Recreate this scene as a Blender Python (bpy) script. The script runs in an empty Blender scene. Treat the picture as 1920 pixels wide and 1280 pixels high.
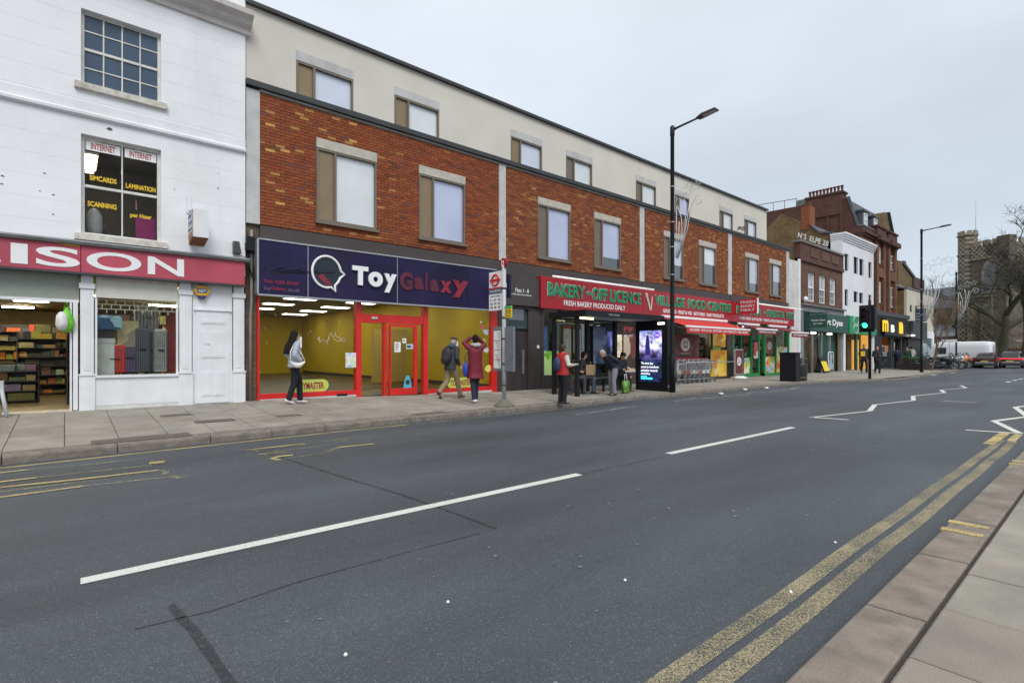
import bpy, bmesh, math, random
from mathutils import Vector, Matrix
random.seed(7)
R = math.radians
sc = bpy.context.scene
col = sc.collection

# ---------------- camera / light / exposure ----------------
CH = 1.38
cam = bpy.data.objects.new('camera', bpy.data.cameras.new('camera'))
col.objects.link(cam); sc.camera = cam
cam.data.sensor_width = 36; cam.data.lens = 18.375
cam.data.shift_y = 22/1920
cam.data.clip_start = 0.05; cam.data.clip_end = 4000
YAW = math.atan2(0.7602850143411708, 0.6495896373621163)
cam.location = (0, 0, CH)
cam.rotation_euler = (R(90), 0, YAW-R(90))

sc.view_settings.view_transform = 'Standard'; sc.view_settings.look = 'None'
sc.view_settings.gamma = 1; sc.view_settings.use_curve_mapping = False
sc.view_settings.exposure = 0.35
SUN_EL, SUN_AZ = 48, 205          # degrees; azimuth clockwise from +Y
w = bpy.data.worlds.new('World'); sc.world = w; w.use_nodes = True
nt = w.node_tree; nt.nodes.clear()
N = nt.nodes.new; L = nt.links.new
sky = N('ShaderNodeTexSky'); sky.sky_type = 'NISHITA'; sky.sun_disc = False
sky.sun_elevation = R(SUN_EL); sky.sun_rotation = R(SUN_AZ); sky.dust_density = 3; sky.air_density = 1.0
tc = N('ShaderNodeTexCoord'); sep = N('ShaderNodeSeparateXYZ'); L(tc.outputs['Generated'], sep.inputs[0])
ramp = N('ShaderNodeValToRGB'); L(sep.outputs[2], ramp.inputs[0])      # overcast: brighter toward the zenith
ramp.color_ramp.elements[0].position = 0.0; ramp.color_ramp.elements[0].color = (.50,.565,.62,1)
ramp.color_ramp.elements[1].position = 1.0; ramp.color_ramp.elements[1].color = (1.0,1.0,1.0,1)
e = ramp.color_ramp.elements.new(.25); e.color = (.545,.615,.69,1)
e = ramp.color_ramp.elements.new(.55); e.color = (.69,.74,.81,1)
noi = N('ShaderNodeTexNoise'); noi.inputs['Scale'].default_value = 1.6; noi.inputs['Detail'].default_value = 5
mp = N('ShaderNodeMapping'); mp.inputs['Scale'].default_value = (1,1,2.6); L(tc.outputs['Generated'], mp.inputs[0]); L(mp.outputs[0], noi.inputs[0])
mr = N('ShaderNodeMapRange'); mr.inputs[1].default_value=.3; mr.inputs[2].default_value=.7; mr.inputs[3].default_value=8.7; mr.inputs[4].default_value=10.7
L(noi.outputs[0], mr.inputs[0])
sca = N('ShaderNodeVectorMath'); sca.operation = 'SCALE'; L(ramp.outputs[0], sca.inputs[0]); L(mr.outputs[0], sca.inputs['Scale'])
mx = N('ShaderNodeMix'); mx.data_type = 'RGBA'; mx.inputs[0].default_value = .93
L(sky.outputs[0], mx.inputs[6]); L(sca.outputs[0], mx.inputs[7])
bg = N('ShaderNodeBackground'); bg.inputs[1].default_value = 0.1; L(mx.outputs[2], bg.inputs[0])
wo = N('ShaderNodeOutputWorld'); L(bg.outputs[0], wo.inputs[0])
sun = bpy.data.objects.new('sun', bpy.data.lights.new('sun', 'SUN')); col.objects.link(sun)
sun.data.energy = 1.5; sun.data.angle = R(28); sun.data.color = (1,.985,.96)
sd = Vector((math.sin(R(SUN_AZ))*math.cos(R(SUN_EL)), math.cos(R(SUN_AZ))*math.cos(R(SUN_EL)), math.sin(R(SUN_EL))))
sun.rotation_euler = sd.to_track_quat('Z','Y').to_euler(); sun.location = (0,0,30)

# ---------------- survey helpers: a sight line cut with a real plane ----------------
_c, _s, _F, _H = 0.6495896373621163, 0.7602850143411708, 980., 662.
def ray(u, v):
    d = (u-960)/_F; return (_c+_s*d, _s-_c*d, (_H-v)/_F)
def gp(u, v, z=0.):
    r = ray(u, v); l = (z-CH)/r[2]; return r[0]*l, r[1]*l
def fp(u, v, Y):
    r = ray(u, v); l = Y/r[1]; return r[0]*l, CH+r[2]*l
def fx(u, Y=13.): return fp(u, 600, Y)[0]
def fz(u, v, Y=13.): return fp(u, v, Y)[1]
def xp(u, v, X):
    r = ray(u, v); l = X/r[0]; return r[1]*l, CH+r[2]*l

# ---------------- materials ----------------
MATS = {}
def mat(name, c, rough=.6, var=.12, scale=6., bump=.05, bscale=None, metal=0., emit=0., spec=.5, dirt=0., dirtcol=(.12,.10,.08), vcol=False, coat=0.):
    if name in MATS: return MATS[name]
    m = bpy.data.materials.new(name); m.use_nodes = True; MATS[name] = m
    t = m.node_tree; b = t.nodes['Principled BSDF']
    n = t.nodes.new; l = t.links.new
    tcn = n('ShaderNodeTexCoord')
    no = n('ShaderNodeTexNoise'); no.inputs['Scale'].default_value = scale; no.inputs['Detail'].default_value = 6
    l(tcn.outputs['Object'], no.inputs[0])
    rm = n('ShaderNodeMapRange'); rm.inputs[1].default_value=.3; rm.inputs[2].default_value=.7
    rm.inputs[3].default_value = 1-var; rm.inputs[4].default_value = 1+var; l(no.outputs[0], rm.inputs[0])
    vm = n('ShaderNodeVectorMath'); vm.operation = 'SCALE'; l(rm.outputs[0], vm.inputs['Scale'])
    if vcol:
        a = n('ShaderNodeAttribute'); a.attribute_name = 'col'; l(a.outputs['Color'], vm.inputs[0])
    else: vm.inputs[0].default_value = c[:3]
    out = vm.outputs[0]
    if dirt:
        n2 = n('ShaderNodeTexNoise'); n2.inputs['Scale'].default_value = scale*.35; n2.inputs['Detail'].default_value = 9; n2.inputs['Roughness'].default_value=.7
        mpp = n('ShaderNodeMapping'); mpp.inputs['Scale'].default_value = (1,1,.35); l(tcn.outputs['Object'], mpp.inputs[0]); l(mpp.outputs[0], n2.inputs[0])
        r2 = n('ShaderNodeMapRange'); r2.inputs[1].default_value=.5; r2.inputs[2].default_value=.75; r2.inputs[4].default_value = dirt; l(n2.outputs[0], r2.inputs[0])
        x = n('ShaderNodeMix'); x.data_type='RGBA'; l(r2.outputs[0], x.inputs[0]); l(out, x.inputs[6]); x.inputs[7].default_value = (*dirtcol,1); out = x.outputs[2]
    l(out, b.inputs['Base Color'])
    b.inputs['Metallic'].default_value = metal; b.inputs['Specular IOR Level'].default_value = spec
    b.inputs['Coat Weight'].default_value = coat
    rr = n('ShaderNodeMapRange'); rr.inputs[3].default_value = max(0,rough-.08); rr.inputs[4].default_value = min(1,rough+.08); l(no.outputs[0], rr.inputs[0]); l(rr.outputs[0], b.inputs['Roughness'])
    if bump:
        n3 = n('ShaderNodeTexNoise'); n3.inputs['Scale'].default_value = bscale or scale*8; n3.inputs['Detail'].default_value = 4; l(tcn.outputs['Object'], n3.inputs[0])
        bp = n('ShaderNodeBump'); bp.inputs['Strength'].default_value = bump; bp.inputs['Distance'].default_value=.02; l(n3.outputs[0], bp.inputs['Height']); l(bp.outputs[0], b.inputs['Normal'])
    if emit:
        l(out, b.inputs['Emission Color']); b.inputs['Emission Strength'].default_value = emit
    return m

def glass(name, tint=(.9,.95,.95), refl=1.0, rough=0., trans=1.):
    if name in MATS: return MATS[name]
    m = bpy.data.materials.new(name); m.use_nodes = True; MATS[name] = m
    t = m.node_tree; t.nodes.clear(); n = t.nodes.new; l = t.links.new
    o = n('ShaderNodeOutputMaterial'); tr = n('ShaderNodeBsdfTransparent'); tr.inputs[0].default_value = (*[a*trans for a in tint],1)
    g = n('ShaderNodeBsdfGlossy'); g.inputs['Roughness'].default_value = rough
    f = n('ShaderNodeFresnel'); f.inputs[0].default_value = 1.35
    ml = n('ShaderNodeMath'); ml.operation='MULTIPLY'; ml.inputs[1].default_value = refl; ml.use_clamp = True; l(f.outputs[0], ml.inputs[0])
    ms = n('ShaderNodeMixShader'); l(ml.outputs[0], ms.inputs[0]); l(tr.outputs[0], ms.inputs[1]); l(g.outputs[0], ms.inputs[2]); l(ms.outputs[0], o.inputs[0])
    return m

def patch_mat(name, cols, scale=3., emit=0., rough=.4, stretch=(1,1,1), seed=0., w=0.35):
    """print made of coloured patches (posters, packed goods, patterned floor)"""
    if name in MATS: return MATS[name]
    m = bpy.data.materials.new(name); m.use_nodes = True; MATS[name] = m
    t = m.node_tree; b = t.nodes['Principled BSDF']; n = t.nodes.new; l = t.links.new
    tcn = n('ShaderNodeTexCoord'); mpp = n('ShaderNodeMapping'); mpp.inputs['Scale'].default_value = stretch; mpp.inputs['Location'].default_value=(seed,seed*.7,seed*1.3)
    l(tcn.outputs['Object'], mpp.inputs[0])
    no = n('ShaderNodeTexNoise'); no.inputs['Scale'].default_value = scale; no.inputs['Detail'].default_value=3; l(mpp.outputs[0], no.inputs[0])
    add = n('ShaderNodeVectorMath'); add.operation='MULTIPLY_ADD'; l(no.outputs['Color'], add.inputs[0]); add.inputs[1].default_value=(w,w,w); l(mpp.outputs[0], add.inputs[2])
    vo = n('ShaderNodeTexVoronoi'); vo.inputs['Scale'].default_value = scale; l(add.outputs[0], vo.inputs['Vector'])
    sp = n('ShaderNodeSeparateColor'); l(vo.outputs['Color'], sp.inputs[0])
    rp = n('ShaderNodeValToRGB'); rp.color_ramp.interpolation='CONSTANT'; l(sp.outputs[0], rp.inputs[0])
    while len(rp.color_ramp.elements) < len(cols): rp.color_ramp.elements.new(.5)
    for i,cc in enumerate(cols): rp.color_ramp.elements[i].position = i/len(cols); rp.color_ramp.elements[i].color = (*cc,1)
    mm = n('ShaderNodeMapRange'); mm.inputs[3].default_value=.65; mm.inputs[4].default_value=1.35; l(no.outputs[0], mm.inputs[0])
    vv = n('ShaderNodeVectorMath'); vv.operation='SCALE'; l(rp.outputs[0], vv.inputs[0]); l(mm.outputs[0], vv.inputs['Scale'])
    l(vv.outputs[0], b.inputs['Base Color']); b.inputs['Roughness'].default_value = rough
    if emit: l(vv.outputs[0], b.inputs['Emission Color']); b.inputs['Emission Strength'].default_value = emit
    return m

def brick_mat(name, c1, c2, mortar, bw=.225, bh=.075, plane='XZ', extra=.0):
    if name in MATS: return MATS[name]
    m = bpy.data.materials.new(name); m.use_nodes = True; MATS[name] = m
    t = m.node_tree; b = t.nodes['Principled BSDF']; n = t.nodes.new; l = t.links.new
    tcn = n('ShaderNodeTexCoord'); sp = n('ShaderNodeSeparateXYZ'); l(tcn.outputs['Object'], sp.inputs[0])
    ad = n('ShaderNodeMath'); ad.operation='ADD'; l(sp.outputs[0], ad.inputs[0]); l(sp.outputs[1], ad.inputs[1])
    cb = n('ShaderNodeCombineXYZ'); l(ad.outputs[0], cb.inputs[0]); l(sp.outputs[2], cb.inputs[1])
    br = n('ShaderNodeTexBrick'); l(cb.outputs[0], br.inputs['Vector'])
    br.inputs['Scale'].default_value = 1; br.inputs['Brick Width'].default_value = bw; br.inputs['Row Height'].default_value = bh
    br.inputs['Mortar Size'].default_value = .006; br.inputs['Color1'].default_value=(*c1,1); br.inputs['Color2'].default_value=(*c2,1); br.inputs['Mortar'].default_value=(*mortar,1)
    no = n('ShaderNodeTexNoise'); no.inputs['Scale'].default_value=1.3; no.inputs['Detail'].default_value=9; no.inputs['Roughness'].default_value=.7; l(tcn.outputs['Object'], no.inputs[0])
    mm = n('ShaderNodeMapRange'); mm.inputs[1].default_value=.3; mm.inputs[2].default_value=.7; mm.inputs[3].default_value=.65; mm.inputs[4].default_value=1.3; l(no.outputs[0], mm.inputs[0])
    vv = n('ShaderNodeVectorMath'); vv.operation='SCALE'; l(br.outputs[0], vv.inputs[0]); l(mm.outputs[0], vv.inputs['Scale'])
    l(vv.outputs[0], b.inputs['Base Color']); b.inputs['Roughness'].default_value=.9
    bp = n('ShaderNodeBump'); bp.inputs['Strength'].default_value=.5; bp.inputs['Distance'].default_value=.01; bp.invert=True; l(br.outputs['Fac'], bp.inputs['Height']); l(bp.outputs[0], b.inputs['Normal'])
    return m

# ---------------- object helpers ----------------
def tag(o, label=None, cat=None, group=None, kind=None):
    if label: o['label'] = label
    if cat: o['category'] = cat
    if group: o['group'] = group
    if kind: o['kind'] = kind
    return o
def thing(name, label, cat, loc=(0,0,0), group=None, rz=0):
    o = bpy.data.objects.new(name, None); o.empty_display_size = .2; col.objects.link(o)
    o.location = loc; o.rotation_euler = (0,0,rz); return tag(o, label, cat, group)
def link(name, me, parent=None):
    o = bpy.data.objects.new(name, me); col.objects.link(o)
    if parent is not None:
        o.parent = parent
        if parent.type == 'EMPTY': o.location = -parent.location
    return o
def kids(o): return [c for c in bpy.data.objects if c.parent == o]
def copy_tree(o, parent=None):
    c = o.copy(); col.objects.link(c); c.parent = parent
    for ch in kids(o): copy_tree(ch, c)
    return c
class MB:
    def __init__(s): s.v=[]; s.f=[]; s.m=[]; s.c=[]; s.sm=[]
    def add(s, vs, fs, mi=0, c=None, smooth=False):
        b = len(s.v); s.v += [tuple(p) for p in vs]
        for f in fs: s.f.append([b+i for i in f]); s.m.append(mi); s.c.append(c); s.sm.append(smooth)
        return s
    def box(s, x0,x1,y0,y1,z0,z1, mi=0, c=None, skip=()):
        vs=[(x0,y0,z0),(x1,y0,z0),(x1,y1,z0),(x0,y1,z0),(x0,y0,z1),(x1,y0,z1),(x1,y1,z1),(x0,y1,z1)]
        fs={'b':(0,3,2,1),'t':(4,5,6,7),'f':(0,1,5,4),'r':(1,2,6,5),'k':(2,3,7,6),'l':(3,0,4,7)}
        return s.add(vs,[f for k,f in fs.items() if k not in skip],mi,c)
    def obox(s, cx,cy,z0,z1,lx,ly,rz=0,mi=0,c=None):
        co,si=math.cos(rz),math.sin(rz); P=[]
        for z in (z0,z1):
            for a,b in ((-1,-1),(1,-1),(1,1),(-1,1)):
                x,y=a*lx/2,b*ly/2; P.append((cx+x*co-y*si, cy+x*si+y*co, z))
        return s.add(P,[(0,3,2,1),(4,5,6,7),(0,1,5,4),(1,2,6,5),(2,3,7,6),(3,0,4,7)],mi,c)
    def prism(s, poly, axis, a0, a1, mi=0, c=None):
        """poly of 2-D points in the plane normal to axis; extruded a0..a1"""
        def P(p,a): return {'x':(a,p[0],p[1]),'y':(p[0],a,p[1]),'z':(p[0],p[1],a)}[axis]
        n=len(poly); vs=[P(p,a0) for p in poly]+[P(p,a1) for p in poly]
        fs=[tuple(range(n)),tuple(range(2*n-1,n-1,-1))]+[(i,i+n,(i+1)%n+n,(i+1)%n) for i in range(n)]
        return s.add(vs,fs,mi,c)
    def tube(s, pts, r, seg=8, mi=0, c=None, closed=False, cap=True, smooth=True):
        pts=[Vector(p) for p in pts]; n=len(pts)
        rs = r if isinstance(r,(list,tuple)) else [r]*n
        vs=[]; u=None
        for i,p in enumerate(pts):
            if closed: t=(pts[(i+1)%n]-pts[i-1])
            else: t=(pts[min(i+1,n-1)]-pts[max(i-1,0)])
            if t.length<1e-9: t=Vector((0,0,1))
            t.normalize()
            if u is None: u=t.orthogonal().normalized()
            u=(u-t*u.dot(t)); u = u.normalized() if u.length>1e-6 else t.orthogonal().normalized()
            w_=t.cross(u)
            for k in range(seg):
                a=2*math.pi*k/seg; vs.append(p+(u*math.cos(a)+w_*math.sin(a))*rs[i])
        fs=[]
        for i in range(n if closed else n-1):
            j=(i+1)%n
            for k in range(seg): fs.append((i*seg+k,i*seg+(k+1)%seg,j*seg+(k+1)%seg,j*seg+k))
        if cap and not closed: fs+= [tuple(range(seg-1,-1,-1)), tuple((n-1)*seg+k for k in range(seg))]
        return s.add(vs,fs,mi,c,smooth)
    def loft(s, rings, mi=0, smooth=True, cap=True):
        k=len(rings[0]); vs=[p for r_ in rings for p in r_]; fs=[]
        for i in range(len(rings)-1):
            for j in range(k): fs.append((i*k+j,i*k+(j+1)%k,(i+1)*k+(j+1)%k,(i+1)*k+j))
        if cap: fs+=[tuple(range(k-1,-1,-1)), tuple((len(rings)-1)*k+j for j in range(k))]
        return s.add(vs,fs,mi,None,smooth)
    def ell(s, c, r, seg=12, rings=8, mi=0, rot=None, col_=None):
        vs=[];fs=[]
        for i in range(rings+1):
            th=math.pi*i/rings
            for j in range(seg):
                ph=2*math.pi*j/seg; p=Vector((r[0]*math.sin(th)*math.cos(ph), r[1]*math.sin(th)*math.sin(ph), r[2]*math.cos(th)))
                if rot: p=rot@p
                vs.append(p+Vector(c))
        for i in range(rings):
            for j in range(seg): fs.append((i*seg+j,(i+1)*seg+j,(i+1)*seg+(j+1)%seg,i*seg+(j+1)%seg))
        return s.add(vs,fs,mi,col_,True)
    def lathe(s, c, prof, seg=16, mi=0, smooth=True):
        rings=[[(c[0]+r_*math.cos(2*math.pi*k/seg), c[1]+r_*math.sin(2*math.pi*k/seg), c[2]+z) for k in range(seg)] for r_,z in prof]
        return s.loft(rings,mi,smooth)
    def disc(s, O, A, B, r, seg=24, mi=0, r2=None, d=0.):
        O,A,B=Vector(O),Vector(A),Vector(B); Nn=A.cross(B)
        P=[O+A*r*math.cos(2*math.pi*k/seg)+B*(r2 or r)*math.sin(2*math.pi*k/seg) for k in range(seg)]
        if not d: return s.add(P,[tuple(range(seg))],mi)
        return s.loft([P,[p+Nn*d for p in P]],mi,False)
    def mesh(s, name, mats):
        me=bpy.data.meshes.new(name); me.from_pydata(s.v,[],s.f)
        if not isinstance(mats,(list,tuple)): mats=[mats]
        for m in mats: me.materials.append(m)
        me.polygons.foreach_set('material_index', s.m)
        me.polygons.foreach_set('use_smooth', s.sm)
        if any(c is not None for c in s.c):
            a=me.color_attributes.new('col','FLOAT_COLOR','CORNER'); k=0; buf=[]
            for f,c in zip(s.f,s.c): buf += list((c or (.5,.5,.5))[:3]+(1.,))*len(f)
            a.data.foreach_set('color', buf)
        me.update(); return me
    def build(s, name, mats, parent=None): return link(name, s.mesh(name, mats), parent)
def B(name, m, parent, *a, **k): return MB().box(*a, **k).build(name, m, parent)

def bevel(o, w_=.01, seg=2):
    b=o.modifiers.new('b','BEVEL'); b.width=w_; b.segments=seg; b.limit_method='ANGLE'; return o

_font = None
def text_mesh(s, O, A, Bv, wdt, hgt, depth=.01, bold=0., keep=False, align='L', shear=0., cap=False):
    """writing laid on the plane O + A*x + B*y, fitted to width wdt (None = natural) and height hgt"""
    cu=bpy.data.curves.new('t','FONT'); cu.body=s; cu.size=1; cu.offset=bold; cu.extrude=.5; cu.resolution_u=5; cu.shear=shear
    ob=bpy.data.objects.new('t',cu); col.objects.link(ob)
    dg=bpy.context.evaluated_depsgraph_get(); me=bpy.data.meshes.new_from_object(ob.evaluated_get(dg))
    bpy.data.objects.remove(ob); bpy.data.curves.remove(cu)
    vs=[v.co.copy() for v in me.vertices]; fs=[tuple(p.vertices) for p in me.polygons]; bpy.data.meshes.remove(me)
    x0=min(v.x for v in vs); x1=max(v.x for v in vs); y0=min(v.y for v in vs); y1=max(v.y for v in vs)
    sy=hgt/(y1-y0); sx=(wdt/(x1-x0)) if wdt else sy
    O,A,Bv=Vector(O),Vector(A),Vector(Bv); Nn=A.cross(Bv)
    mb=MB(); mb.add([O+A*(v.x-x0)*sx+Bv*(v.y-y0)*sy+Nn*((v.z+.5)*depth) for v in vs],fs)
    return mb
XA,ZA=(1,0,0),(0,0,1)
def text(name, s, x0, x1, z0, h, Y, m, parent=None, depth=.012, bold=0., label=None, shear=0.):
    o=text_mesh(s,(x0,Y,z0),XA,ZA,x1-x0,h,depth,bold,shear=shear).build(name,m,parent)
    if label: o['label']=label
    return o
def rect_minus(r, holes):
    out=[r]
    for h in holes:
        nx=[]
        for (a,b,c_,d) in out:
            if h[0]>=b or h[1]<=a or h[2]>=d or h[3]<=c_: nx.append((a,b,c_,d)); continue
            if h[0]>a: nx.append((a,h[0],c_,d))
            if h[1]<b: nx.append((h[1],b,c_,d))
            l_,r_=max(a,h[0]),min(b,h[1])
            if h[2]>c_: nx.append((l_,r_,c_,h[2]))
            if h[3]<d: nx.append((l_,r_,h[3],d))
        out=nx
    return [q for q in out if q[1]-q[0]>.004 and q[3]-q[2]>.004]
def wall(name, m, parent, x0,x1,z0,z1, y0,y1, holes=()):
    mb=MB()
    for a,b,c_,d in rect_minus((x0,x1,z0,z1), holes): mb.box(a,b,y0,y1,c_,d)
    return mb.build(name,m,parent)

# common materials
M_white = mat('white_render',(.80,.81,.83),.75,.05,1.2,.15,40,dirt=.4,dirtcol=(.55,.53,.49))
M_wpaint = mat('white_paint',(.74,.75,.77),.5,.06,3,.08,30,dirt=.22,dirtcol=(.45,.42,.36))
M_frame = mat('window_white',(.66,.65,.62),.5,.1,8,.1,dirt=.4,dirtcol=(.25,.23,.2))
M_cream = mat('cream_render',(.62,.59,.52),.85,.05,.9,.12,50,dirt=.14,dirtcol=(.42,.38,.32))
M_conc = mat('concrete',(.50,.50,.49),.85,.12,3,.2,40,dirt=.45,dirtcol=(.30,.29,.27))
M_lintel = mat('lintel_stone',(.47,.44,.38),.8,.12,5,.15,60)
M_dark = mat('dark_coping',(.035,.040,.041),.6,.2,4,.1)
M_bronze = mat('bronze_frame',(.19,.155,.12),.45,.06,3,0,metal=.3)
M_panel = mat('bronze_panel',(.25,.19,.11),.4,.07,2,0,metal=.25)
M_band = mat('brown_cladding',(.055,.043,.04),.5,.12,1.5,.02)
M_black = mat('black_paint',(.010,.011,.014),.45,.15,5,.05,spec=.3)
M_char = mat('charcoal_metal',(.05,.053,.057),.45,.12,5,.03)
M_navy = mat('navy_panel',(.017,.013,.055),.6,.4,.9,.0,spec=.25,dirt=.6,dirtcol=(.03,.016,.02))
M_red = mat('red_frame',(.62,.02,.018),.35,.1,3,.02)
M_signred = mat('sign_red',(.34,.006,.014),.35,.1,1.5,0)
M_signwhite = mat('sign_white',(.82,.82,.82),.4,.03,3,0)
M_galv = mat('galvanised',(.42,.44,.46),.4,.12,10,.05,metal=.6)
M_pale = mat('pale_grey_metal',(.45,.47,.48),.45,.1,6,.05)
M_yel = mat('yellow_wall',(.58,.42,.02),.7,.06,.6,0)
M_cpan = mat('ceiling_panel',(1.,.96,.82),.5,.0,1,0,emit=6.5)
M_glass = glass('shop_glass',(.90,.93,.90),.55)
M_glasscl = glass('clear_glass',(.92,.95,.95),.6)
# ================= GROUND =================
def asphalt():
    m=bpy.data.materials.new('asphalt'); m.use_nodes=True; MATS['asphalt']=m
    t=m.node_tree; b=t.nodes['Principled BSDF']; n=t.nodes.new; l=t.links.new
    tcn=n('ShaderNodeTexCoord')
    n1=n('ShaderNodeTexNoise'); n1.inputs['Scale'].default_value=.55; n1.inputs['Detail'].default_value=6; n1.inputs['Roughness'].default_value=.6
    mpp=n('ShaderNodeMapping'); mpp.inputs['Scale'].default_value=(.28,1,1); l(tcn.outputs['Object'],mpp.inputs[0]); l(mpp.outputs[0],n1.inputs[0])
    n2=n('ShaderNodeTexVoronoi'); n2.inputs['Scale'].default_value=190; l(tcn.outputs['Object'],n2.inputs['Vector'])
    n3=n('ShaderNodeTexNoise'); n3.inputs['Scale'].default_value=160; n3.inputs['Detail'].default_value=3; l(tcn.outputs['Object'],n3.inputs[0])
    r1=n('ShaderNodeMapRange'); r1.inputs[1].default_value=.3; r1.inputs[2].default_value=.7; r1.inputs[3].default_value=.55; r1.inputs[4].default_value=1.35; l(n1.outputs[0],r1.inputs[0])
    sp=n('ShaderNodeSeparateColor'); l(n2.outputs['Color'],sp.inputs[0])
    rp=n('ShaderNodeValToRGB'); l(sp.outputs[0],rp.inputs[0]); E=rp.color_ramp.elements
    E[0].position=0; E[0].color=(.043,.051,.060,1); E[1].position=1; E[1].color=(.17,.18,.19,1)
    x=E.new(.6); x.color=(.061,.071,.082,1); x=E.new(.95); x.color=(.078,.088,.098,1)
    v=n('ShaderNodeVectorMath'); v.operation='SCALE'; l(rp.outputs[0],v.inputs[0]); l(r1.outputs[0],v.inputs['Scale'])
    l(v.outputs[0],b.inputs['Base Color'])
    r3=n('ShaderNodeMapRange'); r3.inputs[3].default_value=.5; r3.inputs[4].default_value=.8; l(n1.outputs[0],r3.inputs[0]); l(r3.outputs[0],b.inputs['Roughness'])
    b.inputs['Specular IOR Level'].default_value=.4
    bp=n('ShaderNodeBump'); bp.inputs['Strength'].default_value=.55; bp.inputs['Distance'].default_value=.006; l(n3.outputs[0],bp.inputs['Height']); l(bp.outputs[0],b.inputs['Normal'])
    return m
M_asph=asphalt()
def worn(name,c,under=(.08,.09,.1),amount=.5,scale=40,rough=.7):
    m=bpy.data.materials.new(name); m.use_nodes=True; MATS[name]=m
    t=m.node_tree; b=t.nodes['Principled BSDF']; n=t.nodes.new; l=t.links.new
    tcn=n('ShaderNodeTexCoord'); n1=n('ShaderNodeTexNoise'); n1.inputs['Scale'].default_value=scale; n1.inputs['Detail'].default_value=8; n1.inputs['Roughness'].default_value=.75; l(tcn.outputs['Object'],n1.inputs[0])
    n2=n('ShaderNodeTexNoise'); n2.inputs['Scale'].default_value=1.7; n2.inputs['Detail'].default_value=4; l(tcn.outputs['Object'],n2.inputs[0])
    a=n('ShaderNodeMath'); a.operation='MULTIPLY_ADD'; l(n2.outputs[0],a.inputs[0]); a.inputs[1].default_value=.28; l(n1.outputs[0],a.inputs[2])
    r1=n('ShaderNodeMapRange'); r1.inputs[1].default_value=.36+amount*.5; r1.inputs[2].default_value=.50+amount*.5; r1.inputs[3].default_value=0; r1.inputs[4].default_value=1; l(a.outputs[0],r1.inputs[0])
    tr=n('ShaderNodeBsdfTransparent'); ms=n('ShaderNodeMixShader'); l(r1.outputs[0],ms.inputs[0]); l(tr.outputs[0],ms.inputs[1]); l(b.outputs[0],ms.inputs[2])
    l(ms.outputs[0],t.nodes['Material Output'].inputs[0])
    b.inputs['Base Color'].default_value=(*c,1); b.inputs['Roughness'].default_value=rough
    bp=n('ShaderNodeBump'); bp.inputs['Strength'].default_value=.4; bp.inputs['Distance'].default_value=.004; l(n1.outputs[0],bp.inputs['Height']); l(bp.outputs[0],b.inputs['Normal'])
    return m
M_line=worn('road_white',(.60,.60,.56),amount=.17,scale=80)
M_line2=worn('road_white_faded',(.5,.5,.48),amount=.5)
M_yline=worn('road_yellow',(.37,.32,.19),amount=.43,scale=130)
M_yline3=worn('road_yellow_fresh',(.52,.41,.17),amount=.34,scale=90)
M_yline2=worn('road_yellow_faded',(.42,.36,.17),amount=.5,scale=45)
M_seal=worn('dark_seal',(.028,.032,.036),amount=.32,scale=26,rough=.5)
M_flag=mat('paving_flag',(.285,.265,.23),.85,.2,2.2,.3,90,dirt=.45,dirtcol=(.15,.135,.115))
M_flag2=mat('paving_flag_grey',(.255,.235,.20),.8,.24,2.4,.35,90,dirt=.55,dirtcol=(.165,.145,.12))
M_flag3=mat('paving_flag_brown',(.245,.22,.185),.85,.18,2.5,.3,90,dirt=.4,dirtcol=(.13,.115,.10))
M_kerb=mat('granite_kerb',(.20,.172,.145),.85,.28,9,.7,60,dirt=.7,dirtcol=(.08,.068,.055))
M_kerbn=mat('kerb_concrete',(.235,.20,.165),.85,.28,5,.6,130,dirt=.85,dirtcol=(.105,.085,.07))
M_joint=mat('joint_dirt',(.05,.043,.035),.95,.2,8,.3)

KP=[(-14,8.7),(-.6,8.99),(1.7,9.12),(3.5,9.2),(9,9.31),(24,9.33),(26.5,9.0),(28.7,8.42),(31,7.75),(34.6,7.55),(53.2,8.4),(53.9,9.2),(54.3,12.6),(78,12.8)]
def kerbY(X):
    for (a,b),(c_,d) in zip(KP,KP[1:]):
        if a<=X<=c_: return b+(d-b)*(X-a)/(c_-a)
    return KP[0][1] if X<KP[0][0] else KP[-1][1]
def zb(X):
    if X<3.4: return .29
    if X<10.5: return .29-.14*(X-3.4)/7.1
    return max(.12,.15-.03*(X-10.5)/10)
def zp(X,Y):
    k=kerbY(X); t=max(0,min(1,(Y-k)/(13-k))) if k<12.9 else 1
    return .11+(zb(X)-.11)*t

g=MB().box(-700,1200,-700,1200,-.6,-.03).build('ground',mat('earth',(.10,.10,.095),.95)); tag(g,kind='structure')
road=MB().add([(-60,-.2,0),(-60,-.2,-.02),(-60,14,0),(400,14,0),(400,-.2,0)],[(0,2,3,4)]) .build('road',M_asph); 
# wide asphalt junction in front of the church
road2=MB().add([(54,9,-.008),(54,12.9,-.008),(400,60,-.008),(400,-30,-.008),(60,-6,-.008)],[(4,3,2,1,0)]).build('junction_surface',M_asph,road)
tag(road,kind='structure')

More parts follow.
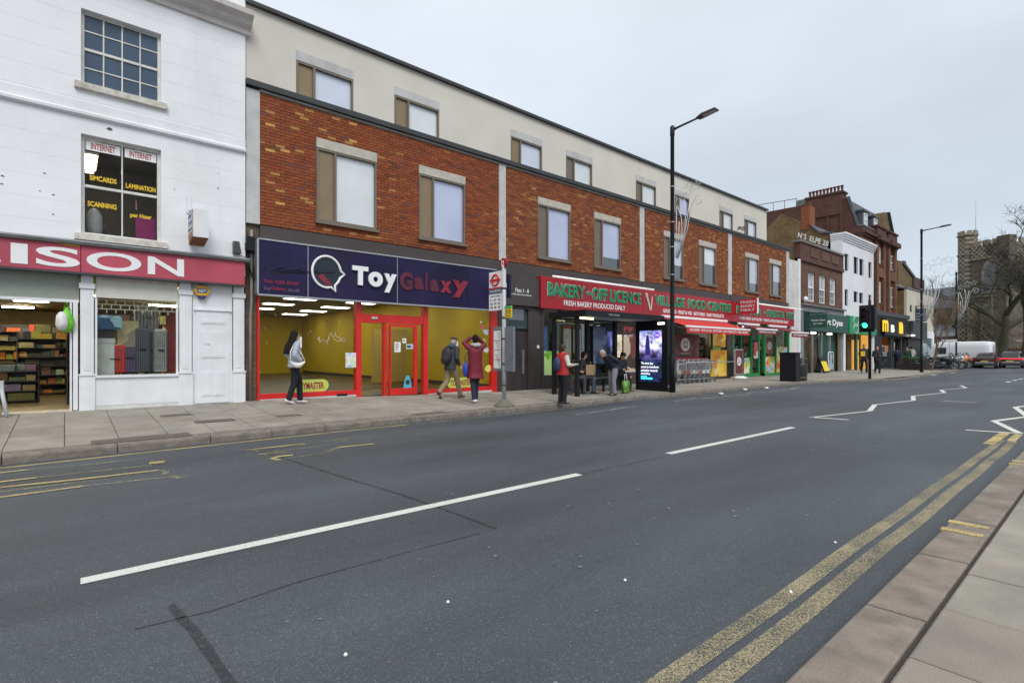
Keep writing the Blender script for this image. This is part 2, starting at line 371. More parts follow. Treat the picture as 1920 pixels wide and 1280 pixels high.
def strip(name,pts,wd,m,z=.004,parent=road,label=None):
    """painted line of constant width on the road"""
    mb=MB(); P=[Vector((p[0],p[1],0)) for p in pts]; Ls=[];Rs=[]
    for i,p in enumerate(P):
        t=(P[min(i+1,len(P)-1)]-P[max(i-1,0)]).normalized(); nn=Vector((-t.y,t.x,0))
        ww=wd[i] if isinstance(wd,list) else wd
        Ls.append(p+nn*ww/2); Rs.append(p-nn*ww/2)
    n_=len(P); vs=[(q.x,q.y,z) for q in Ls]+[(q.x,q.y,z) for q in Rs]
    mb.add(vs,[(n_+i,n_+i+1,i+1,i) for i in range(n_-1)])
    o=mb.build(name,m,parent)
    if label:o['label']=label
    return o
strip('centre_line',[gp(151,1090),gp(1086,889)],.11,M_line)
strip('centre_line',[gp(1253,850.5),gp(1487,801)],.11,M_line)
Z=[(1530,782),(1636,771.5),(1643,757.5),(1708,749.5),(1710,742),(1764,736),(1759.5,731),(1807,727),(1796,723)]
Zg=[(12.2,4.36),(14.55,3.93),(16.5,4.33),(18.8,3.98),(20.8,4.42),(23.3,4.05),(24.9,4.45),(27.2,4.07),(28.9,4.5)]
strip('cross_line',[(12.2,4.4),(12.35,3.7)],.11,M_line)
for i in range(len(Zg)-1): strip('zigzag_line',[Zg[i],Zg[i+1]],.075 if i%2==0 else .11,M_line,z=.004+.004*(i%2))
Zr=[(12.45,1.16),(14.35,1.72),(15.9,1.36),(18.4,1.8),(20.3,1.4),(22.4,1.85),(24.5,1.4),(26.5,1.9),(28.5,1.45)]
strip('cross_line',[(12.3,1.85),(12.5,1.12)],.10,M_line)
for i in range(len(Zr)-1): strip('zigzag_line',[Zr[i],Zr[i+1]],.11,M_line,z=.004+.004*((i+1)%2))
strip('slow_mark',[gp(1768,751),gp(1832,755)],.35,M_line2)
strip('stop_line',[gp(1706,723.5),gp(1750,725)],.3,M_line2)
for u,v in [(1710,708),(1746,703.5),(1783,699)]: 
    a=gp(u,v); strip('bay_mark',[a,(a[0]+1.2,a[1]-.05)],.16,M_line)
for i in range(9):
    x=34+i*2.3; strip('stud_mark',[(x,3.6),(x+.9,3.6)],.16,M_line)
for i in range(5):
    strip('centre_line',[(60+i*7,3.5),(64+i*7,3.5)],.12,M_line)
# far bay line near the shelter
for a,b in [((1080,777),(1190,762)),((1265,752.5),(1306,745.5)),((1150,764),(1192,762.5)),((1315,747),(1400,739)),((1390,741),(1415,734.5)),((1425,736),(1500,728)),((1480,729.5),(1500,724))]:
    strip('bay_line',[gp(*a),gp(*b)],.09,M_line2)
# double yellow lines, near side
for y_ in (1.25,1.105):
    pts=[(-6+i*.5,y_+.006*math.sin(i*1.3)) for i in range(33)]+[(11.3,y_+.02)]
    strip('yellow_line',pts,.098,M_yline)
strip('yellow_line',[(10.6,1.33),(12.35,1.33)],.13,M_yline3,z=.008); strip('yellow_line',[(11.3,1.15),(12.35,1.16)],.10,M_yline3)
# single yellow line by the far kerb
strip('yellow_line',[(X,kerbY(X)-.24) for X in [-8,-4,-.6,1.7,3.5,5]],.08,M_yline3)
strip('yellow_line',[(X,kerbY(X)-.24) for X in [5,7,9,11]],.08,M_yline2)
# faded BUS STOP lettering elongated along the road
def squig(px,wd,m):
    strip('bus_stop_lettering',[gp(*p) for p in px],wd,m,z=.008)
for px,wd,m in [([(0,914.5),(150,899),(298,882)],.075,M_yline3),([(298,882),(312,884),(308,891)],.06,M_yline2),([(0,904),(69,896)],.07,M_yline3),([(69,896),(180,884),(285,873)],.05,M_yline2),([(0,933),(80,922.5),(156,912)],.065,M_yline3),([(156,912),(250,902),(335,893)],.045,M_yline2),([(0,923),(120,908),(250,893)],.045,M_yline2),([(0,887),(53,881)],.075,M_yline3),([(53,881),(170,871),(270,860),(290,859)],.045,M_yline2),([(280,868.5),(309,866)],.16,M_yline3),([(318,893),(342,896)],.10,M_yline2),
 ([(471,843),(520,838),(569,832)],.07,M_yline3),([(556,834),(572,833)],.12,M_yline3),([(458,842),(486,846)],.09,M_yline2),([(486,852),(540,848)],.09,M_yline2),([(516,847),(590,838),(650,826)],.045,M_yline2),([(549,853.5),(524,856),(510,860),(524,863)],.075,M_yline3),([(524,863),(570,855),(634,845)],.04,M_yline2),([(601,853),(622,843),(640,839)],.045,M_yline2),([(634,839),(701,832.5)],.07,M_yline3),([(600,829),(650,822),(700,820)],.04,M_yline2)]: squig(px,wd,m)
# seams and repaired cracks
def crack(px,wd): strip('sealed_crack',[gp(u+random.uniform(-1,1),v+random.uniform(-1,1)) for u,v in px],wd,M_seal,z=.003)
crack([(459,837),(500,849),(560,868),(640,893),(760,929),(860,965),(930,990)],.03)
crack([(322,1134),(340,1158),(362,1180),(385,1215),(408,1248),(431,1280),(470,1340)],[.03,.05,.045,.05,.04,.045,.04])
crack([(1086,889),(1250,855)],.012)
crack([(252,1180),(400,1145),(560,1090),(760,1036),(900,1000)],.012)
# chewing-gum spots and grit
mb=MB()
for i in range(420):
    X=random.uniform(.5,34) if i%3 else random.uniform(.8,9); Y=random.uniform(1.5,8.8)
    if i<130: X=random.uniform(6,26); Y=random.gauss(2.6,.5)
    r_=random.uniform(.006,.017)*(1.5 if X>8 else 1); k=random.randint(5,8); a0=random.random()*6
    mb.add([(X+r_*random.uniform(.7,1.2)*math.cos(a0+2*math.pi*j/k),Y+r_*random.uniform(.7,1.2)*math.sin(a0+2*math.pi*j/k),.006) for j in range(k)],[tuple(range(k))],0)
o=mb.build('gum_spots',mat('gum',(.20,.21,.215),.8,.3,20),road); tag(o,kind='stuff')
for k_,(u,v) in enumerate([(648,1229),(1483,1111),(1566,1018),(840,1130),(1172,1089)]):
    X,Y=gp(u,v); r_=.010
    mb=MB().lathe((X,Y,.003),[(r_,0),(r_*.9,.006),(r_*.4,.012),(0.001,.013)],7); o=mb.build('litter_scrap',M_signwhite)
    tag(o,['small white scrap of litter on the asphalt nearest the camera','white speck of litter between the two yellow lines','white scrap of litter lying on the nearer yellow line','tiny white scrap on the asphalt below the long white centre line','tiny white speck on asphalt right of the long centre line'][k_],'litter')

# ---- near pavement: kerb stones and flags (parts of the near pavement) ----
NZ=.10
pn=MB().box(-14,60,-9,.835,-.02,NZ-.022).build('near_pavement',M_joint); tag(pn,kind='structure')
def slab(x0,x1,y0,y1,zf,m,parent,name='paving_slab',th=.03,gap=.008,cham=.007):
    """flag with a chamfered edge, each corner on the surface zf(x,y)"""
    x0+=gap/2;x1-=gap/2;y0+=gap/2;y1-=gap/2
    c4=[(x0,y0),(x1,y0),(x1,y1),(x0,y1)]; k=cham
    ins=[(x0+k,y0+k),(x1-k,y0+k),(x1-k,y1-k),(x0+k,y1-k)]
    dz=random.uniform(-.0025,.0025)
    vs=[(x,y,zf(x,y)-th) for x,y in c4]+[(x,y,zf(x,y)-k*.7+dz) for x,y in c4]+[(x,y,zf(x,y)+dz) for x,y in ins]
    fs=[(0,1,5,4),(1,2,6,5),(2,3,7,6),(3,0,4,7),(4,5,9,8),(5,6,10,9),(6,7,11,10),(7,4,8,11),(8,9,10,11)]
    return MB().add(vs,fs).build(name,m,parent)
fl=lambda x,y:NZ
kx=[3.14+1.055*i for i in range(-6,40)]
for i,x in enumerate(kx[:-1]): slab(x,kx[i+1],.605,.875,lambda x,y:NZ-(.005 if y>.8 else 0),M_kerbn,pn,'kerb_stone',.1,.024,.010)
rows=[(.599,-.03),(-.03,-.64),(-.64,-1.5),(-1.5,-2.4)]
ct=0
for j,(ya,yb) in enumerate(rows):
    for i in range(-3,52):
        x=2.72+.64*i+(.0 if j%2==0 else .32)
        slab(x,x+.64,yb,ya,fl,random.choice([M_flag,M_flag2,M_flag2,M_flag3]),pn,'paving_slab',.03,.013,.009)
# yellow kerb ticks
for X in (5.13,4.88,8.35,8.6): 
    mb=MB().box(X-.035,X+.035,.64,.868,NZ-.008,NZ+.004); mb.build('loading_tick',M_yline3,pn)
for X in (10.9,11.1): MB().box(X-.035,X+.035,.64,.868,NZ-.008,NZ+.004).build('loading_tick',M_yline3,pn)

# ---- far pavement ----
xs=[-14,-8,-4,-2,-.6,.5,1.7,2.6,3.5,5,6,7,8,9,10.5,12,15,18,21,24,25.3,26.5,27.6,28.7,30,31,33,34.6,40,45,50,53.2,53.9]
mb=MB()
NR=6; V=[]
for X in xs:
    k=kerbY(X)
    for j in range(NR+1):
        Y=k+.1+(14.0-k)*j/NR; V.append((X,Y,zp(X,Y)-.02))
F_=[(i*(NR+1)+j,(i+1)*(NR+1)+j,(i+1)*(NR+1)+j+1,i*(NR+1)+j+1) for i in range(len(xs)-1) for j in range(NR)]
pf=mb.add(V,F_).build('far_pavement',M_joint); tag(pf,kind='structure')
# kerb stones follow the kerb line
def pathpts(P,step):
    out=[P[0]];acc=0
    for (a,b),(c_,d) in zip(P,P[1:]):
        l_=math.hypot(c_-a,d-b);n_=max(1,round(l_/step))
        out+=[(a+(c_-a)*i/n_,b+(d-b)*i/n_) for i in range(1,n_+1)]
    return out
KS=pathpts([p for p in KP if -14<=p[0]<=54],.95)
for (a,b),(c_,d) in zip(KS,KS[1:]):
    t=Vector((c_-a,d-b,0)); 
    if t.length<.05: continue
    t.normalize(); nn=Vector((-t.y,t.x,0)); g_=.006
    drop = .05 if 30.5<a<34 else 0
    p0=Vector((a,b,0))+t*g_; p1=Vector((c_,d,0))-t*g_; h=.115-drop+random.uniform(-.004,.004)
    prof=[(0,-.02),(0,h-.035),(.012,h-.01),(.035,h),(.29,h)]
    j0=random.uniform(-.006,.006)
    vs=[tuple(p+nn*(q[0]+j0)+Vector((0,0,q[1]))) for p in (p0,p1) for q in prof]
    n_=5; MB().add(vs,[(i,i+1,i+1+n_,i+n_)[::-1] for i in range(n_-1)]+[(0,1,2,3,4)[::-1],(5,6,7,8,9)]).build('kerb_stone',M_kerb,pf)
cnt=0; stuffb=MB()
fm=[M_flag,M_flag,M_flag2,M_flag3]
for i in range(-6,82):
    x=-.62+.61*i; k=max(kerbY(x),kerbY(x+.61))+.31
    if x+.61>53.5: break
    ys=[13.02]; 
    while ys[-1]-.9>k+.25: ys.append(ys[-1]-.9)
    ys.append(k)
    if i%2: ys=[13.02,12.55]+[y for y in [12.55-.9*q for q in range(1,8)] if y>k+.2]+[k]
    for ya,yb in zip(ys,ys[1:]):
        if cnt<290 and x>-3: slab(x,x+.61,yb,ya,zp,random.choice(fm),pf); cnt+=1
        else:
            stuffb.add([(x+.005,yb+.005,zp(x,yb)),(x+.605,yb+.005,zp(x+.6,yb)),(x+.605,ya-.005,zp(x+.6,ya)),(x+.005,ya-.005,zp(x,ya))],[(0,1,2,3)])
o=stuffb.build('distant_paving',M_flag,pf); tag(o,kind='stuff')
# service covers in the far pavement
for px,(lx,ly) in [((402,789),(.62,.35)),((330,783),(.5,.3)),((807,770),(.8,.34)),((268,815),(1.2,.45)),((540,779),(.45,.25))]:
    X,Y=gp(px[0],px[1],.17); z=zp(X,Y)
    o=MB().box(X-lx/2,X+lx/2,Y-ly/2,Y+ly/2,z-.02,z+.006).build('service_cover',mat('cover_iron',(.12,.10,.085),.7,.3,20,.5),pf)

# ================= WHITE BUILDING (left) =================
YW=12.95
hx=lambda u:fx(u,YW)
wb=thing('white_shop_building','white rendered three storey shop at the far left with sash windows and a pink fascia','building',(-2,YW,.29))
XL,XR=-7.,hx(460)
w1=(hx(152),hx(302),fz(152,155,YW),fz(152,15,YW)); w2=(hx(152),hx(302),fz(152,438,YW),fz(152,250,YW))
print('win',w1,w2)
zf1=fz(230,470,YW) # top of sign moulding
ztop=fz(459,66,YW)
w2=(w2[0],w2[1],max(w2[2],zf1+.1),w2[3])
wl=lambda w_:(w_[0]-3.3,w_[1]-3.3,w_[2],w_[3])
holes=[w1,w2,wl(w1),wl(w2)]
wall('wall',M_white,wb,XL,XR,zf1-.3,ztop+1.6,YW,YW+.25,holes)
MB().box(XL,XR-.002,YW+2.8,YW+8,3.1,ztop+1.6).build('rear_wall',M_white,wb)
# incised render blocks
zc=fz(0,177,YW); rowh=.40
z=zf1+.02; r_=0
while z<ztop-.05:
    z2=min(z+rowh,ztop-.02); off=(r_%2)*.45; x=-1.9-off
    while x<XR:
        parts=rect_minus((max(x,-3)+.0018,min(x+.9,XR)-.0018,z+.0018,z2-.0018),[(h[0]-.004,h[1]+.004,h[2]-.12,h[3]) for h in holes]+[(XL,XR,5.86,6.24)])
        if parts:
            mb=MB(); [mb.box(a,b,YW-.003,YW+.01,c_,d) for a,b,c_,d in parts]; mb.build('render_block',M_white,wb)
        x+=.9
    z=z2; r_+=1
wall('string_course',M_wpaint,wb,XL,XR,5.90,6.20,YW-.02,YW)
MB().prism([(YW-.02,5.90),(YW-.075,5.93),(YW-.08,5.98),(YW-.02,6.02)],'x',XL,XR).build('string_moulding',M_wpaint,wb)
# cornice
cp=[(YW,ztop-.02),(YW-.06,ztop),(YW-.08,ztop+.10),(YW-.20,ztop+.16),(YW-.24,ztop+.24),(YW-.36,ztop+.30),(YW-.38,ztop+.40),(YW,ztop+.46)]
MB().prism(cp,'x',XL,XR+.10).build('cornice',mat('cornice_paint',(.62,.58,.56),.6,.1,4,.2,dirt=.5,dirtcol=(.2,.17,.15)),wb)
# sash windows
M_pblue=mat('dark_blue_pane',(.05,.085,.13),.12,.15,2,.02,4)
def sash(parent,w_,Y,cols,rows,fm=M_frame,pm=None,fw=.05,bar=.022,dep=.10,sill=True,sm=M_wpaint,name='window'):
    x0,x1,z0,z1=w_; f=MB()
    f.box(x0,x0+fw,Y,Y+.07,z0,z1).box(x1-fw,x1,Y,Y+.07,z0,z1).box(x0+fw,x1-fw,Y,Y+.07,z1-fw,z1).box(x0+fw,x1-fw,Y,Y+.07,z0,z0+fw)
    o=f.build(name,fm,parent)
    zm=(z0+z1)/2
    B('meeting_rail',fm,o,x0+fw,x1-fw,Y+.005,Y+.075,zm-.025,zm+.025)
    for i in range(1,cols):
        x=x0+fw+(x1-x0-2*fw)*i/cols; MB().box(x-bar/2,x+bar/2,Y+.012,Y+.06,z0+fw,zm-.025).box(x-bar/2,x+bar/2,Y+.012,Y+.06,zm+.025,z1-fw).build('glazing_bar',fm,o)
    for j in range(1,rows):
        z=z0+(z1-z0)*j/rows
        if abs(z-zm)>.06: B('glazing_bar',fm,o,x0+fw,x1-fw,Y+.016,Y+.056,z-bar/2,z+bar/2)
    zr=[z0+fw]+[z0+(z1-z0)*j/rows for j in range(1,rows)]+[z1-fw]
    for i in range(cols):
        xa=x0+fw+(x1-x0-2*fw)*i/cols; xb=x0+fw+(x1-x0-2*fw)*(i+1)/cols
        for j in range(rows):
            t=random.uniform(-.004,.004)
            MB().add([(xa,Y+.03+t,zr[j]),(xb,Y+.03-t,zr[j]),(xb,Y+.034-t,zr[j+1]),(xa,Y+.034+t,zr[j+1])],[(0,1,2,3)]).build('pane',pm,o)
    if sill: B('sill',sm,o,x0-.10,x1+.10,Y-dep-.08,Y+.0,z0-.12,z0-.002)
    return o
dirtysill=mat('old_sill',(.60,.57,.50),.8,.2,9,.3,dirt=.7,dirtcol=(.12,.10,.08))
sash(wb,w1,YW+.10,4,4,pm=M_pblue,sm=dirtysill)
wi=sash(wb,w2,YW+.10,2,2,pm=M_glasscl,sm=dirtysill,fw=.055)
for h in (wl(w1),wl(w2)): sash(wb,h,YW+.10,4,4,pm=M_pblue,sm=dirtysill)
# room behind the internet window
rm=mat('room_grey',(.16,.15,.14),.8)
MB().box(w2[0]-.4,w2[1]+.4,YW+.30,YW+2.6,w2[2]-.3,w2[3]+.12,skip=('f',)).build('upstairs_room',rm,wb)
x0,x1,z0,z1=w2; mid=(x0+x1)/2; H_=z1-z0; Wd=x1-x0
M_tred=mat('letter_red',(.45,.06,.05),.5); M_tyel=mat('letter_yellow',(.85,.55,.02),.5)
for a,b in ((x0+.07,mid-.03),(mid+.04,x1-.07)):
    s_=B('window_banner',M_signwhite,wi,a,b,YW+.118,YW+.122,z1-.055-.20,z1-.075)
    text('lettering','INTERNET',a+.08,b-.08,z1-.225,.12,YW+.116,M_tred,wi,.003,.02)
text('lettering','SIMCARDS',x0+.13,mid-.09,z0+H_*.565,.10,YW+.116,M_tyel,wi,.003,.03)
text('lettering','LAMINATION',mid+.06,x1-.08,z0+H_*.545,.10,YW+.116,M_tyel,wi,.003,.03)
text('lettering','SCANNING',x0+.1,mid-.09,z0+H_*.30,.10,YW+.116,M_tyel,wi,.003,.03)
text('lettering','per Hour',mid+.13,x1-.15,z0+H_*.235,.11,YW+.116,M_tyel,wi,.003,.03)
text('lettering','£1',mid+.24,x1-.42,z0+H_*.33,.19,YW+.116,mat('letter_pink',(.55,.2,.35),.5),wi,.003,.02)
o=thing('strip_light','lit white fluorescent tube on the ceiling behind the INTERNET window','light',(x0+.15,YW+.9,z1-.2))
MB().box(x0+.1,x0+.24,YW+.5,YW+1.7,z1-.28,z1-.22).build('tube',mat('tube_glow',(1,.85,.6),.5,0,emit=9),o); MB().box(x0+.06,x0+.28,YW+.5,YW+1.7,z1-.219,z1-.17).build('housing',M_signwhite,o)
o=thing('office_chair','pale grey chair back behind the lower left INTERNET window pane','chair',(x0+.25,YW+.6,z0))
MB().lathe((x0+.22,YW+.6,z0+.0),[(.12,0),(.14,.25),(.13,.5),(.07,.62),(.01,.65)],12).build('backrest',M_pale,o); MB().tube([(x0+.3,YW+.6,z0),(x0+.42,YW+.5,z0+.35)],.02).build('arm',M_char,o)
o=thing('pink_curtain','magenta cloth hanging behind the lower right INTERNET window pane','curtain',(x1-.2,YW+.4,z0))
MB().box(x1-.40,x1-.06,YW+.35,YW+.38,z0+.05,z0+.55).build('cloth',mat('magenta',(.30,.03,.14),.8),o)
# damage holes in the render
mb=MB()
for u,v,r_ in [(205,242,.045),(83,325,.018),(100,365,.02),(327,355,.012),(409,325,.012),(409,353,.018),(408,302,.01),(5,330,.02),(3,345,.02),(100,402,.015),(75,358,.012),(410,376,.008),(330,330,.01)]:
    X,z=fp(u,v,YW); k=9; mb.add([(X+r_*random.uniform(.7,1.5)*math.cos(6.28*j/k),YW-.010,z+.6*r_*random.uniform(.7,1.2)*math.sin(6.28*j/k)) for j in range(k)],[tuple(range(k))[::-1]])
mb.build('render_damage',mat('damage',(.12,.07,.05),.9),wb)
# ground floor
zs0,zs1=fz(459,535,YW),fz(230,470,YW)
zt=zs0+.0
BZ=.28
def hz(u,v): return fz(u,v,YW)
P1=(hx(148),hx(178)); P2=(hx(334),hx(361)); P3=(hx(435),hx(459)); DR=(P2[1],P3[0])
for (a,b) in (P1,P2,P3):
    o=MB().box(a,b,YW-.06,YW+.2,BZ-.05,.95).box(a+.02,b-.02,YW-.04,YW+.2,.95,2.62).box(a,b,YW-.07,YW+.2,2.62,2.72).box(a+.03,b-.03,YW-.05,YW+.2,2.72,zs0+.02).build('pilaster',M_wpaint,wb)
    MB().box(a-.01,b+.01,YW-.08,YW-.058,.95,.985).build('moulding',M_wpaint,o)
    MB().box(a+.07,b-.07,YW-.05,YW-.038,1.05,2.55).box((a+b)/2-.006,(a+b)/2+.006,YW-.056,YW-.049,1.1,2.5).build('raised_panel',M_wpaint,o)
B('stallriser',M_wpaint,wb,P1[1],P2[0],YW-.03,YW+.2,BZ+.08,.90)
B('plinth',mat('white_tile',(.62,.62,.60),.4,.1,8),wb,P1[1],P2[0],YW-.035,YW+.18,BZ-.05,BZ+.075)
o=B('window_sill',M_wpaint,wb,P1[1],P2[0],YW-.07,YW+.2,.902,.95)
sw=MB().box(P1[1],P1[1]+.035,YW,YW+.05,.95,2.72).box(P2[0]-.035,P2[0],YW,YW+.05,.95,2.72).box(P1[1]+.035,P2[0]-.035,YW,YW+.05,2.68,2.72).build('shop_window',M_wpaint,wb)
MB().add([(P1[1]+.03,YW+.02,.95),(P2[0]-.03,YW+.02,.95),(P2[0]-.03,YW+.022,2.68),(P1[1]+.03,YW+.022,2.68)],[(0,1,2,3)]).build('pane',M_glass,sw)
B('blind',mat('cream_blind',(.60,.59,.53),.7,.05),wb,P1[1]+.02,P2[0]-.02,YW-.02,YW+.03,hz(250,561),zs0)
text('lettering','PHONES · LUGGAGE · PHOTO',P1[1]+.12,P2[0]-.05,zs0-.12,.05,YW-.021,mat('faded_pink',(.55,.38,.42),.7),wb,.002)
# lattice grille (roller)
mb=MB()
gx0,gx1=P1[1]+.03,P2[0]-.03
for r_ in range(3):
    z=hz(250,561)-.02-r_*.09; mb.box(gx0,gx1,YW+.10,YW+.115,z-.02,z)
    for i in range(9):
        x=gx0+(gx1-gx0)*(i+.5*(r_%2))/9; mb.box(x,x+.02,YW+.101,YW+.114,z-.09,z-.02)
mb.build('roller_grille',mat('grille_cream',(.45,.45,.36),.5),wb)
# panelled blocked door
D0,D1=DR
B('side_panel',M_wpaint,wb,D0,D1,YW-.0,YW+.2,BZ-.05,zs0+.02)
dd=B('blocked_door',M_wpaint,wb,D0+.06,D1-.06,YW-.02,YW,BZ+.02,hz(400,583))
B('door_hood',M_wpaint,dd,D0+.02,D1-.02,YW-.05,YW,hz(400,583),hz(400,583)+.03)
for a,b,c_,d in [(.14,.86,2.02,2.10),(.14,.86,1.28,1.86),(.14,.47,.45,.98),(.53,.86,.45,.98)]:
    xa,xb=D0+.06+a*(D1-D0-.12),D0+.06+b*(D1-D0-.12)
    MB().box(xa,xb,YW-.032,YW-.02,c_,d).box(xa+.03,xb-.03,YW-.038,YW-.031,c_+.03,d-.03).build('door_panel',M_wpaint,dd)
MB().disc((D0+.25,YW-.04,1.57),XA,ZA,.012).disc((D0+.30,YW-.04,1.57),XA,ZA,.012).build('bolt',M_black,dd)
MB().box(XL,XR-.01,YW+.06,YW+.24,zs0-.0,zf1-.301).build('fascia_backing',M_char,wb)
# entrance: header, folding door, step tiles
HD=hz(128,566)
B('door_header',mat('header_grey',(.30,.33,.29),.6,.06),wb,XL,P1[0],YW+.05,YW+.2,HD+.05,zs0+.02)
B('header_rail',M_wpaint,wb,XL,P1[0],YW+.02,YW+.2,HD,HD+.05)
B('folding_door',M_wpaint,wb,hx(131),hx(135),YW+.02,YW+.75,BZ+.02,HD)
B('door_stile',M_wpaint,wb,hx(137),hx(146),YW-.01,YW+.06,BZ+.02,HD)
for i in range(9):
    for j in range(2):
        x=hx(135)-.23*(i+1); MB().box(x+.004,x+.226,YW-.05+.2*j,YW+.145+.2*j,BZ-.05,BZ+.02).build('step_tile',mat('cream_tile',(.52,.47,.36),.4,.12,5),wb)
# interior of the left shop
ix0,ix1,iy0,iy1,iz1=XL,XR-.15,YW+.22,YW+12,2.85
fmat=mat('shop_floor',(.22,.17,.08),.35,.1,2); wm=mat('shop_wall_dim',(.34,.27,.14),.8)
o=MB().box(ix0,ix1,iy0,iy1,BZ-.1,BZ).build('shop_floor',fmat,wb)
o=MB().box(ix0,ix1,iy0,iy1,iz1,iz1+.05).build('shop_ceiling',wm,wb)
MB().box(ix0,ix1,iy1,iy1+.1,BZ,iz1).build('back_wall',wm,wb)
MB().box(ix1,ix1+.05,iy0,iy1,BZ,iz1).box(ix0-.05,ix0,iy0,iy1,BZ,iz1).build('side_wall',wm,wb)
MB().box(P1[1]-.1,P1[1]-.05,iy0+.9,iy1,BZ,.3).build('kick_board',wm,wb)
for i,(x,y) in enumerate([(-1.3,16.8),(-.7,19.2),(-2.6,15.2),(.9,16.4),(2.0,14.4),(2.2,18.5),(-1.1,22.0)]):
    o=thing('ceiling_lamp',['warm lit ceiling lamp at the front of the cluttered shop doorway','warm lit ceiling lamp deep behind the open shop doorway','warm lit ceiling lamp at the left edge of the shop doorway','warm lit lamp behind the luggage window, middle','warm lit lamp behind the luggage window at its right front','warm lit lamp behind the luggage window at the back','warm lit lamp furthest back above the shop shelves'][i],'lamp',(x,y,iz1-.1),'lamps on the ceiling of the left shop')
    MB().box(x-.35,x+.35,y-.09,y+.09,iz1-.08,iz1-.05).build('diffuser',mat('warm_lamp',(1,.84,.55),.5,0,emit=48.),o); MB().box(x-.37,x+.37,y-.11,y+.11,iz1-.049,iz1-.002).build('housing',M_signwhite,o)
GOODC=[(.40,.05,.03),(.50,.18,.04),(.07,.06,.06),(.36,.24,.11),(.42,.30,.16),(.06,.07,.12),(.10,.16,.06),(.55,.48,.36),(.30,.20,.12),(.5,.33,.06),(.05,.05,.05),(.22,.15,.09)]
M_goods=mat('packed_goods',(.4,.3,.2),.5,.25,25,.1,vcol=True)
def shelf(label,x0,x1,y0,y1,z0,z1,levels,cols_=GOODC,seed=1,group=None,face='y',dens=.12):
    rnd=random.Random(seed); o=thing('shelf_unit',label,'shelf',((x0+x1)/2,(y0+y1)/2,z0),group)
    fr=MB(); gd=MB()
    fr.box(x0,x0+.02,y0,y1,z0,z1).box(x1-.02,x1,y0,y1,z0,z1)
    if face=='y': fr.box(x0+.02,x1-.02,y1-.02,y1,z0,z1)
    else: fr.box(x1-.04,x1-.021,y0+.01,y1-.01,z0,z1)
    for i in range(levels):
        z=z0+.03+(z1-z0)*i/levels; hh=(z1-z0)/levels
        fr.box(x0+.02,x1-.02,y0+.01,y1-.021,z,z+.02)
        a,b=(x0+.03,x1-.05) if face=='y' else (y0+.02,y1-.05)
        p=a
        while p<b-.04:
            w_=min(rnd.uniform(dens*.35,dens*2.0),b-p); h=hh*rnd.uniform(.3,.9); d=rnd.uniform(.0,.16)
            c=tuple(k*rnd.uniform(.6,1.3) for k in rnd.choice(cols_))
            if face=='y': gd.box(p,p+w_*.94,y0+.02+d,y1-.05,z+.021,z+.021+h,c=c)
            else: gd.box(x0+.02+d,x1-.06,p,p+w_*.94,z+.021,z+.021+h,c=c)
            p+=w_
    fr.build('frame',M_char,o); tag(gd.build('goods',M_goods,o),kind='stuff')
    return o
shelf('tall shelves of boxed goods deep in the cluttered shop doorway',-3.2,.3,22.6,23.1,BZ,2.3,7,seed=3,dens=.24)
shelf('shelf of red and brown boxes behind the open shop door',-.95,.1,18.4,18.9,BZ,1.95,7,seed=4,dens=.16)
shelf('shelf of dark goods behind the luggage display',1.0,2.9,15.6,16.1,BZ,2.3,8,seed=5,dens=.14)
shelf('low counter stacked with baskets inside the open shop doorway',-1.5,-.45,15.9,16.4,BZ,1.15,4,[(.35,.22,.05),(.4,.3,.15),(.12,.1,.1),(.35,.33,.28)],seed=6,dens=.3)
shelf('side shelf of grey boxes right of the open shop doorway',.02,.3,14.6,18.2,BZ,1.9,7,[(.2,.2,.22),(.1,.1,.1),(.35,.3,.2),(.15,.2,.1),(.3,.12,.05)],seed=8,face='x',dens=.2)
shelf('shelf of boxes at the left edge of the shop doorway',-2.6,-1.7,17.4,17.9,BZ,2.0,7,seed=12,dens=.2)
# boxes and luggage
def crate(name,label,cat,x,y,z,lx,ly,lz,m,rz=0,lid=True):
    o=thing(name,label,cat,(x,y,z)); b=MB().obox(x,y,z,z+lz*.86,lx,ly,rz).build('body',m,o); bevel(b,.012)
    if lid: b=MB().obox(x,y,z+lz*.861,z+lz,lx*1.05,ly*1.05,rz).build('lid',m,o); bevel(b,.01)
    return o
WZ=.955
B('display_floor',mat('display_board',(.12,.10,.08),.6),wb,P1[1]+.02,P2[0]-.02,YW+.21,YW+1.2,.86,.93)
gz=.931
def wx(z_):  # x from px in luggage window crop
    return fx(z_/3.048,YW+.4)
M_cyan=mat('storage_white',(.55,.56,.52),.5)
crate('storage_box','cream storage bin at the left end of the luggage window','box',wx(578),YW+.45,gz,.42,.35,.75,M_cyan)
crate('storage_box','dark grey storage box stacked on the cream bin','box',wx(578),YW+.45,gz+.755,.40,.34,.42,M_char)
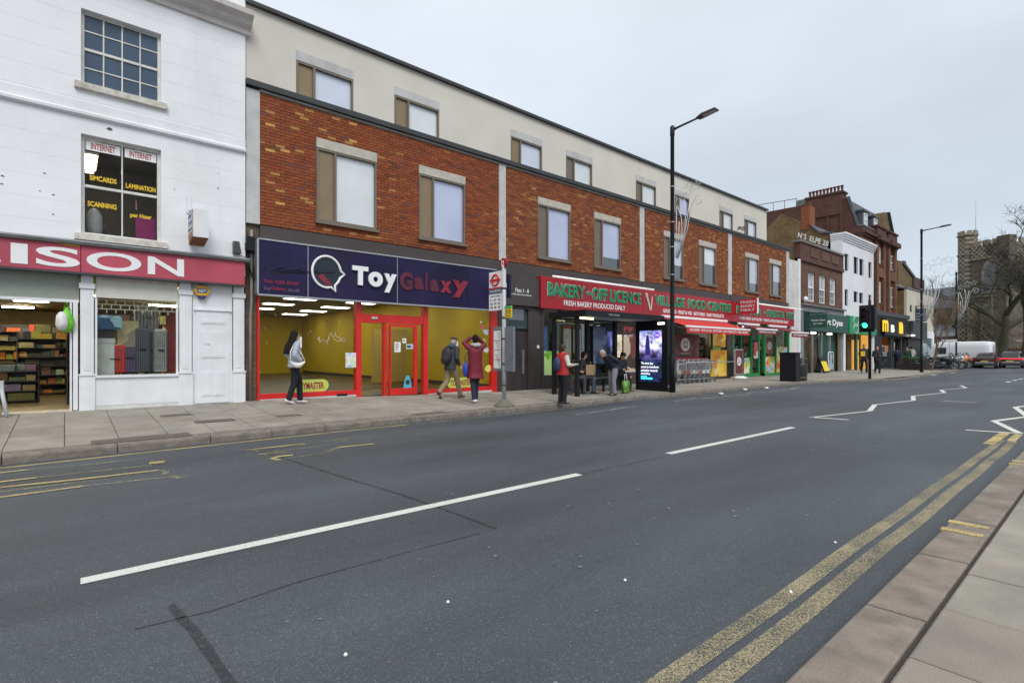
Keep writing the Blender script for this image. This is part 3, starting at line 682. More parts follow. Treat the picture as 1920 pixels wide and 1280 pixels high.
def suitcase(label,x,y,z,lx,ly,lz,m,group='suitcases in the luggage window'):
    o=thing('suitcase',label,'suitcase',(x,y,z),group)
    b=MB().box(x-lx/2,x+lx/2,y-ly/2,y+ly/2,z+.05,z+lz).build('shell',m,o); bevel(b,.03,3)
    mb=MB(); [mb.box(x-lx/2+lx*(i+.5)/7-.006,x-lx/2+lx*(i+.5)/7+.006,y-ly/2-.008,y-ly/2+.002,z+.1,z+lz-.06) for i in range(7)]; mb.build('rib',mat('case_rib',(.04,.04,.045),.5),o); MB().box(x-lx*.22,x+lx*.22,y-ly/2-.03,y-ly/2-.005,z+lz*.52,z+lz*.55).build('side_grip',M_black,o)
    MB().tube([(x-lx*.25,y+ly*.2,z+lz-.02),(x-lx*.25,y+ly*.2,z+lz+.22),(x+lx*.25,y+ly*.2,z+lz+.22),(x+lx*.25,y+ly*.2,z+lz-.02)],.008).build('handle',M_galv,o)
    for a in (-1,1):
        w_=MB(); w_.tube([(x+a*lx*.35-.01,y-ly*.3,z+.028),(x+a*lx*.35+.01,y-ly*.3,z+.028)],.028,10); w_.build('wheel',M_black,o)
suitcase('bright red hard-shell suitcase in the shop window',wx(655),YW+.40,gz,.36,.22,.62,mat('case_red',(.60,.03,.02),.3,.05))
suitcase('purple soft suitcase beside the red one',wx(742),YW+.42,gz,.30,.22,.66,mat('case_purple',(.11,.07,.17),.6,.2,20))
suitcase('tall dark grey ribbed suitcase, third in the window',wx(812),YW+.40,gz,.26,.22,.98,mat('case_grey',(.09,.095,.11),.35,.1))
suitcase('grey black suitcase behind the patterned one',wx(868),YW+.55,gz,.24,.2,.95,mat('case_dgrey',(.16,.165,.17),.4,.2,20))
suitcase('light patterned suitcase at the right of the display',wx(915),YW+.38,gz,.24,.2,.96,patch_mat('map_print',[(.5,.5,.47),(.18,.18,.18),(.35,.33,.3),(.6,.6,.56)],40))
suitcase('silver suitcase on a shelf at the back of the window',wx(848),YW+.75,gz+.9,.42,.22,.58,M_pale)
def poster(name,label,cat,x0,x1,z0,z1,Y,m,parent=None,writing=(),frame=None,group=None):
    o=thing(name,label,cat,((x0+x1)/2,Y,z0),group) if parent is None else None
    p=parent if parent is not None else o
    s_=MB().box(x0,x1,Y,Y+.006,z0,z1).build('sheet' if parent is None else name,m,p)
    for (t,a,b,zz,h,tm) in writing: text('lettering',t,x0+(x1-x0)*a,x0+(x1-x0)*b,z0+(z1-z0)*zz,h,Y-.002,tm,p,.002,.01)
    return o or s_
M_pb=patch_mat('blue_poster',[(.02,.10,.22),(.03,.14,.28),(.02,.07,.16),(.25,.45,.5)],5)
poster('window_poster','blue poster with a white container picture in the luggage window','poster',wx(540),wx(690),hz(210,617),hz(210,590),YW+.10,M_pb,writing=[('CREATE A LUGGAGE PARADISE',.05,.9,.82,.03,M_signwhite)])
poster('window_poster','beige card showing a suitcase behind the blue poster','poster',wx(668),wx(790),hz(240,650),hz(240,600),YW+.3,patch_mat('beige_card',[(.42,.34,.18),(.46,.37,.2),(.40,.32,.17),(.22,.19,.14)],3,w=.8))
poster('window_poster','tall dark red banner at the right end of the luggage window','poster',wx(945),wx(1003),.97,hz(320,575),YW+.35,mat('deep_red',(.16,.015,.015),.6,.3))
# items in doorway
o=thing('carrier_bag','lime green and white carrier bag hanging by the shop door','bag',(hx(124),YW-.1,1.9))
bx,bz0,bz1=hx(125),hz(124,623),hz(124,576)
MB().loft([[(bx+a*w_,YW-.05+b*d_,z) for a,b in ((-1,-.6),(0,-1),(1,-.6),(1,.6),(0,1),(-1,.6))] for w_,d_,z in ((.06,.03,bz0),(.10,.07,bz0+.10),(.11,.07,bz0+.22),(.07,.05,bz1-.13),(.015,.015,bz1))]).build('bag_body',mat('lime_plastic',(.16,.55,.03),.4,.2,15,.3),o)
MB().loft([[(bx-.07+a*w_,YW-.10+b*d_,z) for a,b in ((-1,-.6),(0,-1),(1,-.6),(1,.6),(0,1),(-1,.6))] for w_,d_,z in ((.06,.05,bz0+.04),(.09,.09,bz0+.15),(.08,.08,bz0+.3),(.03,.04,bz0+.38))]).build('white_bag',mat('white_plastic',(.7,.7,.68),.4,.1,15,.3),o)
MB().tube([(bx-.05,YW,bz1-.05),(bx,YW,bz1+.10),(bx+.05,YW,bz1-.05)],.008).build('handle',MATS['lime_plastic'],o)
o=thing('folded_sign','pale metal frame leaning at the left edge of the shop entrance','stand',(hx(6),YW-.25,BZ))
MB().tube([(hx(3),YW-.2,BZ+.55),(hx(16),YW-.35,BZ)],.03).tube([(hx(-6),YW-.2,BZ+.55),(hx(2),YW-.35,BZ)],.03).build('leg',M_pale,o); MB().box(hx(-8),hx(9),YW-.25,YW-.15,BZ+.45,BZ+.62).build('top_rail',M_pale,o)
# fascia sign
o=thing('fascia_sign','faded pink red shop fascia with large white letters ending ISON','sign',(1,YW-.2,zs0))
sx1=hx(460)
# the fascia slopes very slightly like the photographed one
pinkm=None
def pink():
    m=mat('faded_fascia',(.45,.065,.10),.5,.15,.7,0,dirt=.5,dirtcol=(.30,.06,.16)); return m
zt=hz(230,471); zb0=hz(230,519)
YS=YW-.22
for a,b in ((XL,fx(151.5,YS)-.004),(fx(151.5,YS)+.004,fx(459,YS))):
    bevel(MB().box(a,b,YS,YS+.2,zb0,zt).build('sign_panel',pink(),o),.006)
B('bottom_trim',M_char,o,XL,fx(460,YS),YS-.01,YS+.2,zb0-.035,zb0-.002)
MB().prism([(YS+.2,zt+.002),(YS-.06,zt+.002),(YS-.09,zt+.05),(YS-.05,zt+.085),(YS+.2,zt+.12)],'x',XL,fx(468,YS)).build('top_moulding',mat('lead_grey',(.20,.21,.22),.5,.2,5,.1,dirt=.5,dirtcol=(.08,.08,.08)),o)
for s_,a,b in (('A',-30,2),('I',20,52),('S',67,150),('O',162,265),('N',277,345)):
    xa,xb=fx(a,YS),fx(b,YS); h=(zt-zb0)*.70
    if s_=='I': MB().box(xa,xb,YS-.008,YS,zb0+.14*(zt-zb0),zb0+.14*(zt-zb0)+h).build('letter',M_signwhite,o)
    else: text('letter',s_,xa,xb,zb0+.14*(zt-zb0),h,YS-.001,M_signwhite,o,.008,.02)
MB().prism([(fx(100,YS),zt-.003),(fx(150,YS),zt-.003),(fx(150,YS),zt-.035),(fx(125,YS),zt-.03)],'y',YS-.004,YS-.001).build('torn_corner',mat('torn_orange',(.65,.35,.04),.7),o)
# projecting sign box
X0=hx(352); z0_,z1_=hz(355,463),hz(355,402)
o=thing('projecting_sign','weathered white box sign with blue lettering on a bracket above the pink fascia','sign',(X0,YW,z0_))
yb0,yb1=YW-.62,YW-.12
xw=.28
bx_=MB().box(X0,X0+xw,yb0,yb1,z0_+.12,z1_).build('sign_box',M_wpaint,o)
MB().prism([(yb0,z0_+.118),(yb1,z0_+.118),(yb1,z0_+.02)],'x',X0,X0+xw).build('rusty_underside',mat('rust',(.28,.12,.06),.9,.3,10),o)
MB().box(X0-.012,X0-.001,yb0+.02,yb1-.02,z0_+.13,z1_-.02).build('sign_face',mat('sign_face_brown',(.38,.22,.15),.7,.25,10),o)
for i,(t,tm) in enumerate([('INTERNET',(.05,.10,.35)),('TEL. 020 8441',(.05,.10,.35)),('OPEN 7 DAYS',(.05,.06,.15))]):
    zz=z1_-.16-i*.14
    MB().box(X0-.016,X0-.013,yb0+.03,yb1-.03,zz-.02,zz+.10).build('stripe',M_signwhite,o)
    text_mesh(t,(X0-.017,yb1-.05,zz),(0,-1,0),ZA,yb1-yb0-.1,.075,.002,.01).build('lettering',mat('tx%d'%i,tm,.6),o)
MB().box(X0-.03,X0+.06,YW-.03,YW-.006,z1_+.02,z1_+.42).tube([(X0+.02,YW-.02,z1_+.1),(X0+.02,YW-.3,z1_+.02)],.015).tube([(X0+.05,YW-.01,z0_+.05),(X0+.05,YW-.2,z0_+.1)],.02).build('bracket',M_wpaint,o)
# alarm box
ax,az=fp(379,545,YW-.1)
o=thing('alarm_box','yellow hexagonal alarm box with a blue ADT panel below the pink fascia','alarm box',(ax,YW-.1,az))
P=[(ax+.165*math.cos(math.pi*k/3),az+.125*math.sin(math.pi*k/3)) for k in range(6)]
bevel(MB().prism(P,'y',YW-.10,YW-.01).build('casing',mat('alarm_yellow',(.70,.38,.02),.4,.06),o),.01)
MB().prism([(ax-.09,az-.10),(ax+.09,az-.10),(ax+.055,az-.17),(ax-.055,az-.17)],'y',YW-.095,YW-.01).build('strobe',mat('alarm_blue',(.03,.04,.12),.3),o)
MB().box(ax-.09,ax+.09,YW-.108,YW-.101,az-.045,az+.045).build('badge',mat('badge_blue',(.02,.08,.25),.4),o)
text('lettering','ADT',ax-.075,ax+.075,az-.03,.06,YW-.109,M_signwhite,o,.003,.02)
# cctv/junction boxes and downpipe between the buildings
ax,az=fp(444,464,YW-.1)
o=thing('wall_speaker','dark grey tapered box fixed to the white wall beside the fascia end','box',(ax,YW-.1,az))
MB().prism([(ax-.07,az+.13),(ax+.04,az+.13),(ax+.08,az-.13),(ax-.07,az-.13)],'y',YW-.16,YW-.01).build('casing',M_char,o); MB().tube([(ax,YW-.05,az-.13),(ax+.2,YW-.05,az-.2),(ax+.3,YW-.06,az-.5)],.008,5).build('cable',M_black,o)
# ================= LONG BRICK BLOCK =================
YF=13.0
blk=thing('brick_shop_block','long orange-red brick block with cream top storey and flat dark roof edge above the shops','building',(18,YF,.2))
LZ0,LZ1=7.44,7.62; RZ=9.35; BB=4.36; BE=32.48
piers=[(3.13,3.42),(10.55,10.83),(18.04,18.35),(25.47,25.84),(32.48,32.86)]
# windows: (outer left px, right px, lintel top v at left)
BW=[(592.7,706,257.6,404,0),(785,871.6,308,436.6,0),(1008,1069,368.8,474,1),(1113.4,1163.4,396.6,491.9,1),(1243.8,1281,431,514.7,1),(1309.7,1342,449,525.6,1),(1396.6,1422,471.6,539.7,1),(1442,1464.4,484,547.5,1)]
CW=[(555.7,663,94),(740,824,161),(958.4,1017,241),(1062,1111,278.8),(1193,1230.6,327),(1266,1293,355),(1349.4,1374.4,384),(1396,1418.8,401)]
bw=[(fx(a),fx(b),fz(a,d),fz(a,c_)) for a,b,c_,d,k in BW]
cw=[(fx(a),fx(b),LZ1,fz(a,c_)) for a,b,c_ in CW]
bw=[(a,b,4.63,6.72) for a,b,c_,d in bw]; ztc=sum(q[3] for q in cw)/8
cw=[(a,b,c_,ztc) for a,b,c_,d in cw]
M_mortar=mat('mortar',(.15,.085,.055),.95,.2,10,.3)
M_brick=mat('brick_clay',(.3,.1,.05),.9,.16,14,.6,60,vcol=True)
wall('brick_backing',M_mortar,blk,3.42,32.48,BB,LZ0,YF+.012,YF+.25,bw)
for a,b in piers:
    MB().box(a,b,YF-.02,YF+.24,(BB if a>3.2 else BB-.0),LZ0).build('concrete_pier',M_conc,blk)
MB().box(3.12,32.95,YF-.10,YF+.3,LZ1-.13,LZ1).build('ledge',M_dark,blk)
MB().box(3.42,32.48,YF-.0,YF+.25,LZ0,LZ1-.131).build('ledge_bed',M_conc,blk)
CE=fx(1438,YF)
wall('render_wall',M_cream,blk,3.12,CE,LZ1,RZ,YF+.02,YF+.25,cw)
MB().box(CE-.3,CE,YF+.25,YF+12,LZ1,RZ).box(3.12,3.4,YF+.25,YF+12,LZ1,RZ).build('end_wall',M_cream,blk)
MB().box(3.1,CE+.05,YF-.08,YF+12,RZ,RZ+.085).build('roof_edge',M_dark,blk)
MB().box(10.7,32.48,YF+4.1,YF+12,0,LZ0-.05).box(3.42,10.7,YF+.5,YF+12,3.6,LZ0-.05).box(CE,32.86,YF+.25,YF+12,LZ0-.03,LZ0+.12).box(32.6,32.86,YF+.25,YF+12,0,LZ0-.04).build('rear_block',brick_mat('stock_brick',(.22,.15,.075),(.16,.10,.05),(.13,.11,.09)),blk)
# bricks
random.seed(3)
def bcol(x,z):
    t=random.random(); yb=.02 if x<10.6 else .075
    base=[(.25,.060,.020),(.27,.068,.022),(.29,.078,.024),(.235,.054,.020),(.26,.070,.026),(.31,.086,.026)]
    if x>10.8: base=[(.245,.068,.024),(.265,.076,.026),(.285,.088,.03),(.225,.06,.022),(.30,.10,.032),(.255,.073,.027)]
    if t<yb*(.3+1.4*(math.sin(x*1.1)*math.sin(z*2.3+x)>0)): return random.choice([(.34,.15,.045),(.40,.195,.06),(.31,.125,.04)])
    if t>.95: return (.15,.045,.026)
    if t>.90: return (.18,.058,.035)
    k=random.uniform(.80,1.04); c=random.choice(base); return tuple(q*k for q in c)
bk=[]; BL,BH=.225,.075
holes=[(a-.004,b+.004,c_-.04,d+.004) for a,b,c_,d in bw]
for (a,pa),(b,pb) in zip(piers,piers[1:]):
    x0,x1=pa+.005,b-.005; r_=0; z=BB+.005
    while z<LZ0-.04:
        x=x0-(.1125 if r_%2 else 0)
        while x<x1:
            rr=rect_minus((max(x,x0)+.005,min(x+BL,x1)-.005,z+.005,min(z+BH,LZ0-.035)-.005),holes)
            for q in rr:
                if q[1]-q[0]>.02 and q[3]-q[2]>.015: bk.append((q,abs(q[1]-q[0]-BL+.01)<1e-4 and abs(q[3]-q[2]-BH+.01)<1e-4))
            x+=BL
        z+=BH; r_+=1
full=sorted([i for i,(q,f) in enumerate(bk) if f],key=lambda i:bk[i][0][0])[:296]; fs_=set(full)
protos=[]
for i in range(14):
    c=bcol(5,5) if i else (.55,.30,.08)
    protos.append(MB().box(0,BL-.01,-.012,.02,0,BH-.01,c=c,skip=('k',)).mesh('brick',M_brick))
mb=MB()
for i,(q,f) in enumerate(bk):
    p=random.uniform(.002,.012)
    if i in fs_:
        o=link('brick',random.choice(protos[1:]) if random.random()>.02 else protos[0],blk)
        o.location=Vector((q[0],YF+.006-p*.5,q[2]))-blk.location
    else: mb.box(q[0],q[1],YF-p,YF+.014,q[2],q[3],c=bcol(q[0],q[2]),skip=('k',))
tag(mb.build('brickwork',M_brick,blk),kind='stuff')
# composite windows
def pane_mat(name,c,sp=.9):
    m=mat(name,c,.03,.10,.9,.015,1.2,spec=sp,coat=1.0); return m
PM=[pane_mat('pane_blind_sky',(.66,.70,.72)),pane_mat('pane_lilac_sky',(.46,.50,.68)),pane_mat('pane_pale_sky',(.58,.63,.74)),pane_mat('pane_bluegrey_sky',(.46,.50,.58))]  # opaque panes: the sky's reflection is painted into these pale base colours
M_panedark=pane_mat('pane_dark',(.05,.06,.07))
def cwin(w_,Y,top,dark,pm,sillon=True,split=.30,low=0):
    x0,x1,z0,z1=w_; wd=x1-x0; lt=.235
    o=MB()
    fz0,fz1=z0+(.045 if sillon else 0),z1-lt-.002
    t=.05; xm=x0+wd*split
    o.box(x0+.002,x0+t,Y-.03,Y+.1,fz0,fz1).box(x1-t,x1-.002,Y-.03,Y+.1,fz0,fz1).box(x0+t,x1-t,Y-.03,Y+.1,fz1-t,fz1).box(x0+t,x1-t,Y-.03,Y+.1,fz0,fz0+t).box(xm-t*.6,xm+t*.6,Y-.028,Y+.09,fz0+t,fz1-t)
    f=o.build('window',M_bronze,blk)
    B('lintel',M_lintel if top else M_conc,f,x0,x1,Y-.04,Y+.2,z1-lt,z1)
    B('side_panel',M_panel if not dark else M_bronze,f,x0+t,xm-t*.6,Y+.02,Y+.06,fz0+t,fz1-t)
    xa,xb=xm+t*.6,x1-t; tl=random.uniform(-.006,.006)
    zs=fz0+t+(fz1-fz0-2*t)*low
    if low: MB().add([(xa,Y+.05,fz0+t),(xb,Y+.05,fz0+t),(xb,Y+.05,zs),(xa,Y+.05,zs)],[(0,1,2,3)]).build('dark_lower_pane',M_panedark,f)
    MB().add([(xa,Y+.05+tl,zs),(xb,Y+.05-tl,zs),(xb,Y+.05,fz1-t),(xa,Y+.05,fz1-t)],[(0,1,2,3)]).build('pane',pm,f)
    if sillon: B('sill',M_bronze,f,x0-.04,x1+.04,Y-.10,Y-.031,z0-.035,z0+.03)
lows=[0,0,.0,.22,.35,.55,.25,.45]
for i,q in enumerate(bw): cwin(q,YF+.01,True,i>1,PM[[0,1,1,1,2,0,3,3][i]],low=lows[i])
for i,q in enumerate(cw): cwin(q,YF+.04,False,i>2,PM[[2,0,2,0,0,1,0,2][i]],sillon=False)
# roof outlines reflected clutter on one pane: wrought shapes are skipped
# brown cladding band behind / above the signs
bd=[]
MB().box(3.42,32.48,YF-.03,YF+.1,3.05,BB-.02).build('cladding_band',M_band,blk)
for a in (10.69,18.19,25.65): MB().box(a-.012,a+.012,YF-.036,YF-.031,3.95,BB-.03).build('cladding_joint',M_black,blk)
MB().box(3.13,3.43,YF+.06,YF+.25,.2,BB).build('side_pier',brick_mat('stained_brick',(.16,.12,.07),(.11,.08,.05),(.10,.08,.06)),blk)
o=MB().tube([(3.22,YF-.02,.3),(3.22,YF-.02,2.2),(3.24,YF-.02,2.6),(3.24,YF-.02,4.2)],.035,8).build('downpipe',mat('pipe_grey',(.22,.22,.21),.6),blk)
ax,az=fp(467,452,YF-.05)
o=thing('cable_box','black cable boxes on the brown pier between the white shop and the brick block','box',(ax,YF,az))
MB().box(ax-.07,ax+.10,YF-.12,YF-.02,az-.22,az+.10).box(ax-.09,ax+.0,YF-.10,YF-.02,az-.22,az-.05).box(ax+.11,ax+.2,YF-.1,YF-.04,az-.05,az+.07).build('casing',M_black,o)
for k in range(5):
    MB().tube([(ax+.02*k,YF-.06,az-.22),(ax+.05*k-.1,YF-.13,az-.5-.08*k),(ax+.1,YF-.08,az-.9),(ax+.18,YF-.25,az-.75),(ax+.3+.4*k,YF-.28,az-.55)],.007,5).build('cable',M_black,o)
# ---- toy shop front ----
XT0,XT1=3.42,10.45
fr_=[(3.32,fx(486),'l')]
m1=(fx(666.5),fx(676)); m2=(fx(793),fx(801)); mr_=(fx(921),fx(930)); ml=(3.36,fx(485.5))
zsb=2.78
tb=fz(700,589); ts=fz(680,604)
for a,b in (ml,m1,m2,mr_): MB().box(a,b,YF-.06,YF+.12,zb(a)-.02,zsb+.02).build('shop_post',M_red,blk)
for (a,b) in ((ml[1],m1[0]),(m2[1],mr_[0])): 
    B('bottom_rail',M_red,blk,a,b,YF-.04,YF+.12,zb(a)-.05,zb(a)+.14); B('top_rail',M_red,blk,a,b,YF-.03,YF+.1,zsb-.03,zsb+.02)
    MB().add([(a,YF+.04,zb(a)+.13),(b,YF+.04,zb(a)+.13),(b,YF+.042,zsb),(a,YF+.042,zsb)],[(0,1,2,3)]).build('shop_pane',M_glass,blk)
    MB().box(a,b,YF-.045,YF-.041,zb(a)-.04,zb(a)+.02).build('white_skirt',M_conc,blk)
MB().box(fx(630),fx(650),YF-.046,YF-.041,zb(5)+.03,zb(5)+.09).build('vent',M_black,blk)
B('transom',M_red,blk,m1[1],m2[0],YF-.04,YF+.1,ts,tb)
B('sensor',M_pale,blk,fx(695),fx(706),YF-.07,YF-.041,tb-.13,tb-.07)
MB().add([(m1[1],YF+.04,tb),(m2[0],YF+.04,tb),(m2[0],YF+.042,zsb),(m1[1],YF+.042,zsb)],[(0,1,2,3)]).build('fanlight',M_glass,blk)
d0,d1=fx(732),fx(786); zbb=zb(7.2)+.02
dr=MB().box(fx(719),fx(725),YF-.02,YF+.1,zbb-.02,ts).box(fx(729),d0,YF-.05,YF+.02,zbb,ts-.02).box(fx(775),fx(781),YF-.05,YF+.02,zbb,ts-.02).box(d0,fx(775),YF-.048,YF+.02,zbb,zbb+.18).box(d0,fx(775),YF-.048,YF+.02,ts-.09,ts-.02).build('sliding_door',M_red,blk)
MB().add([(d0,YF,zbb+.18),(fx(775),YF,zbb+.18),(fx(775),YF,ts-.09),(d0,YF,ts-.09)],[(0,1,2,3)]).build('pane',M_glass,dr)
MB().add([(fx(781),YF+.05,zbb),(m2[0],YF+.05,zbb),(m2[0],YF+.05,ts),(fx(781),YF+.05,ts)],[(0,1,2,3)]).build('side_light',M_glass,blk)
# room
ry1=31
M_carpet=patch_mat('shop_carpet',[(.05,.035,.02),(.10,.06,.02),(.04,.05,.05),(.16,.10,.03),(.05,.04,.03)],1.6,stretch=(.35,1,1))
B('toy_shop_floor',M_carpet,blk,3.43,10.5,YF+.13,ry1,.0,.255)
B('toy_shop_ceiling',mat('toy_ceiling',(.30,.27,.15),.8,.1),blk,3.43,10.5,YF+.13,ry1,3.42,3.5)
MB().box(3.2,3.43,YF+.25,ry1,.25,3.42).box(10.46,10.54,YF+.13,ry1,.1,3.42).box(3.2,10.54,ry1,ry1+.1,.25,3.42).build('toy_shop_wall',M_yel,blk)
B('partition',mat('pale_partition',(.55,.42,.12),.6,.05),blk,8.9,10.3,YF+5.5,YF+5.7,.26,2.3)
B('skirting',M_char,blk,10.43,10.459,YF+.13,ry1-.1,.256,.38)
mb=MB(); gr=MB()
lp=[]
for i in range(3):
    for j in range(6):
        x=4.3+2.4*i; y=14.6+2.7*j; lp.append((x,y))
for k,(x,y) in enumerate(lp):
    o=thing('ceiling_light','lit ceiling panel of the yellow shop, %s column, %s row from the glass'%(['left','middle','right'][k//6],['first','second','third','fourth','fifth','last'][k%6]),'light',(x,y,3.4),'ceiling light panels of the yellow shop')
    MB().box(x-.55,x+.55,y-.27,y+.27,3.39,3.405).build('diffuser',M_cpan,o); MB().box(x-.58,x+.58,y-.3,y+.3,3.406,3.419).build('frame',M_signwhite,o)
# window notices
for (u0,u1,v0,v1,lab,m) in [(559,566.5,652,631,'white notice taped on the big left yellow-shop window',M_signwhite),(739,750.5,660,641,'white notice on the sliding glass door',M_signwhite),(754,761,643,634,'small upper white notice on the sliding door',M_signwhite),(761,774,654,645,'small blue white card on the sliding door',mat('cardb',(.45,.6,.7),.5)),(851,859.5,658,640,'white notice on the right yellow-shop window',M_signwhite)]:
    a,b=fx(u0),fx(u1); z0,z1=fz(u0,v0),fz(u0,v1); yy=YF+.025 if 'door' not in lab else YF-.02
    o=thing('paper_notice',lab,'notice',(a,yy,z0),'notices on the yellow shop windows'); MB().box(a,b,yy,yy+.004,z0,z1).build('sheet',m,o)
    mb=MB()
    for q in range(8): mb.box(a+.03,b-random.uniform(.03,.1),yy-.002,yy-.001,z1-.05-(z1-z0-.08)*q/8,z1-.04-(z1-z0-.08)*q/8)
    mb.build('printed_lines',M_char,o)
a,b,z0,z1=fx(646),fx(665.5),fz(646,689),fz(646,661)
poster('window_poster','pastel map-like poster at the right edge of the big yellow-shop window','poster',a,b,z0,z1,YF-.066,patch_mat('pastel_map',[(.65,.68,.8),(.75,.78,.75),(.55,.72,.45),(.8,.7,.75),(.4,.55,.75)],9))
M_lime=mat('lime_sticker',(.50,.60,.10),.45,.1); M_mar=mat('maroon_letter',(.33,.02,.05),.5)
for u0,u1,lab in ((545,617,'green lime oval TOYMASTER sticker at the bottom of the left window'),(839,890,'green TOYMASTER sticker at the bottom of the right window')):
    a,b=fx(u0),fx(u1); z0=zb(a)+.155; h=.30
    o=thing('window_sticker',lab,'sticker',(a,YF,z0))
    n_=8; P=[(b-h/2+h/2*math.sin(math.pi*k/n_),z0+h/2-h/2*math.cos(math.pi*k/n_)) for k in range(n_+1)]+[(a+h/2-h/2*math.sin(math.pi*k/n_),z0+h/2+h/2*math.cos(math.pi*k/n_)) for k in range(n_+1)]
    MB().prism(P,'y',YF+.02,YF+.03).build('backing',M_lime,o)
    text('lettering','TOYMASTER',a+.12,b-.12,z0+.065,.17,YF+.019,M_mar,o,.004,.03)
# blue shape on door, stickers right window
a,b,z0,z1=fx(756),fx(772),fz(756,729),fz(756,704)
o=thing('window_sticker','light blue bag-shaped sticker low on the sliding door','sticker',(a,YF,z0)); MB().prism([(a,z0),(b,z0),(b-.04,z1-.1),(.5*(a+b)+.06,z1-.08),(.5*(a+b)+.05,z1),(.5*(a+b)-.05,z1),(.5*(a+b)-.06,z1-.08),(a+.04,z1-.1)],'y',YF-.012,YF-.006).build('sheet',mat('sky_blue',(.10,.42,.60),.5,.1),o)
MB().disc(((a+b)/2,YF-.013,(z0+z1)/2),XA,ZA,.07).build('emblem',M_char,o)
for i,(u,v,r_,cc) in enumerate([(906,612,.09,(.5,.1,.12)),(912,622,.12,(.35,.5,.55)),(908,640,.11,(.30,.5,.12)),(913,656,.10,(.6,.62,.6)),(917,690,.14,(.75,.72,.2)),(903,603,.05,(.7,.7,.5))]):
    X,z=fp(u,v,YF)
    o=thing('window_sticker',['small red topmost sticker on the right yellow-shop window','blue white sticker under the red one on the right window','green sticker in the middle of the sticker column, right window','white green round sticker above the yellow one, right window','yellow sticker with black mark low on the right window','tiny pale sticker at the top of the right window column'][i],'sticker',(X,YF,z))
    k=9; MB().add([(X+r_*random.uniform(.7,1.3)*math.cos(6.28*j/k),YF+.03,z+r_*random.uniform(.6,1)*math.sin(6.28*j/k)) for j in range(k)],[tuple(range(k))]).build('print',mat('stk%d'%i,cc,.5,.4,30),o)
# scribbled marker writing on glass
def scrib(pts,wd=.0045): 
    return MB().tube([(fx(u),YF+.03,fz(u,v)) for u,v in pts],wd,4)
o=thing('marker_writing','white handwritten scribble on the big yellow-shop window','writing',(fx(610),YF,1.9))
for P in ([(597,632),(601,640),(599,642)],[(600,631),(598,636),(604,641),(606,634),(609,642),(611,636),(614,644)],[(618,630),(613,647)],[(619,625),(619,630)],[(621,623),(626,632),(630,627),(633,633),(638,630),(641,637),(645,632),(648,639)],[(626,634),(633,640),(640,637),(647,640)]): scrib(P).build('stroke',M_signwhite,o)
mb=MB()
for i in range(14):
    u,v=random.uniform(495,640),random.uniform(575,660) if i<20 else random.uniform(610,700); X,z=fp(u,v,YF); mb.tube([(X,YF+.03,z),(X+random.uniform(-.05,.05),YF+.03,z-random.uniform(.02,.07))],.004,4)
tag(mb.build('glass_marks',M_signwhite,blk),kind='stuff')
# toy sign
YS=YF-.26
o=thing('fascia_sign','long dark purple shop sign with a white bubble logo and the word Toy in white','sign',(7,YS,2.8))
z0,z1=fz(700,565,YS),fz(700,477,YS); tx0,tx1=fx(485,YS),fx(930,YS)
cuts=[tx0,fx(577.5,YS),fx(745,YS),fx(877,YS),tx1]
for a,b in zip(cuts,cuts[1:]): B('sign_panel',M_navy,o,a+.006,b-.006,YS,YS+.2,z0,z1)
B('top_trim',M_galv,o,tx0-.02,tx1+.01,YS-.02,YS+.2,z1+.002,z1+.035)
B('bottom_trim',M_galv,o,tx0-.02,tx1+.01,YS-.02,YS+.2,z0-.04,z0-.002)
B('side_trim',M_galv,o,tx0-.04,tx0,YS-.02,YS+.2,z0,z1)
for c_ in cuts[1:3]: B('panel_joint',M_galv,o,c_-.008,c_+.008,YS-.006,YS,z0,z1)
hh=z1-z0
cx_,cz_=fp(612,510,YS); rx=.5*(fx(637,YS)-fx(583.5,YS)); rz=.385
L_=[]
for k in range(40):
    a=2*math.pi*k/40; r_=1.0
    x_,z_=rx*math.cos(a),rz*math.sin(a)
    L_.append((cx_+x_,z_+cz_,a))
pts=[]
for x_,z_,a in L_:
    d=math.degrees(a)
    if 350<=d or d<=8: 
        if d==0 or d>=359: pts.append((x_+.10,z_-.02))
        continue
    if 296<=d<=304: pts.append((x_+.06,z_-.13)); continue
    pts.append((x_,z_))
P3=[(x_,YS-.02,z_) for x_,z_ in pts]
MB().tube(P3,.03,8,closed=True).build('logo_outline',M_signwhite,o)
MB().add([(x_,YS-.004,z_) for x_,z_ in pts],[tuple(range(len(pts)))]).build('logo_ground',mat('logo_dark',(.012,.02,.035),.3,.3,3),o)
MB().prism([(cx_-.22,cz_-.12),(cx_-.1,cz_-.05),(cx_+.05,cz_-.2),(cx_+.15,cz_-.33),(cx_+.02,cz_-.34)],'y',YS-.012,YS-.006).build('logo_mark',mat('dull_red',(.22,.02,.04),.5,.3,6),o)
text('letter','T',fx(659.5,YS),fx(689,YS),fz(676,535,YS),.485,YS-.01,M_signwhite,o,.05,.05)
text('letter','o',fx(689.5,YS),fx(716,YS),fz(704,538,YS),.39,YS-.01,M_signwhite,o,.05,.05)
text('letter','y',fx(719,YS),fx(742,YS),fz(730,549,YS),.50,YS-.01,M_signwhite,o,.05,.05)
for s_,a,b,c_,hh_ in (('G',749,773,544,.50),('a',776,794,543,.34),('l',797,801,545,.50),('a',805,822,547,.34),('x',825,846,549,.34),('y',848,878,558,.50)):
    text('letter',s_,fx(a,YS),fx(b,YS),fz((a+b)/2,c_,YS),hh_,YS-.01,mat('faded_red_letter' if a<820 else 'red_letter',(.10,.010,.03) if a<820 else (.26,.012,.035),.5,.3,3),o,.012,.06)
text('lettering','Toy',fx(494,YS),fx(507,YS),fz(500,545,YS),.10,YS-.002,mat('dim_mauve',(.12,.09,.13),.5),o,.003,.02)
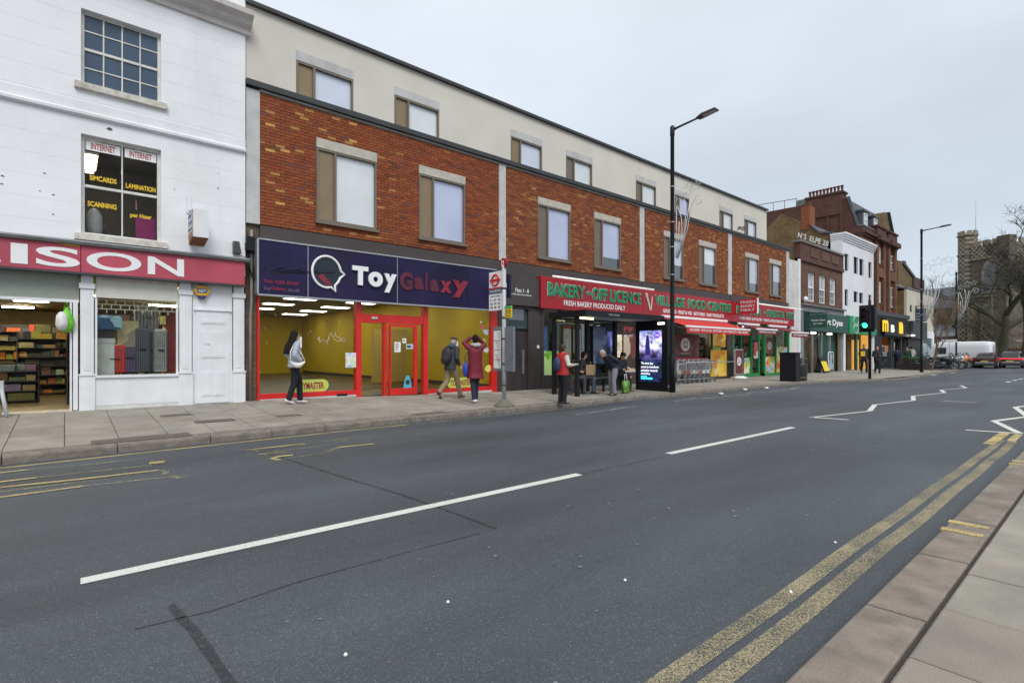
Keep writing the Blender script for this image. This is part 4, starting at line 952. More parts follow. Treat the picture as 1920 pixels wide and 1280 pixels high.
text('lettering','Galaxy',fx(508,YS),fx(536,YS),fz(520,545.5,YS),.10,YS-.002,mat('dim_red',(.25,.01,.04),.5),o,.003,.02)
text('lettering','.co.uk',fx(538,YS),fx(562,YS),fz(550,547,YS),.09,YS-.002,MATS['dim_mauve'],o,.003,.02)
text('lettering','Tel: 020 8440',fx(494,YS),fx(560,YS),fz(520,532,YS),.08,YS-.002,MATS['dim_red'],o,.003,.02)
# projecting navy sign at right end
X0=fx(919,YF-.4)
o=thing('projecting_sign','small navy projecting sign half hidden behind the bus stop flag','sign',(10.1,YF,3))
MB().box(10.12,10.22,YF-1.0,YF-.3,3.05,3.75).build('sign_box',M_navy,o)
MB().tube([(10.11,YF-.65+.25*math.cos(t*.4),3.4+.25*math.sin(t*.4)) for t in range(16)],.015,5,closed=True).build('logo_ring',M_signwhite,o)
# ---- flats entrance ----
e0,e1=10.47,fx(1014)
MB().box(10.47,fx(953),YF-.02,YF+.2,.05,3.1).box(fx(990),e1,YF-.02,YF+.2,.05,3.1).box(fx(953),fx(990),YF-.02,YF+.2,2.85,3.1).build('entrance_cladding',M_band,blk)
MB().box(fx(953)+.005,fx(990)-.005,YF+.05,YF+.1,zb(11),2.12).build('entrance_door',mat('door_brown',(.045,.035,.036),.4,.2),blk)
MB().box(fx(953)+.005,fx(990)-.005,YF+.03,YF+.1,2.13,2.2).build('door_transom',M_black,blk)
MB().box(fx(953)+.005,fx(990)-.005,YF+.06,YF+.1,2.21,2.84).build('fanlight',pane_mat('pane_teal',(.06,.085,.10)),blk)
MB().box(fx(985)-.1,fx(985)-.07,YF-.02,YF+.05,.7,1.5).build('door_pull',M_galv,blk)
MB().box(fx(990)+.1,fx(990)+.2,YF-.035,YF-.021,1.4,1.75).build('intercom',M_char,blk); MB().box(fx(1010)-.1,fx(1010),YF-.035,YF-.021,1.55,1.65).build('white_plate',M_signwhite,blk)
B('entrance_fascia',mat('fascia_brown',(.06,.047,.044),.5),blk,10.47,e1-.05,YF-.14,YF-.03,2.95,3.9)
text('lettering','Flats 1 - 8',fx(961),fx(986),fz(973,549),.13,YF-.142,M_signwhite,blk,.004,.01)
text('lettering','112B High Street, Barnet',fx(954.5),fx(991),fz(973,555.5),.07,YF-.142,M_signwhite,blk,.004,.01)
# ---- food shop frontage: x from e1 to 32.5 ----
def room(x0,x1,y1,wallc,lights,label,gy,seed,emit=5.,zc=2.95,fl=.12,labels=None):
    B('food_shop_floor',mat('lino',(.25,.24,.22),.4,.1),blk,x0,x1,YF+.12,y1,-.05,fl)
    B('food_shop_ceiling',mat('white_ceiling',(.5,.5,.48),.8),blk,x0,x1,YF+.12,y1,zc,zc+.08)
    MB().box(x0-.05,x0,YF+.12,y1,fl,zc).box(x1,x1+.05,YF+.12,y1,fl,zc).box(x0-.05,x1+.05,y1,y1+.05,fl,zc).build('food_shop_wall',wallc,blk)
    for k,(x,y) in enumerate(lights):
        o=thing('ceiling_light',label+', '+['nearest its left end','second from the left','third from the left','fourth from the left','fifth from the left','nearest its right end'][k if k<len(lights)-1 else 5],'light',(x,y,zc),'ceiling lights of the food shop')
        MB().box(x-.6,x+.6,y-.1,y+.1,zc-.06,zc-.03).build('diffuser',mat('cool_lamp',(1,.97,.9),.5,0,emit=emit),o); MB().box(x-.62,x+.62,y-.12,y+.12,zc-.029,zc-.001).build('housing',M_signwhite,o)
wgm=mat('grocer_wall',(.35,.36,.30),.8)
room(e1,25.4,YF+4,wgm,[(12.6,14.2),(15.,14.4),(17.4,14.2),(20,14.4),(22.5,14.2),(24.5,14.3)],'lit fluorescent ceiling light inside the food shop',None,1)
room(25.9,32.4,YF+4,wgm,[(27,14.2),(29.3,14.4),(31.4,14.2)],'lit fluorescent ceiling light behind the green shopfront',None,1)
GC=[(.5,.06,.04),(.6,.45,.05),(.10,.35,.08),(.6,.6,.55),(.06,.15,.45),(.65,.25,.04),(.5,.5,.2),(.35,.1,.3),(.7,.65,.6)]
for i,(a,b,l_) in enumerate([(12.2,13.8,'grocery shelf seen left of the bus shelter'),(14.3,17.2,'long grocery shelf behind the bus shelter'),(18.3,21.5,'grocery shelf behind the offer poster'),(22,25.2,'grocery shelf behind the fruit pictures'),(26.2,29,'butcher shelf behind the left green window'),(29.4,32.2,'butcher shelf behind the right green window')]):
    shelf(l_+' stocked with bright packets',a,b,YF+1.1,YF+1.5,.12,2.2,6,GC,seed=20+i,dens=.13)
for a,b in ((e1,e1+.12),(fx(1049),fx(1049)+.08),(fx(1111),fx(1111)+.08),(fx(1153),fx(1153)+.1),(17.95,18.45),(fx(1333),fx(1333)+.12),(25.3,25.95)):
    MB().box(a,b,YF-.04,YF+.12,.05,3.06).build('shop_post',M_band,blk)
MB().box(e1,25.4,YF-.04,YF+.12,2.95,3.06).box(e1,25.4,YF-.03,YF+.12,.05,.62).build('shop_riser',M_band,blk)
MB().add([(e1+.12,YF+.04,.62),(25.3,YF+.04,.62),(25.3,YF+.041,2.96),(e1+.12,YF+.041,2.96)],[(0,1,2,3)]).build('shop_pane',M_glasscl,blk)
M_gf=mat('green_frame',(.012,.22,.06),.4,.1)
for u in (1373,1388,1407,1421,1432,1453,1477): a=fx(u); MB().box(a,a+.13,YF-.05,YF+.12,.08,2.95).build('shop_post',M_gf,blk)
MB().box(26,32.45,YF-.04,YF+.12,2.88,3.06).box(fx(1388),fx(1421),YF-.045,YF+.12,.06,.30).box(fx(1432),32.45,YF-.045,YF+.12,.06,.28).build('bottom_rail',M_gf,blk)
MB().add([(26,YF+.04,.28),(32.4,YF+.04,.28),(32.4,YF+.041,2.9),(26,YF+.041,2.9)],[(0,1,2,3)]).build('shop_pane',M_glasscl,blk)
# big window prints
def wprint(lab,u0,u1,v0,v1,m,Y=YF+.02,writing=()):
    a,b=fx(u0),fx(u1); z1=fz(u0,v0); z0=fz(u0,v1); return poster('window_graphic',lab,'window graphic',a,b,max(z0,.15),z1,Y,m,writing=writing)
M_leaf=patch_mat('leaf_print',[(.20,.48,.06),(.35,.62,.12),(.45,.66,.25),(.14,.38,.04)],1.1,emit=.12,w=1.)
M_blueg=mat('blue_graphic',(.05,.11,.24),.3,.3,2)
wprint('blurred green leaf window graphic left of the bus shelter',1017,1048,658,704,M_leaf,writing=[('FRESH FOOD & DRINK',.02,.98,.0,.05,M_signwhite)])
wprint('dark blue window graphic above the green leaf one',1017,1027,612,658,M_blueg)
M_food=patch_mat('food_print_dark',[(.03,.02,.015),(.035,.02,.015),(.32,.03,.035),(.05,.03,.02),(.55,.45,.33),(.02,.02,.02),(.15,.05,.03)],1.3,w=.9)
wprint('dark window graphic of peppers and kebabs between shelter and screen',1170,1199,612,702,M_food,writing=[('FRESH MEAT',.1,.7,.04,.06,M_signwhite),('BBQ PARTY',.05,.6,.78,.10,M_signwhite)])
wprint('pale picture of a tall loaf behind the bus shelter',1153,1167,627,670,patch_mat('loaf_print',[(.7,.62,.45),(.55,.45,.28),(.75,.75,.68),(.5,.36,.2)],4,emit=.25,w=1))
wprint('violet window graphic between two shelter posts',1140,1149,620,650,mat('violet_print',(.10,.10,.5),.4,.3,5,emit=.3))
wprint('blue picture panel behind the shelter centre',1122,1139,614,660,patch_mat('blue_scene',[(.05,.10,.25),(.12,.2,.38),(.2,.25,.35),(.03,.06,.15)],3,w=1))
wprint('narrow strip of cards behind the bus shelter left post',1049,1062,612,652,M_signwhite)
M_mar2=patch_mat('maroon_print',[(.12,.012,.018),(.13,.015,.02),(.14,.02,.02),(.11,.01,.015),(.22,.07,.03)],1.6,w=.6)
g=wprint('maroon OFF offer window graphic with a white circle behind the trolleys',1266,1312,626,673,M_mar2)
def roundoff(parent,u,v,rpx,Y,t1='£15',t2='OFF'):
    X,z=fp(u,v,Y); r_=(fx(u+rpx,Y)-fx(u-rpx,Y))/2; rz=r_*.8
    MB().disc((X,Y-.004,z),XA,ZA,r_,24,0,rz).build('white_circle',M_signwhite,parent)
    tm=mat('dark_print',(.12,.03,.03),.5)
    text('lettering',t1,X-r_*.55,X+r_*.55,z+rz*.08,rz*.5,Y-.006,tm,parent,.002,.02); text('lettering',t2,X-r_*.6,X+r_*.6,z-rz*.58,rz*.5,Y-.006,tm,parent,.002,.02)
roundoff(g,1285,646,8.5,YF+.02)
a=fx(1277);text('lettering','WHEN YOU SPEND £60',fx(1277),fx(1294),fz(1285,664),.07,YF+.017,M_signwhite,g,.002)
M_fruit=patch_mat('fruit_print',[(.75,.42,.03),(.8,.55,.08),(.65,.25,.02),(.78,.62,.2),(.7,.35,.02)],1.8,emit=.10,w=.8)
wprint('orange and yellow fruit window graphic left of the brown column',1331,1361,622,650,M_fruit)
wprint('yellow mango and banana window graphic under the green strip',1331,1361,656,706,M_fruit,Y=YF-.042)
wprint('lime green strip between the two fruit graphics',1332,1352,648,656,mat('lime_strip',(.3,.55,.05),.5))
wprint('low white strip graphic with fruits behind the trolleys',1266,1333,676,702,patch_mat('fruit_strip',[(.75,.75,.72),(.55,.12,.06),(.7,.6,.12),(.8,.8,.78),(.3,.4,.1)],1.8,w=.6),Y=YF-.042)
g=wprint('small maroon offer graphic with a white circle in the green shopfront',1436,1452,632,662,M_mar2); roundoff(g,1443,648,4,YF+.02)
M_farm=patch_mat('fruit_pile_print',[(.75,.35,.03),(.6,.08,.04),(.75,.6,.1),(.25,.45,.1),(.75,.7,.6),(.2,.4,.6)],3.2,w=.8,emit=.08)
wprint('pile of fruit window graphic low in the green shopfront',1434,1453,668,700,M_farm); wprint('colourful cocktail window graphic at the right green window',1456,1476,650,699,M_farm)
wprint('fruit and drinks window graphic beside the offer board',1396,1411,670,704,M_farm)
wprint('white and red notice on the green shop door',1413,1421,642,672,patch_mat('door_notice',[(.7,.7,.7),(.6,.1,.1),(.72,.72,.7)],3),Y=YF-.01)
# red fascia (three things: bakery, village, butcher)
YS=YF-.22
def zline(u,v): return fz(u,v,YS)
zt_=zline(1014,517.6); zb_=zline(1014,577); zt2=zline(1489,580); zb2=zline(1489,611)
print('red sign',zt_,zb_,zt2,zb2)
ZS={1014:(3.99,2.91),1205:(4.0,2.96),1372:(3.99,2.97)}
zt_,zb_=ZS[1014]
M_lg=mat('letter_green',(.012,.25,.12),.45,.1,4,0,emit=.08); M_lo=mat('letter_edge',(.50,.52,.42),.5)
def redsign(lab,u0,u1):
    global zt_,zb_,hs
    zt_,zb_=ZS[u0]; hs=zt_-zb_
    o=thing('fascia_sign',lab,'sign',(fx(u0,YS),YS,zb_)); a,b=fx(u0,YS)+.01,fx(u1,YS)-.01
    B('sign_panel',M_signred,o,a,b,YS,YS+.18,zb_,zt_); return o
def letters(o,s_,u0,u1,z,h):
    a,b=fx(u0,YS),fx(u1,YS)
    text('letter_edge',s_,a-.03,b+.03,z-.025,h+.05,YS-.006,M_lo,o,.004,.03)
    text('lettering',s_,a,b,z,h,YS-.012,M_lg,o,.03,.02)
hs=zt_-zb_
o=redsign('red shop sign reading BAKERY OFF LICENCE above the bus shelter',1014,1205)
letters(o,'BAKERY',1027,1096,zb_+hs*.42,hs*.40); letters(o,'·',1100,1107,zb_+hs*.56,.12); letters(o,'OFF LICENCE',1110,1201,zb_+hs*.42,hs*.40)
text('lettering','FRESH BAKERY PRODUCED DAILY',fx(1057,YS),fx(1172,YS),zb_+hs*.14,hs*.17,YS-.004,M_signwhite,o,.006,.01)
MB().tube([(fx(1023,YS),YS-.35,zt_-.03),(fx(1212,YS),YS-.35,zt_-.03)],.035,8).build('light_tube',mat('sign_tube',(.85,.80,.78),.4,.0,emit=.35),o)
for u in (1044,1096,1152,1196): MB().tube([(fx(u,YS),YS+.02,zt_+.0),(fx(u,YS),YS-.35,zt_+.01)],.012,5).build('lamp_bracket',M_signwhite,o)
o=redsign('red shop sign reading VILLAGE FOOD CENTRE in green letters',1205,1372)
MB().prism([(fx(1209,YS),zt_-.15),(fx(1213,YS),zt_-.13),(fx(1220,YS),zb_+.25),(fx(1218,YS),zb_+.20)],'y',YS-.02,YS-.004).prism([(fx(1219,YS),zb_+.2),(fx(1222,YS),zt_-.25),(fx(1223.5,YS),zt_-.25),(fx(1221,YS),zb_+.2)],'y',YS-.02,YS-.004).build('tick_emblem',M_lo,o)
for s_,a,b in (('VILLAGE',1228,1283),('FOOD',1290,1322),('CENTRE',1327,1370)): letters(o,s_,a,b,zb_+hs*.44,hs*.38)
text('lettering','GROCERIES · FRUIT & VEG · BUTCHERS · DAIRY PRODUCTS',fx(1243,YS),fx(1357,YS),zb_+hs*.15,hs*.15,YS-.004,M_signwhite,o,.006,.02)
o=redsign('red shop sign reading BUTCHER FRUIT & VEG at the right end of the row',1372,1489)
letters(o,'BUTCHER',1381,1426,zb_+hs*.44,hs*.36); letters(o,'FRUIT & VEG',1438,1487,zb_+hs*.42,hs*.36); letters(o,'·',1432,1435,zb_+hs*.55,.1)
text('lettering','FRESH MEAT & POULTRY · FRUIT & VEG SOURCED DAILY',fx(1386,YS),fx(1478,YS),zb_+hs*.14,hs*.15,YS-.004,M_signwhite,o,.006,.02)
MB().tube([(fx(1399,YS),YS-.35,zt_-.02),(fx(1491,YS),YS-.35,zt_-.02)],.035,8).build('light_tube',MATS['sign_tube'],o)
for u in (1400,1430,1460,1488): MB().tube([(fx(u,YS),YS+.02,zt_),(fx(u,YS),YS-.35,zt_+.01)],.012,5).build('lamp_bracket',M_signwhite,o)
# small projecting sign
XPp=26.1; 
o=thing('projecting_sign','small red FRESH BAKERY sign sticking out over the butcher lettering','sign',(XPp,YF,3.6))
ya=YS-.95; yb_=YS-.05
MB().box(XPp,XPp+.12,ya,yb_,zt_-.62,zt_+.12).build('sign_box',mat('sign_red2',(.55,.02,.03),.4),o)
MB().box(XPp-.01,XPp+.13,ya-.03,ya-.002,zt_-.64,zt_+.14).build('edge_trim',M_signwhite,o)
for i,t in enumerate(['FRESH','BAKERY','MEAT']): text_mesh(t,(XPp-.008,yb_-.08,zt_-.10-.2*i),(0,-1,0),ZA,.72,.13,.004,.01).build('lettering',M_signwhite,o)
# awnings
def awning(lab,u0,u1,zt,zf,proj,m,txt,cl):
    x0,x1=fx(u0,YS),fx(u1,YS-proj*.5); y0,y1=YS,YS-proj
    o=thing('shop_awning',lab,'awning',((x0+x1)/2,YS,zt),'awnings over the food shop')
    th=.012
    MB().add([(x0,y0,zt),(x1,y0,zt),(x1,y1,zf),(x0,y1,zf),(x0,y0,zt-th),(x1,y0,zt-th),(x1,y1,zf-th),(x0,y1,zf-th)],[(3,2,1,0),(4,5,6,7),(0,1,5,4),(1,2,6,5),(2,3,7,6),(3,0,4,7)]).build('canopy',m,o)
    MB().box(x0-.05,x1+.05,y1-.06,y1-.005,zf-.05,zf+.03).build('front_bar',M_signwhite,o)
    mb=MB(); n_=30
    for i in range(n_):
        a=x0+(x1-x0)*i/n_; b=x0+(x1-x0)*(i+1)/n_; mb.box(a,b,y1-.05+.006*(i%2),y1-.04+.006*(i%2),zf-.27-.01*(i%2),zf-.051)
    mb.build('valance',m,o)
    text('lettering',txt,x0+.2,x1-.2,zf-.20,.10,y1-.056,M_signwhite,o,.003,.01)
    MB().box(x0-.03,x1+.03,YS-.09,YS,zt+.005,zt+.11).build('cassette',M_signwhite,o)
    for xx in (x0+.3,x1-.3): MB().tube([(xx,y0,zt-.12),(xx+.15,(y0+y1)/2,zf-.02),(xx,y1,zf-.02)],.02,6).build('folding_arm',M_pale,o)
M_aw=mat('awning_red',(.55,.03,.025),.8,.1,3,.1); M_aw2=mat('awning_dark',(.20,.015,.018),.8,.15,3,.1)
awning('bright red awning with white writing behind the near lamp post',1240,1382,2.90,2.50,1.15,M_aw,'GROCERIES · FRUIT & VEG · BUTCHERS · DAIRY PRODUCTS · FRESH BAKERY',1)
awning('middle dark red awning, drawn in short',1383,1438,2.84,2.60,.95,M_aw2,'FRESH MEAT DAILY · POULTRY · BUTCHER',1)
awning('rightmost faded dark red awning, over the green windows',1440,1493,2.84,2.52,1.2,M_aw2,'FRUIT & VEG · SOURCED DAILY · GROCERIES',1)
# aerial on the roof
ax=CE-.4
o=thing('tv_aerial','thin television aerial on the roof corner of the cream storey','aerial',(ax+.6,YF+1.5,RZ))
X,Y_=30.9,YF+1.8
MB().tube([(X,Y_,RZ),(X,Y_,RZ+1.1)],.018,5).build('mast',M_pale,o)
mb=MB().tube([(X-.35,Y_,RZ+1.0),(X+.45,Y_,RZ+1.15)],.012,4)
for i in range(7): mb.tube([(X-.3+.12*i,Y_-.2,RZ+1.0+.02*i),(X-.3+.12*i,Y_+.2,RZ+1.0+.02*i)],.008,4)
mb.build('array',M_pale,o)
# graffiti scribble on the cream wall between windows
mb=MB()
for P in ([(1384,428),(1386,424),(1388,431)],[(1389,424),(1391,430),(1393,425)],[(1393,428),(1396,423),(1395,431)],[(1383,431),(1388,426),(1394,432),(1397,428)]): mb.tube([(fx(u),YF+.018,fz(u,v)) for u,v in P],.022,4)
mb.build('graffiti',M_black,blk)
# ================= BUILDINGS BEYOND =================
def at(u,D): 
    r=ray(u,600); return r[0]*D, r[1]*D
def zat(v,D): return CH+(_H-v)*D/_F
M_bB=brick_mat('brown_brick',(.15,.065,.035),(.105,.045,.028),(.13,.10,.08))
M_bY=brick_mat('yellow_stock_brick',(.20,.125,.05),(.14,.085,.035),(.13,.11,.08))
M_bR=brick_mat('dark_red_brick',(.115,.045,.032),(.085,.034,.026),(.09,.06,.05))
M_bO=brick_mat('orange_brick',(.19,.078,.038),(.15,.062,.032),(.13,.09,.065))
M_slate=mat('slate',(.085,.095,.11),.6,.25,3,.3)
M_cap=mat('stone_cap',(.17,.17,.16),.8,.25,3,.2)
M_greyw=mat('grey_fascia',(.20,.20,.215),.6,.1)
M_wglass=pane_mat('far_pane',(.42,.46,.50)); M_dglass=pane_mat('far_pane_dark',(.03,.035,.045))
def far_win(parent,a,b,z0,z1,Y,fm,pm,cols=1,rail=True,dep=.12,split_dark=False):
    f=MB(); t=.07
    f.box(a,a+t,Y-.02,Y+.08,z0,z1).box(b-t,b,Y-.02,Y+.08,z0,z1).box(a+t,b-t,Y-.02,Y+.08,z1-t,z1).box(a+t,b-t,Y-.02,Y+.08,z0,z0+t)
    zm=z0+(z1-z0)*.5
    if rail: f.box(a+t,b-t,Y-.01,Y+.07,zm-.04,zm+.04)
    for i in range(1,cols): x=a+(b-a)*i/cols; f.box(x-.02,x+.02,Y,Y+.06,z0+t,z1-t)
    o=f.build('window',fm,parent)
    if split_dark:
        MB().add([(a+t,Y+.04,z0+t),(b-t,Y+.04,z0+t),(b-t,Y+.04,zm),(a+t,Y+.04,zm)],[(0,1,2,3)]).build('lower_pane',M_dglass,o)
        for i in (1,2): x=a+t+(b-a-2*t)*i/3; B('glazing_bar',fm,o,x-.012,x+.012,Y+.01,Y+.035,z0+t,zm-.04)
        B('glazing_bar',fm,o,a+t,b-t,Y+.012,Y+.034,(z0+zm)/2-.012,(z0+zm)/2+.012)
        z0b=zm
    else: z0b=z0+t
    tl=random.uniform(-.01,.01)
    MB().add([(a+t,Y+.04+tl,z0b),(b-t,Y+.04-tl,z0b),(b-t,Y+.04,z1-t),(a+t,Y+.04,z1-t)],[(0,1,2,3)]).build('pane',pm,o)
    B('sill',M_cap,o,a-.06,b+.06,Y-.08,Y-.021,z0-.08,z0)
    return o
# --- brown brick shop ---
b1=thing('brown_brick_shop','two storey brown brick shop with three white sash windows and a dark green shopfront','building',(38.4,YF,.12))
W3=[(35.81,36.95,4.68,6.52),(37.68,38.86,4.68,6.52),(39.57,40.75,4.68,6.52)]
wall('wall',M_bB,b1,34.5,42.05,4.42,7.1,YF,YF+.3,W3)
MB().box(34.5,42.05,YF+.3,YF+11,0,8.1).build('rear_block',M_bY,b1)
MB().box(34.35,42.05,YF-.12,YF,7.1,7.3).box(34.4,42.05,YF-.06,YF+.3,7.3,8.25).build('parapet',M_bR,b1)
for a in (36.0,37.9,39.7): MB().box(a,a+1.3,YF-.10,YF-.061,7.5,8.05).build('parapet_panel',M_bB,b1)
MB().box(34.3,42.05,YF-.14,YF+.4,8.25,8.38).build('coping',M_cap,b1)
for q in W3: far_win(b1,*q,YF+.1,M_signwhite,M_wglass,split_dark=True)
MB().box(32.88,34.48,YF-.02,YF+3,.1,7.0).build('white_pier',mat('dirty_white',(.60,.60,.58),.8,.1,1.5,.1,dirt=.55,dirtcol=(.25,.24,.22)),b1)
MB().box(34.1,34.36,YF-.10,YF-.021,.1,7.15).build('downpipe',M_wpaint,b1)
MB().box(34.5,42.05,YF-.10,YF+.2,4.0,4.42).build('grey_fascia',M_greyw,b1)
MB().box(34.45,42.1,YF-.25,YF-.10,4.36,4.46).build('fascia_moulding',M_cap,b1)
M_dgreen=mat('dark_green',(.018,.075,.055),.4,.08)
MB().box(34.5,35.0,YF-.05,YF+.15,.08,4.0).box(41.6,42.05,YF-.05,YF+.15,.08,4.0).build('shop_pillar',M_greyw,b1)
for x in (35.0,36.5,38.05,39.55,41.45): MB().box(x,x+.1,YF-.02,YF+.1,.1,2.75).build('shop_post',M_galv if x>36 else M_black,b1)
MB().box(38.15,41.45,YF+.25,YF+.3,.1,2.75).build('dark_door_panels',M_dgreen,b1)
MB().add([(35.1,YF+.05,.1),(38.05,YF+.05,.1),(38.05,YF+.05,2.75),(35.1,YF+.05,2.75)],[(0,1,2,3)]).build('shop_pane',M_glasscl,b1)
MB().box(35,41.5,YF+.4,YF+.45,.1,2.75).box(35,38.1,YF+.12,YF+.4,2.7,2.75).build('inner_wall',patch_mat('inner_goods',[(.10,.10,.09),(.25,.22,.16),(.06,.07,.07),(.3,.08,.05),(.14,.13,.1)],2.5,emit=.05),b1)
for i,x in enumerate((36.1,38.9)):
    o=thing('shop_lamp',['left glowing downlight under the dark green fascia','right glowing downlight under the dark green fascia'][i],'lamp',(x,YF-.2,2.68)); MB().ell((x,YF-.2,2.66),(.25,.15,.06)).build('bulb',mat('warm_bulb',(1,.95,.8),.5,0,emit=5),o); MB().box(x-.27,x+.27,YF-.32,YF-.08,2.70,2.74).build('housing',M_char,o)
o=thing('fascia_sign','dark green shop sign with white serif lettering ending bert Dyas','sign',(38.5,YF-.3,2.8))
bevel(B('sign_panel',M_dgreen,o,35.05,42.0,YF-.35,YF-.05,2.76,3.98),.02)
text('lettering','Robert Dyas',fx(1527,YF-.35),fx(1580,YF-.35),3.12,.52,YF-.352,M_signwhite,o,.01,.03)
o=thing('projecting_sign','small dark green hanging sign in front of the word Robert','sign',(35.0,YF-1.2,3.0))
MB().box(35.0,35.08,YF-1.35,YF-.4,2.95,3.75).build('sign_box',M_dgreen,o); MB().tube([(35.04,YF-.3,3.85),(35.04,YF-1.4,3.85)],.03).build('bracket',M_black,o)
text_mesh('Robert Dyas',(34.995,YF-.5,3.32),(0,-1,0),ZA,.75,.13,.004,.01).build('lettering',M_signwhite,o)
text_mesh('EST 1872',(34.995,YF-.6,3.15),(0,-1,0),ZA,.5,.08,.004,.01).build('lettering',M_signwhite,o)
o=thing('security_lamp','cream floodlight on the brick wall above the grey fascia','lamp',(35.0,YF,4.7)); MB().ell((34.85,YF-.2,4.72),(.16,.14,.18)).build('housing',M_wpaint,o); MB().tube([(34.85,YF,4.6),(34.85,YF-.2,4.65)],.03).build('bracket',M_char,o)
# --- white rendered building ---
b2=thing('white_parapet_building','narrow white three storey building with dark windows and a stepped cornice','building',(45.6,YF,.12))
M_w2=mat('white_render2',(.72,.73,.76),.8,.06,.8,.1,dirt=.3,dirtcol=(.35,.32,.27))
wins=[(42.5,43.3,7.32,8.55),(44.41,45.38,7.30,8.55),(45.69,46.66,7.30,8.55),(47.87,48.65,7.30,8.55),(42.5,43.2,4.80,5.98),(44.41,45.34,5.18,5.98),(45.65,46.58,5.18,5.98),(47.87,48.6,5.0,5.98)]
wall('wall',M_w2,b2,42.07,49.16,4.4,9.4,YF,YF+.3,wins)
MB().box(42.07,49.16,YF+.3,YF+1.1,4.4,9.4).box(42.0,42.07,YF,YF+.75,8.1,9.4).build('return_wall',M_w2,b2)
for i in range(4): MB().box(42.0-.04*i,49.16,YF-.06-.07*i,YF+.75,9.4+.14*i,9.4+.14*(i+1)).build('cornice_step',M_w2,b2)
for q in wins: far_win(b2,*q,YF+.12,M_black,M_dglass,rail=False,cols=1)
MB().prism([(13.75,0),(18.6,0),(18.3,11.2),(17.2,12.15),(15.8,11.25),(15.1,10.9),(14.5,10.15),(13.75,10.0)],'x',42.07,49.1).build('flank_wall',M_bY,b2)
MB().prism([(15.15,10.95),(15.25,11.05),(14.45,10.3),(13.6,10.1),(13.6,10.02),(14.5,10.16)],'x',41.95,49.1).build('slate_roof',M_slate,b2)
ch=MB().box(42.02,43.0,15.15,15.75,10.6,12.35).build('chimney',mat('orange_brick2',(.22,.07,.03),.9,.2,5,.3),b2)
for i in range(3):
    MB().lathe((42.5,15.28+.17*i,12.35),[(.07,0),(.085,.04),(.06,.3),(.08,.34)],10).build('chimney_pot',M_bO,ch)
gt=text_mesh('N`S  ELPE 28',(42.055,16.0,10.12),(0,-1,-.50),ZA,2.1,.42,.01,.015,shear=.2).build('graffiti',M_signwhite,b2)
gt=text_mesh('sfm JP',(42.055,14.9,9.28),(0,-1,-.5),ZA,1.0,.22,.01,.01,shear=.3).build('graffiti',M_signwhite,b2)
MB().box(42.07,42.5,YF-.05,YF+.2,.1,4.4).box(48.7,49.16,YF-.05,YF+.2,.1,4.4).box(42.5,48.7,YF,YF+.2,4.12,4.4).build('shop_pillar',M_w2,b2)
MB().box(44.9,45.2,YF-.02,YF+.12,.1,2.8).build('shop_post',M_dgreen,b2)
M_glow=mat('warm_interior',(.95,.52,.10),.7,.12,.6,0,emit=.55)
MB().box(42.5,48.7,YF+3,YF+3.1,.1,2.8).box(42.45,42.5,YF+.2,YF+3,.1,2.8).box(48.7,48.75,YF+.2,YF+3,.1,2.8).build('lit_wall',M_glow,b2)
B('shop_ceiling',M_signwhite,b2,42.45,48.75,YF+.2,YF+3,2.8,2.9); B('shop_floor',mat('wood_floor',(.35,.2,.08),.4),b2,42.45,48.75,YF,YF+3,.0,.12)
MB().box(43.1,43.5,YF+2.2,YF+2.9,.1,2.5).box(46.5,46.6,YF+.3,YF+3,.1,2.4).build('partition',M_glow,b2)
MB().add([(42.5,YF+.05,.12),(48.7,YF+.05,.12),(48.7,YF+.05,2.8),(42.5,YF+.05,2.8)],[(0,1,2,3)]).build('shop_pane',M_glasscl,b2)
o=thing('ceiling_light','lit light inside the warm yellow shop','light',(45.5,YF+1.2,2.78)); MB().box(44.5,46.5,YF+1.1,YF+1.3,2.7,2.75).build('diffuser',mat('warm_lamp2',(1,.75,.35),.5,0,emit=14),o); MB().box(44.45,46.55,YF+1.05,YF+1.35,2.751,2.79).build('housing',M_signwhite,o)
o=thing('fascia_sign','bright green shop sign with a white outlined knot logo behind the traffic light','sign',(46,YF-.25,2.8))
B('sign_panel',mat('mid_green',(.01,.27,.11),.4,.05),o,42.85,49.1,YF-.22,YF-.02,2.80,4.08)
for (cx,cz) in ((44.1,3.72),(44.1,3.18)): MB().tube([(cx+.52*math.cos(t*.393),YF-.24,cz+.36*math.sin(t*.393)) for t in range(16)],.018,5,closed=True).build('logo_ring',M_signwhite,o)
text('lettering','brown',43.75,44.75,3.36,.16,YF-.225,M_signwhite,o,.005,.01); text('lettering','SUGAR café',45.0,47.6,3.3,.25,YF-.225,M_signwhite,o,.005,.02)
# --- tall red brick building ---
YB=13.8; xb=49.2
b3=thing('tall_red_brick_building','tall orange brick Victorian building with slate mansard, dormers and a row of chimney pots','building',(54.5,YB,.12))
BX1=58.9
fw=[(52.95,53.95,9.15,10.55),(56.0,56.75,8.95,10.25),(57.0,57.75,8.95,10.25),(52.95,53.95,5.75,7.55),(56.0,56.75,5.55,7.35),(57.0,57.75,5.55,7.35),(49.9,50.7,5.2,7.4),(49.9,50.7,8.5,10.3)]
wall('wall',M_bO,b3,xb,BX1,4.8,11.1,YB,YB+.3,fw)
MB().prism([(YB+.3,0),(24,0),(24,14.45),(17.9,14.35),(14.9,14.25),(14.75,14.1),(14.12,11.7),(YB+.3,11.7)],'x',xb,xb+.5).build('flank_wall',M_bR,b3)
MB().prism([(YB+.3,0),(24,0),(24,11.7),(YB+.3,11.7)],'x',xb+.5,BX1).build('rear_block',M_bR,b3)
MB().prism([(14.2,11.7),(14.85,14.15),(24,14.3),(24,11.7)],'x',xb+.5,BX1).build('slate_mansard',M_slate,b3)
